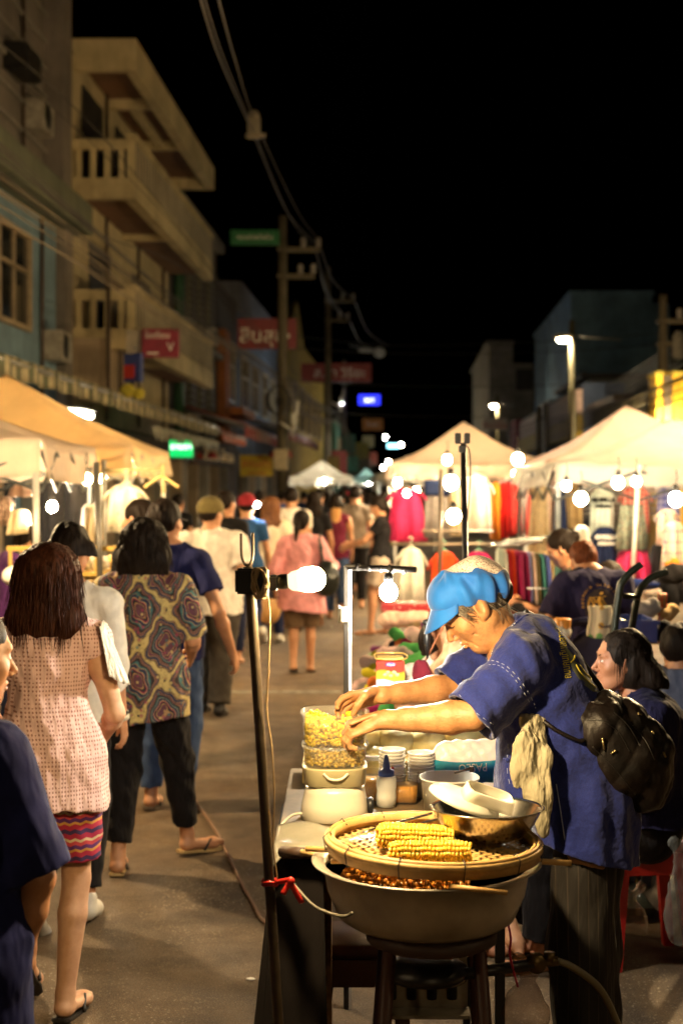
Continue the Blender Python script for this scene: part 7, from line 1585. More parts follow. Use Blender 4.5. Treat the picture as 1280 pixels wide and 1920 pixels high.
def paisley():
    t = NT('ogee_print'); v = t.coord(); s_ = t.n('ShaderNodeSeparateXYZ'); t.l(v, s_.inputs[0])
    nz = t.noise(v, 14, 2); x = t.math('ADD', s_.outputs[0], t.math('MULTIPLY', t.math('SUBTRACT', nz, .5), .02)); z = t.math('ADD', s_.outputs[2], .04)
    KX, KZ = PI / .115, PI / .155
    cx_ = t.math('COSINE', t.math('MULTIPLY', x, KX)); cz_ = t.math('COSINE', t.math('ADD', t.math('MULTIPLY', z, KZ), t.math('MULTIPLY', t.math('SINE', t.math('MULTIPLY', x, KX * 2)), .25)))
    cz2 = t.math('MULTIPLY', t.math('COSINE', t.math('MULTIPLY', z, KZ * 3)), t.math('COSINE', t.math('MULTIPLY', x, KX * 3))); f_ = t.math('ADD', t.math('ADD', cx_, cz_), t.math('MULTIPLY', cz2, .22))                                             # ogee contours
    a = t.math('ABSOLUTE', f_)
    cr, bl, dk, tn, tl, mg = (.50, .38, .14), (.015, .022, .06), (.022, .014, .016), (.34, .20, .08), (.035, .13, .14), (.24, .018, .07)
    c = t.ramp(t.math('MULTIPLY', a, .5), [(0, cr), (.10, dk), (.13, tn), (.16, bl), (.26, tn), (.285, (.12, .035, .05)), (.37, tn), (.39, dk), (.50, tl), (.56, tn), (.585, bl), (.72, cr), (.75, mg), (.80, dk), (.87, tn), (.90, (.10, .03, .05))], 'CONSTANT')
    vo = t.n('ShaderNodeTexVoronoi'); vo.inputs['Scale'].default_value = 42; t.l(v, vo.inputs['Vector']); sc_ = t.n('ShaderNodeSeparateColor'); t.l(vo.outputs['Color'], sc_.inputs[0])
    dots = t.math('MULTIPLY', t.math('LESS_THAN', vo.outputs['Distance'], .30), t.math('GREATER_THAN', sc_.outputs[0], .45)); dc = t.ramp(sc_.outputs[1], [(0, mg), (.25, tn), (.5, tl), (.75, cr)], 'CONSTANT'); c = t.mix(t.math('MULTIPLY', dots, .75), c, dc)
    ring = t.math('LESS_THAN', t.math('ABSOLUTE', t.math('SUBTRACT', vo.outputs['Distance'], .42)), .05); c = t.mix(t.math('MULTIPLY', ring, .45), c, dk)
    t.color(c); t.set(rough=.8); t.bump(t.noise(t.coord((1, 1, .3)), 12, 3), .6, .03); return t.m
# A: navy shirt at the very left edge
b = Body('person in a loose navy shirt cropped by the left edge of the picture', (-.825, 2.9, 0), .12, h=1.50, vox=.007, near=True, yaw=-1.15, pitch=.1,
         pose=dict(hed=(.075, .02, 1.59), shR=(.135, -.01, 1.36), elR=(.235, -.02, 1.08), wrR=(.17, .02, .83), shL=(-.15, 0, 1.36)))
b.top(fabric('deep_navy_shirt', (.010, .013, .075), folds=.5), hem=.62, sleeve=.95, loose=.045, sl=.042, flare=.02); b.legs(M_NVT, end=1.9, loose=.03); b.hair('bob', H_BLACK)
# B: pink top
YB = 4.72; b = Body('person with long dark brown hair in a pink openwork top and patterned shorts', (atx(92, YB), YB, 0), .02, h=1.555, vox=.007, near=True, skin=SKIN_PALE, yaw=-.1, wide=1.04,
         pose=dict(knR=(.095, .03, .49), anR=(.065, -.03, .088), knL=(-.09, .16, .52), anL=(-.09, .05, .22), elR=(.235, .03, 1.09), wrR=(.17, .25, .98), elL=(-.22, 0, 1.1), wrL=(-.2, .15, .95)), footdir={'R': (.25, 1, -.12)})
q = b.q; M_LACE = lace(); M_FRILL = fabric('white_crochet', (.70, .64, .54), folds=.9, fs=40, weave=300)
b.top(M_LACE, hem=.775, sleeve=.18, loose=.026, flare=.03, sl=.02, fold=.0045, hemtilt=-.1)
for e, s in (('R', 1), ('L', -1)):
    m = MB(); sh = b.J['sh' + e]
    m.grid(lambda u, v, s=s, sh=sh: sh + Vector((s * (.03 + .085 * v * math.sin(PI * (.12 + u * .76))) + s * .003 * math.sin(u * 40) * v, -.085 + .17 * u + .004 * math.sin(u * 33) * v, .062 - .035 * abs(u - .45) - .16 * v - .05 * v * math.sin(u * 3) + .002 * math.sin(u * 60) * v)) * 1.0, 60, 8, .003); m.build('ruffle', M_FRILL, b.shirt)
sm = NT('tribal_stripe'); v = sm.coord(); s_ = sm.n('ShaderNodeSeparateXYZ'); sm.l(v, s_.inputs[0]); zz = sm.math('ADD', s_.outputs[2], sm.math('MULTIPLY', sm.math('PINGPONG', sm.math('MULTIPLY', s_.outputs[0], 30), .5), .014))
sm.color(sm.ramp(sm.math('FRACT', sm.math('MULTIPLY', zz, 11)), [(0, (.40, .02, .05)), (.18, (.55, .25, .05)), (.28, (.10, .02, .12)), (.42, (.5, .05, .06)), (.56, (.6, .45, .25)), (.66, (.35, .015, .05)), (.84, (.05, .02, .08))], 'CONSTANT')); sm.set(rough=.85)
b.legs(sm.m, end=.80, loose=.032, name='shorts', hemr=.095); b.sandals(M_STRAP, M_STRAP)
b.hair('long', H_BROWN, length=.255, strands=800, wide=1.32)
# C: white shirt
YC = 5.7; b = Body('person in a white rolled-sleeve shirt half hidden behind the pink openwork top', (atx(128, YC), YC, 0), .0, h=1.60, vox=.008, yaw=.3,
         pose=dict(shR=(.175, 0, 1.365), elR=(.20, -.02, 1.10), wrR=(.225, .03, .875), knR=(.08, .1, .5), anR=(.08, .0, .1), knL=(-.07, 0, .49), anL=(-.10, -.2, .13)))
b.top(fabric('white_shirt', (.62, .58, .50)), hem=.80, sleeve=1.42, loose=.02, sl=.018); b.legs(BLK, end=1.85, loose=.02); b.sandals(M_SNEAK, sneaker=True); b.hair('bob', H_BLACK)
m = MB(); w_ = b.J['wrR']; dd = (w_ - b.J['elR']).normalized(); m.tube([w_ - dd * .012, w_ + dd * .004], .031, 12); m.build('wristband', mat('cream_band', (.65, .6, .45)), b.t); m = MB(); m.tube([w_ - dd * .03, w_ - dd * .018], .030, 12); m.build('bracelet', M_STRAP, b.t)
# D: patterned shirt
YD = 6.5; b = Body('person with bushy dark hair in a loose ornate printed shirt and black trousers', (atx(270, YD), YD, 0), -.02, h=1.60, vox=.007, male=True, yaw=.1,
         pose=dict(knL=(-.10, .02, .49), anL=(-.115, -.06, .088), knR=(.13, .22, .51), anR=(.17, .32, .10), hpL=(-.08, 0, .90), hpR=(.09, 0, .90), elR=(.235, .03, 1.12), wrR=(.20, .24, 1.02), elL=(-.23, .0, 1.12), wrL=(-.2, .2, 1.0), shR=(.175, 0, 1.365), shL=(-.175, 0, 1.365)), footdir={'R': (.75, .7, -.1), 'L': (-.1, 1, -.1)})
b.top(paisley(), hem=.74, sleeve=.95, loose=.04, flare=.03, sl=.040, fold=.004, hemtilt=.10); b.legs(M_DJEAN, end=1.84, loose=.022, fold=.0045); b.sandals(M_SOLEY, M_STRAP); b.hair('bob', H_BLACK, length=.13, strands=700, wide=1.28)
# E: navy T-shirt
YE = 7.65; b = Body('tall person in a navy T-shirt and blue jeans walking beside the ornate shirt', (atx(318, YE), YE, 0), -.06, h=1.69, vox=.008, male=True, yaw=-.35, wide=1.05,
         pose=dict(hed=(-.02, .02, 1.575), elR=(.275, -.06, 1.10), wrR=(.335, .05, .865), anR=(.07, .05, .088), knR=(.09, .05, .49), anL=(-.12, .1, .09), knL=(-.1, .12, .5)), hands={'R': ((-1, .2, 0), .5, .6)})
b.top(M_NAVYS, hem=.84, sleeve=.62, loose=.022, sl=.022); b.legs(M_JEAN, end=1.92, loose=.018); b.sandals(M_SOLE, M_STRAP); b.hair('crop', H_BLACK)
m = MB(); m.tube(smooth_pts([b.J['hed'] + b.R @ Vector((.078, .09, .012)), b.J['hed'] + b.R @ Vector((.086, .0, .02)), b.J['hed'] + b.R @ Vector((.06, -.07, .03))], 4), .003, 5); m.build('glasses', M_STRAP, b.t)
# F: profile behind
YF = 8.6; b = Body('person in profile looking left, head showing behind the ornate shirt', (atx(262, YF), YF, 0), .9, h=1.67, vox=.009, yaw=.3); b.top(BLK, hem=.8); b.legs(M_NVT, end=1.9); b.hair('bun', H_BLACK)
# G: white T-shirt and cap
YG_ = 10.97; b = Body('heavy-set person in an olive cap, white T-shirt and grey trousers', (atx(396, YG_), YG_, 0), -.1, h=1.66, vox=.010, male=True, wide=1.36, yaw=-.5, pose=dict(**{**walkpose('L', .08, .04, .0), 'elR': (.27, -.10, 1.12), 'wrR': (.20, .03, .93)}))
b.top(M_WSH, hem=.80, sleeve=.75, loose=.035, sl=.028, fold=.005); b.legs(M_GREYT, end=1.95, loose=.04, hemr=.085); b.sandals(M_STRAP, sneaker=True); b.hair('crop', H_BLACK)
def capon(b, m_, m2=None, brim=True):
    c = b.J['hed']; q = b.hq; g = SDF(.009); g.ell(c + b.R @ Vector((0, -.018, .045)) * q, (.102 * q, .120 * q, .102 * q), .02, b.R); g.cut(c + b.R @ Vector((0, 0, .015)) * q, b.R @ Vector((0, .1, -1))); o = g.build('cap', m_, b.t)
    if brim: mb = MB(); mb.grid(lambda u, v: c + b.R @ Vector(((u - .5) * .13 * (1 - .3 * v), .07 + .055 * v * math.cos((u - .5) * 1.6), .030 - .03 * v - .03 * (u - .5) ** 2 * 4 * .5)) * q, 10, 4, .004); mb.build('brim', m2 or m_, o)
capon(b, fabric('olive_cap_cloth', (.13, .10, .035)), fabric('green_brim', (.05, .08, .04)))
b = Body('dark-haired person in a black T-shirt ahead of the olive cap', (atx(425, 14), 14, 0), -.1, h=1.71, vox=.013, male=True, yaw=-.6, pose=walkpose('R')); b.top(BLK, loose=.02); b.legs(M_NVT, end=1.9); b.hair('crop'); b.sandals(M_SOLE)
b = Body('person in a red and white cap and blue shirt', (atx(463, 15), 15, 0), .0, h=1.67, vox=.013, male=True, pose={**walkpose('L'), 'elL': (-.22, .15, 1.15), 'wrL': (-.16, .22, 1.33)}); b.top(M_BLUS, loose=.02); b.legs(M_NVT, end=1.9); b.hair('crop'); capon(b, fabric('maroon_cap', (.25, .02, .03)), fabric('pink_band_cloth', (.6, .3, .3))); b.sandals(M_SOLE)
b = Body('person with very long chestnut hair, cream top and white sneakers', (atx(508, 16), 16, 0), -.05, h=1.64, vox=.012, pose=walkpose('R', .1)); b.top(M_CRM, hem=.80, sleeve=1.7, loose=.03); b.legs(M_NVT, end=1.95); b.hair('long', H_CHEST, length=.36, wide=1.25); b.sandals(M_SNEAK, sneaker=True)
m = SDF(.012); m.ell((0, 0, 0), (.14, .08, .17)); m.cut((0, 0, .11), (0, 0, 1)); o = m.build('hand_bag', mat('tan_leather', (.42, .22, .07), rough=.5)); o.location = P(503, 1142, 15.7); tag(o, 'tan handbag carried by the person with chestnut hair', 'bag')
b = Body('short-haired person in a plain white shirt left of the far tent', (atx(546, 17.5), 17.5, 0), .0, h=1.75, vox=.014, male=True, wide=1.1, pose=walkpose('L')); b.top(M_WSH, loose=.03); b.legs(M_DJEAN, end=1.9); b.hair('crop'); b.sandals(M_SOLE)
# L: pink tunic
YL = 13.45; b = Body('person with a low ponytail in a rose pink tunic and brown shorts', (atx(566, YL), YL, 0), -.05, h=1.53, vox=.010, wide=1.08, yaw=-.3, pitch=.15, pose=dict(**{**walkpose('R', .06, .05, .03), 'shR': (.17, 0, 1.36), 'elR': (.31, -.02, 1.12), 'wrR': (.28, .2, 1.0), 'elL': (-.27, 0, 1.1), 'wrL': (-.28, .05, .85)}))
b.top(M_PNK, hem=.66, sleeve=1.6, loose=.04, sl=.035, flare=.05, hemtilt=-.12, fold=.006); b.legs(M_KHK, end=.98, loose=.045, name='shorts', hemr=.10); b.sandals(M_STRAP, M_STRAP); b.hair('pony', H_BLACK, length=.12)
m = SDF(.012); m.ell((0, 0, 0), (.12, .08, .17)); m.cone((-.03, 0, .1), (-.07, 0, .42), .02, .015, .02); m.noise(.005, 30); o = m.build('shoulder_bag', mat('black_bag_leather', (.015, .018, .016), rough=.3)); o.location = P(612, 1085, 13.3); tag(o, 'black shoulder bag hanging on the right side of the rose pink tunic', 'bag')
b = Body('dark-haired person in a black top behind the rose pink tunic', (atx(588, 18), 18, 0), .0, h=1.70, vox=.014, pose=walkpose('L')); b.top(BLK); b.legs(M_DJEAN, end=1.9); b.hair('long', H_BLACK, length=.22)
YN = 19; b = Body('person in a wine-red sleeveless top and blue jeans with two-tone hair', (atx(629, YN), YN, 0), .0, h=1.65, vox=.013, pose=walkpose('L', .08), wide=1.08); b.top(M_WINE, hem=.84, sleeve=0, loose=.02); b.legs(M_JEAN, end=1.93, loose=.022); b.sandals(M_SOLE); b.hair('long', H_BLACK, length=.05, wide=1.1)
m = SDF(.013); c = b.J['hed']; m.path([c + Vector((0, -.085, -.10)), c + Vector((0, -.10, -.24))], [.07, .06], .02, ((0, 1, 0), .5)); m.noise(.004, 60, (1, 1, .3)); m.build('hair_ends', hair_mat('blond_ends', (.35, .16, .05), (.65, .36, .14)), b.t)
b = Body('tall person in a grey-brown T-shirt ahead of the wine-red top', (atx(666, 20.5), 20.5, 0), .0, h=1.77, vox=.014, male=True, wide=1.1, pose=walkpose('R')); b.top(M_GRYS, loose=.025); b.legs(M_DJEAN, end=1.9); b.hair('crop'); b.sandals(M_SOLE)
YP_ = 17; b = Body('long-haired person in a black T-shirt and light shorts reaching out to the left', (atx(716, YP_), YP_, 0), PI / 2 - .25, h=1.66, vox=.012, pitch=.45, pose=dict(hed=(0, .06, 1.56), elR=(.18, .18, 1.17), wrR=(.08, .40, 1.10), elL=(-.18, .18, 1.15), wrL=(-.08, .42, 1.06), anL=(-.1, .12, .088), knL=(-.1, .1, .5)))
b.top(BLK, hem=.86, sleeve=.5, loose=.022); b.legs(M_LSH, end=.75, loose=.04, name='shorts', hemr=.10); b.sandals(M_SOLE, M_STRAP); b.hair('pony', H_BLACK, length=.25)
# far crowd
rnd = random.Random(31)
far = [(598, 24, 1.72, 'crop', 'black', 'dark-clothed person just right of the white shirt in the far crowd'), (612, 30, 1.66, 'long', 'grey', 'long-haired person in grey in the far crowd before the white tent'), (641, 26, 1.70, 'crop', 'tan', 'person in tan seen over the wine-red top'), (652, 36, 1.66, 'bob', 'mag', 'person with a bright pink headscarf in the far crowd'), (604, 38, 1.64, 'crop', 'white', 'distant person in white left of the pink headscarf'),
       (678, 27, 1.72, 'crop', 'navy', 'person in navy right of the tall grey-brown T-shirt'), (690, 25, 1.66, 'long', 'wine', 'person in dull wine colour behind the black T-shirt'), (700, 32, 1.69, 'crop', 'grey', 'distant person in grey over the reaching arms'), (722, 22, 1.70, 'crop', 'olive', 'person in olive by the pink dress stall'), (570, 33, 1.66, 'crop', 'navy', 'distant person in navy behind the white shirt'), (744, 30, 1.62, 'bob', 'black', 'distant person in black at the left corner of the peach tent'), (530, 30, 1.66, 'crop', 'blue', 'distant person in blue left of the white shirt'), (485, 24, 1.70, 'crop', 'black', 'person in black beside the small white lamp'), (334, 20, 1.66, 'crop', 'black', 'distant dark person left of the olive cap, under the awning'), (665, 45, 1.70, 'crop', 'dred', 'farthest visible person in dark red'), (626, 44, 1.66, 'crop', 'teal', 'farthest visible person in teal'), (655, 24, 1.62, 'bob', 'orange', 'person in orange between the jeans and the grey-brown T-shirt')]
for px, Y, h, hk, c, lab in far:
    b = Body(lab, (atx(px, Y), Y, 0), rnd.uniform(-.3, .3), h=h, vox=.018, male=hk == 'crop', pose=walkpose(rnd.choice('LR'), rnd.uniform(.05, .14))); b.top(GM[c], loose=.025); b.legs(M_DJEAN, end=1.9); b.hair(hk, mat('pink_headscarf', (.55, .04, .08)) if 'headscarf' in lab else H_BLACK, length=.2)
# R: seller at the left
b = Body('seller with tied dark hair bending over the left counter', (atx(22, 9.9), 9.9, 0), -PI / 2 + .35, h=1.55, vox=.009, near=True, pitch=.75, skin=SKIN, pose=dict(hed=(0, .12, 1.50), nck=(0, .04, 1.40), elL=(-.2, .12, 1.12), wrL=(-.08, .34, 1.05), elR=(.2, .12, 1.12), wrR=(.12, .34, 1.1)))
b.top(fabric('purple_navy_top', (.10, .03, .14)), hem=.8, sleeve=.5); b.legs(M_NVT, end=1.9); b.hair('bun', H_BLACK)
m = MB(); m.tube([b.J['shR'] + Vector((-.03, .03, .09)), b.J['wst'] + Vector((.08, .14, 0))], .03, 6, .3); m.build('strap', fabric('grey_green_strap', (.16, .20, .12)), b.t)
# ------------------------------------------------------------- seated people on the right
# W
b = Body('seated person in dark navy looking left, behind the leather bag', (1.125, 5.22, 0), PI / 2, h=1.56, vox=.007, near=True, pitch=-.02, yaw=.10, skin=skin_mat('warm_brown_skin', (.42, .19, .10)), pose={**sitpose(.585, .42, .09), 'hed': (0, .115, 1.215), 'nck': (0, .05, 1.06), 'shL': (-.19, .02, 1.0), 'shR': (.19, .02, 1.0), 'chs': (0, .0, .90), 'elL': (-.24, .05, .76), 'wrL': (-.14, .26, .68)}, wide=1.25)
b.top(fabric('dark_navy_blouse', (.010, .009, .035), folds=.9, fs=16, stretch=.1), hem=.60, sleeve=1.4, loose=.055, sl=.05, flare=.06, vox=.007); b.legs(M_DJEAN, end=1.9, loose=.03); b.hair('bob', H_BLACK, length=.09, strands=900, wide=1.05); b.sandals(M_SOLE)
# X
b = Body('seated person in an olive-grey shirt reading a phone by the right stall', (1.60, 9.5, 0), PI / 2 - .1, h=1.66, vox=.009, near=True, pitch=.5, pose={**sitpose(.74), 'hed': (0, .14, 1.375), 'nck': (0, .08, 1.23), 'knL': (-.03, .40, .93), 'anL': (.1, .62, .66), 'wrL': (-.06, .42, 1.0), 'elL': (-.2, .16, .92), 'wrR': (.06, .40, .99), 'elR': (.2, .16, .92)}, wide=1.05)
b.top(fabric('olive_grey_shirt', (.15, .12, .075)), hem=.66, sleeve=1.5, loose=.03); b.legs(BLK, end=1.9, loose=.03); b.hair('bun', H_BLACK); b.sandals(M_SOLE)
m = MB(); c = P(1008, 1103, 9.4); m.cbox(c, (.14, .075, .008), None); ph = one('phone', m, mat('phone_back', (.6, .6, .6), rough=.3), 'bright phone held by the person in the olive-grey shirt', 'phone', bevel=.003)
stool('tall blue plastic stool under the person with the phone', (1.60, 9.5, 0), .3, .66, mat('blue_plastic', (.05, .09, .28), rough=.4))
# Y
YY = 7.6; b = Body('seated person with reddish tied hair, back print of a dancing figure on the navy shirt', (atx(1112, YY), YY, 0), .08, h=1.6, vox=.008, near=False, yaw=.25, pose={**sitpose(.90, .4, .3), 'hed': (-.03, .13, 1.44), 'nck': (0, .06, 1.35), 'elL': (-.26, -.02, 1.10), 'wrL': (-.2, .2, 1.02)}, pitch=.5, wide=1.15, head=.86)
b.top(fabric('dusky_navy_shirt', (.022, .018, .055)), hem=.5, sleeve=.85, loose=.03, sl=.03); b.legs(M_DJEAN, end=1.9, loose=.02); b.hair('crop', hair_mat('reddish_hair', (.05, .016, .008), (.26, .08, .03)), strands=100)
bpy.context.view_layer.update()
SB = BVHTree.FromPolygons([tuple(b.t.matrix_world @ v.co) for v in b.shirt.data.vertices], [tuple(p.vertices) for p in b.shirt.data.polygons])
# the print is laid on the real shirt surface, in the shirt's own space
PR = thing('x', 'x', 'x'); bpy.data.objects.remove(PR)
def local(o): 
    inv = b.t.matrix_world.inverted(); [setattr(v, 'co', inv @ v.co) for v in o.data.vertices]; o.parent = b.shirt; return o
cpx, cpy = 1124, 1132; o = decal_poly(SB, [(cpx - 27, cpy + 22), (cpx - 28, cpy), (cpx - 22, cpy - 16), (cpx - 10, cpy - 26), (cpx + 2, cpy - 29), (cpx + 14, cpy - 26), (cpx + 24, cpy - 16), (cpx + 29, cpy), (cpx + 28, cpy + 22), (cpx, cpy + 24)], fabric('print_disc_cloth', (.06, .045, .045)), None, 'print_disc', .004, 12); local(o)
M_OGOLD = mat('orange_gold_print', (.62, .32, .03), bump=0)
for pts, r in (([(cpx + 2, cpy - 21), (cpx + 3, cpy - 17)], .010), ([(cpx + 1, cpy - 12), (cpx - 1, cpy - 4), (cpx + 3, cpy + 4), (cpx + 1, cpy + 14)], .011), ([(cpx - 3, cpy - 10), (cpx - 8, cpy - 2), (cpx - 12, cpy - 10), (cpx - 20, cpy - 11)], .004), ([(cpx + 4, cpy - 11), (cpx + 8, cpy - 2), (cpx + 12, cpy + 2)], .004), ([(cpx - 12, cpy - 12), (cpx + 12, cpy - 14)], .002), ([(cpx - 19, cpy - 9), (cpx - 22, cpy + 4), (cpx - 20, cpy + 12), (cpx - 11, cpy + 12), (cpx - 11, cpy + 3), (cpx - 17, cpy - 8)], .004), ([(cpx + 17, cpy + 13), (cpx + 20, cpy + 8)], .005)):
    local(decal_line(SB, pts, r, M_OGOLD, None, 'print_figure', off=.003))
for k, ch in enumerate('ถนนคนเดินเขลางค์นคร'): 
    a = math.radians(200 - k * 12.2 + 0); x, y = cpx + 33 * math.cos(a), cpy - 3 - 33 * math.sin(a)
    if ch in 'ิ์': continue
    local(decal_text(SB, ch, M_OGOLD, None, (x, y), (math.sin(a), math.cos(a)), 8, .004))
# chair with printed cloth
t = thing('plastic_chair', 'dark blue plastic chair with arched back under the person with the printed shirt', 'chair', (atx(1112, 7.35), 7.35, 0)); M_NCH = mat('dark_blue_plastic', (.012, .012, .045), rough=.35, bump=.03)
m = MB(); m.box((-.22, -.05, .50), (.22, .40, .53)); m.build('seat', M_NCH, t, bevel=.01); m = MB(); m.tube(smooth_pts([(-.21, -.06, .50), (-.24, -.10, .85), (-.17, -.13, 1.04), (0, -.14, 1.08), (.17, -.13, 1.04), (.24, -.10, .85), (.21, -.06, .50)], 5), .02, 8); m.grid(lambda u, v: Vector(((u - .5) * .38, -.10 - .03 * v + .02 * math.cos((u - .5) * 3), .56 + .48 * v * (1 - .3 * (2 * u - 1) ** 2))), 12, 8, .012); m.build('backrest', M_NCH, t)
for sx in (-1, 1):
    for y in (-.04, .38): m = MB(); m.tube([(sx * .19, y, .5), (sx * .23, y - .03, 0)], .02, 6); m.build('leg', M_NCH, t)
    m = MB(); m.tube(smooth_pts([(sx * .24, -.09, .80), (sx * .27, .1, .74), (sx * .26, .35, .72), (sx * .22, .38, .5)], 4), .018, 6); m.build('armrest', M_NCH, t)
tw_ = NT('printed_towel'); v = tw_.coord(); vo = tw_.n('ShaderNodeTexVoronoi'); vo.inputs['Scale'].default_value = 22; tw_.l(v, vo.inputs['Vector']); sc_ = tw_.n('ShaderNodeSeparateColor'); tw_.l(vo.outputs['Color'], sc_.inputs[0]); k_ = tw_.math('LESS_THAN', vo.outputs['Distance'], .36)
tw_.color(tw_.mix(k_, (.58, .50, .34), tw_.ramp(sc_.outputs[0], [(0, (.55, .48, .32)), (.4, (.15, .35, .12)), (.6, (.55, .32, .06)), (.8, (.5, .45, .3))], 'CONSTANT'))); tw_.set(rough=.9)
m = MB(); a, c = P(1101, 1136, 7.17), P(1147, 1193, 7.15); m.grid(lambda u, v: Vector((a.x + (c.x - a.x) * u + .006 * math.sin(v * 5), 7.17 + .012 * math.sin(u * 9), a.z + (c.z - a.z) * v - .012 * math.sin(u * PI) * v)), 14, 10, .012); one('printed_cloth', m, tw_.m, 'cream cloth with a green and orange print draped over the dark blue chair', 'cloth')
m = MB(); m.tube(smooth_pts([P(1122, 1171, 7.14), P(1130, 1176, 7.13), P(1142, 1173, 7.14)], 4), .004, 5); m.build('print_stroke', mat('dark_print', (.03, .02, .06)), bpy.data.objects['printed_cloth'])
# Z
b = Body('person with short dark hair facing the camera behind the printed shirt', (atx(1143, 8.5), 8.5, 0), PI - .35, h=1.62, vox=.009, near=True, male=True, pitch=.1, pose={**sitpose(.63), 'hed': (0, .05, 1.25)}); b.top(M_BLUS, hem=.5, sleeve=.6); b.legs(M_NVT, end=1.9); b.hair('crop', H_BLACK)
# AA
b = Body('seated person in a grey-blue shirt at the right edge, seen from behind', (atx(1272, 6.4), 6.4, 0), -.3, h=1.55, vox=.009, yaw=-.2, pose={**sitpose(.52), 'hed': (0, .05, 1.12)}, wide=1.15); b.top(fabric('grey_blue_shirt', (.10, .12, .20)), hem=.42, sleeve=.9, loose=.03); b.legs(M_NVT, end=1.9); b.hair('crop', H_BLACK)
stool('dark plastic stool at the right edge under the grey-blue shirt', (atx(1272, 6.4) - .02, 6.42, 0), .3, .42, M_NCH)
# BB
b = Body('seated person in a white floral blouse holding a dark-handled stick beside the goods heap', (.41, 5.6, 0), PI + .25, h=1.55, vox=.007, near=True, pitch=.3, yaw=0, pose={**sitpose(.68), 'hed': (0, .08, 1.325), 'elL': (-.2, .12, 1.0), 'wrL': (.0, .28, 1.17), 'elR': (.22, .1, 1.0), 'wrR': (.09, .27, 1.22)}, hands={'L': ((.4, -.3, -.6), 1.1, .9), 'R': ((-.4, -.3, .3), 1.1, .9)})
b.top(printed('floral_blouse', (.66, .60, .50), [(.25, .08, .35), (.6, .45, .5), (.15, .25, .06), (.3, .12, .4)], 34, .34), hem=.5, sleeve=.55, loose=.03, sl=.02); b.legs(M_LSH, end=1.8, loose=.03); b.hair('bob', H_BLACK, length=.12)
m = MB(); m.tube([P(801, 1235, 5.3), P(800, 1205, 5.3), P(800, 1172, 5.3)], [.003, .012, .013], 10); m.lathe([(.012, 0), (.018, .008), (.016, .018), (.006, .022)], 12, P(800, 1172, 5.3)); one('torch', m, M_BLACKP, 'black-handled torch held upright in front of the floral blouse', 'torch')
m = MB(); m.grid(lambda u, v: P(838 - 42 * u, 1158 + 82 * u, 5.32) + Vector((.014 * (v - .5), -.01, .014 * (v - .5))), 10, 2, .004); one('bag_strap', m, mat('brown_strap_leather', (.24, .07, .02)), 'brown leather strap crossing the floral blouse', 'strap')
m = SDF(.007); m.ell((0, 0, 0), (.035, .03, .055)); m.noise(.004, 60, (1, 1, .3)); o = m.build('red_pouch', fabric('dull_red_pouch', (.12, .010, .018))); o.location = P(790, 1262, 5.3); tag(o, 'dull red pouch hanging on the brown strap', 'bag')
stool('low stool under the person in the floral blouse', (.41, 5.6, 0), .32, .56, M_NCH)
# ------------------------------------------------------------- hand truck, crates and goods at the right
t = thing('hand_truck', 'dark tubular hand truck with two curved handles between the seated people', 'hand truck', (0, 0, 0)); M_HT = mat('dark_green_tube', (.022, .028, .018), rough=.35, metal=.3, var=.4)
for hx, pts in ((0, [(1202, 1058), (1185, 1070), (1168, 1088), (1160, 1108), (1150, 1190), (1148, 1230)]), (1, [(1250, 1072), (1222, 1082), (1203, 1100), (1194, 1122), (1182, 1190), (1178, 1240)])):
    qs = [P(x, y, 6.0 + .15 * hx) for x, y in pts]; e = qs[-1].copy(); e.z = .15; m = MB(); m.tube(smooth_pts(qs, 5) + [e], .0155, 10); m.build('handle', M_HT, t)
m = MB(); m.tube([P(1156, 1116, 6.05), P(1196, 1120, 6.1)], .012, 8); m.tube([P(1151, 1300, 6.05), P(1178, 1300, 6.1)], .012, 8); m.build('crossbar', M_HT, t)
m = MB(); m.box((P(1130, 0, 6).x, 5.75, .02), (P(1200, 0, 6).x, 6.15, .05)); m.build('toe_plate', M_HT, t)
for sx in (1135, 1195): m = MB(); m.lathe([(.02, -.02), (.09, -.02), (.1, 0), (.09, .02), (.02, .02)], 20, (P(sx, 0, 6).x, 6.2, .1), (1, 0, 0)); m.build('wheel', M_BLACKP, t)
def crate(px0, py0, px1, py1, Y, m_, label, d=.35):
    a, c = P(px0, py1, Y), P(px1, py0, Y); m = MB(); W_, H_ = c.x - a.x, c.z - a.z; th = .012
    m.box((0, 0, 0), (W_, d, th)); m.box((0, 0, th), (W_, th, H_)); m.box((0, d - th, th), (W_, d, H_)); m.box((0, th, th), (th, d - th, H_)); m.box((W_ - th, th, th), (W_, d - th, H_)); m.box((-.01, -.01, H_ - .02), (W_ + .01, -.001, H_)); return one('plastic_crate', m, m_, label, 'crate', None, a, bevel=.003)
M_BCR = mat('blue_crate_plastic', (.012, .03, .16), rough=.4)
crate(1165, 1163, 1232, 1205, 7.0, M_BCR, 'blue plastic crate behind the hand truck'); crate(1180, 1092, 1232, 1112, 8.4, M_BCR, 'small blue crate on the stall table behind the printed shirt')
m = MB(); a, c = P(1150, 1210, 8.0), P(1290, 1115, 8.0); m.box((a.x, 8.0, c.z - .28), (c.x, 8.9, c.z - .25)); tb = one('stall_table', m, M_WOOD, 'wooden stall table behind the hand truck', 'table')
for x in (a.x + .04, c.x - .04): mm = MB(); mm.box((x - .02, 8.03, 0), (x + .02, 8.07, c.z - .281)); mm.build('leg', M_WOOD, tb)
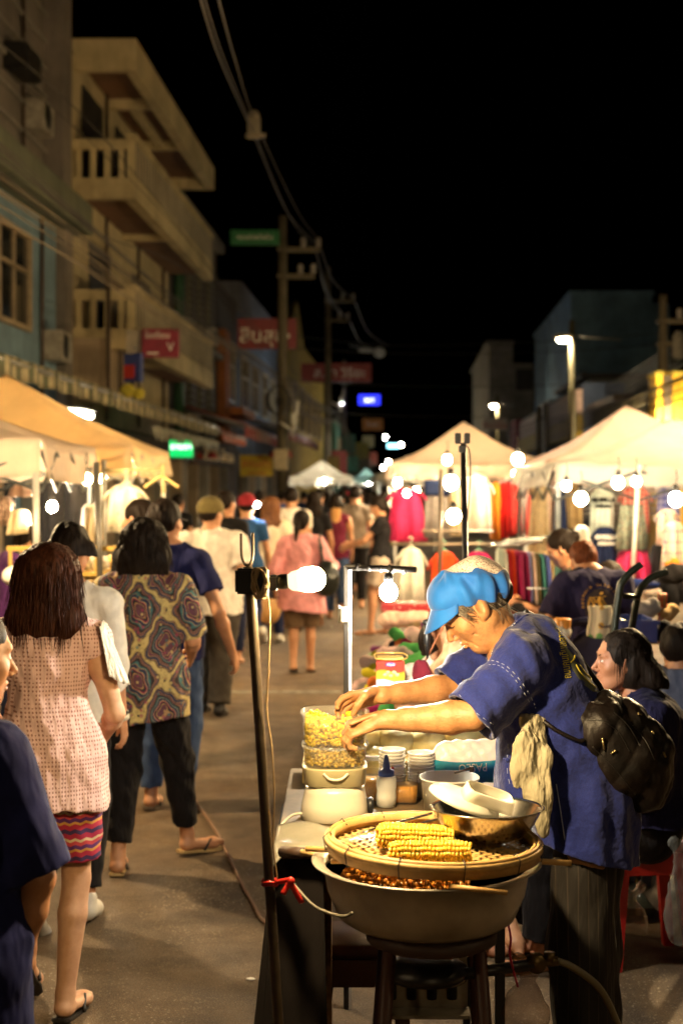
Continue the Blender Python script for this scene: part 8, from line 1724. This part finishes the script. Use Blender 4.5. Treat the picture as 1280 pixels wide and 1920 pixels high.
for i, (px, py, Y, r, mm, lab) in enumerate(((1210, 1140, 7.4, 26, 'grey', 'grey cloth bundle on the blue crate'), (1222, 1118, 8.1, 18, 'cream', 'crinkled clear bag of snacks above the grey bundle'), (1248, 1150, 7.6, 20, 'tan', 'tan bundle beside the striped cloth'), (1235, 1185, 7.3, 22, 'black', 'black bundle below the striped cloth'), (1262, 1078, 9.5, 26, 'black', 'black cloth pile on the right stall'), (1256, 1060, 9.8, 14, 'orange', 'small orange cloth on the black pile'))):
    g = SDF(.009); R_ = r / F * Y; g.ell((0, 0, 0), (R_, R_ * .8, R_ * .7)).ell((R_ * .5, 0, R_ * .3), R_ * .5); g.noise(.01, 24, seed=i); o = g.build('bundle', GM[mm] if 'clear' not in lab else M_BAGP); o.location = P(px, py, Y); tag(o, lab, 'bundle')
m = MB(); a, c = P(1232, 1205, 7.6), P(1248, 1112, 7.6); m.grid(lambda u, v: Vector((a.x + (c.x - a.x) * u, 7.6 + .01 * math.sin(v * 9), c.z + (a.z - c.z) * v)), 4, 8, .02)
st = NT('bright_stripes'); v = st.coord(); s_ = st.n('ShaderNodeSeparateXYZ'); st.l(v, s_.inputs[0]); st.color(st.ramp(st.math('FRACT', st.math('MULTIPLY', s_.outputs[0], 40)), [(0, (.6, .04, .03)), (.3, (.6, .35, .04)), (.5, (.6, .04, .12)), (.75, (.2, .4, .1))], 'CONSTANT')); one('striped_cloth', m, st.m, 'brightly striped cloth hanging at the right', 'cloth')
crate(1046, 1150, 1085, 1190, 8.9, M_BCR, 'dark blue crate left of the printed shirt')
m = MB(); m.lathe([(.02, 0), (.035, .0), (.045, .10), (.04, .105)], 16); o = one('drink_cup', m, mat('orange_drink', (.7, .3, .06), rough=.3), 'cup of orange drink beside the dark blue chair', 'cup'); o.location = P(1053, 1200, 6.9)
m = MB(); m.ball((0, 0, .0), (.06, .05, .05), 9, 6); o = one('white_tissue', m, M_WHT, 'crumpled white tissue over the orange drink', 'tissue'); o.location = P(1048, 1184, 6.9)
# ============================================================= added lamps out of view beside and behind the camera, brightening crowd, road and facades
def strung(x, y, z, power, label, col=(1, .70, .36), r=.05):  # added bulb, out of view, brightens the crowd and road
    t = thing('light_bulb', label, 'light bulb', (x, y, z), 0, 'bulbs strung over the nearer stalls')
    m = MB(); m.ball((0, 0, 0), (r, r, r * 1.08), 10, 7); m.build('glass_globe', bulb_mat(power, r, col), t)
    m = MB(); m.lathe([(.5 * r, r * .95), (.5 * r, r * 1.9), (.3 * r, r * 2.1)], 8); m.build('socket', M_BLACKP, t); m = MB(); m.tube([(0, 0, r * 2), (.0, 0, .3)], .004, 5); m.build('cord', M_CORD, t)
for x, y, z, p in ((2.0, 2.6, 2.15, 2), (2.3, 8.2, 2.3, 75), (3.0, 10.2, 2.2, 20), (3.9, 13.6, 2.1, 4), (1.4, -1.2, 2.3, 6)): strung(x, y, z, p, 'bare bulb strung along the stalls right of the camera')
for x, y, z, p in ((-2.2, 2.0, 2.3, 4), (-2.2, 7.4, 2.3, 60)): strung(x, y, z, p, 'bare bulb strung along the stalls left of the camera')
for xs, lab in ((((1.4, -1.2), (2.0, 2.6), (2.3, 8.2), (3.0, 10.2)), 'cable carrying the bulbs right of the camera'), (((-2.0, -1.2), (-2.2, 2.0), (-2.2, 7.4), (-2.3, 9.3)), 'cable carrying the bulbs left of the camera')):
    m = MB(); m.tube(smooth_pts([(x, y, 2.48) for x, y in xs], 8), .006, 5); one('lamp_cable', m, M_CORD, lab, 'cable')  # cable added only to carry the unseen bulbs
def off_lamp(o, Y, z, power, label):  # added street lamp, out of view, lights the left facades and street
    p = S(o, Y); t = thing('street_lamp', label, 'street lamp', p); sg = -1 if o > 0 else 1
    m = MB(); m.lathe([(.11, 0), (.08, z + .3)], 10); m.build('pole', MATS['lamp_pole_paint'], t); m = MB(); m.tube([(0, 0, z + .1), (sg * .7, 0, z + .16), (sg * 1.3, 0, z + .1)], .04, 6); m.build('arm', M_STEEL, t)
    m = MB(); m.ball((sg * 1.3, 0, z + .07), (.34, .2, .10)); m.build('lamp_head', M_LAMPH, t); m = MB(); m.ball((sg * 1.3, 0, z - .06), (.2, .15, .1), 10, 7); m.build('lamp_glass', emat('near_street_glow_%d' % power, (1, .70, .34), power / (PI * .2)), t)
off_lamp(6.9, 25, 3.9, 240, 'lit street lamp outside the right edge of the picture, opposite the balconies')
off_lamp(5.2, 14, 5.4, 240, 'lit street lamp outside the right edge of the picture, beside the white tent')
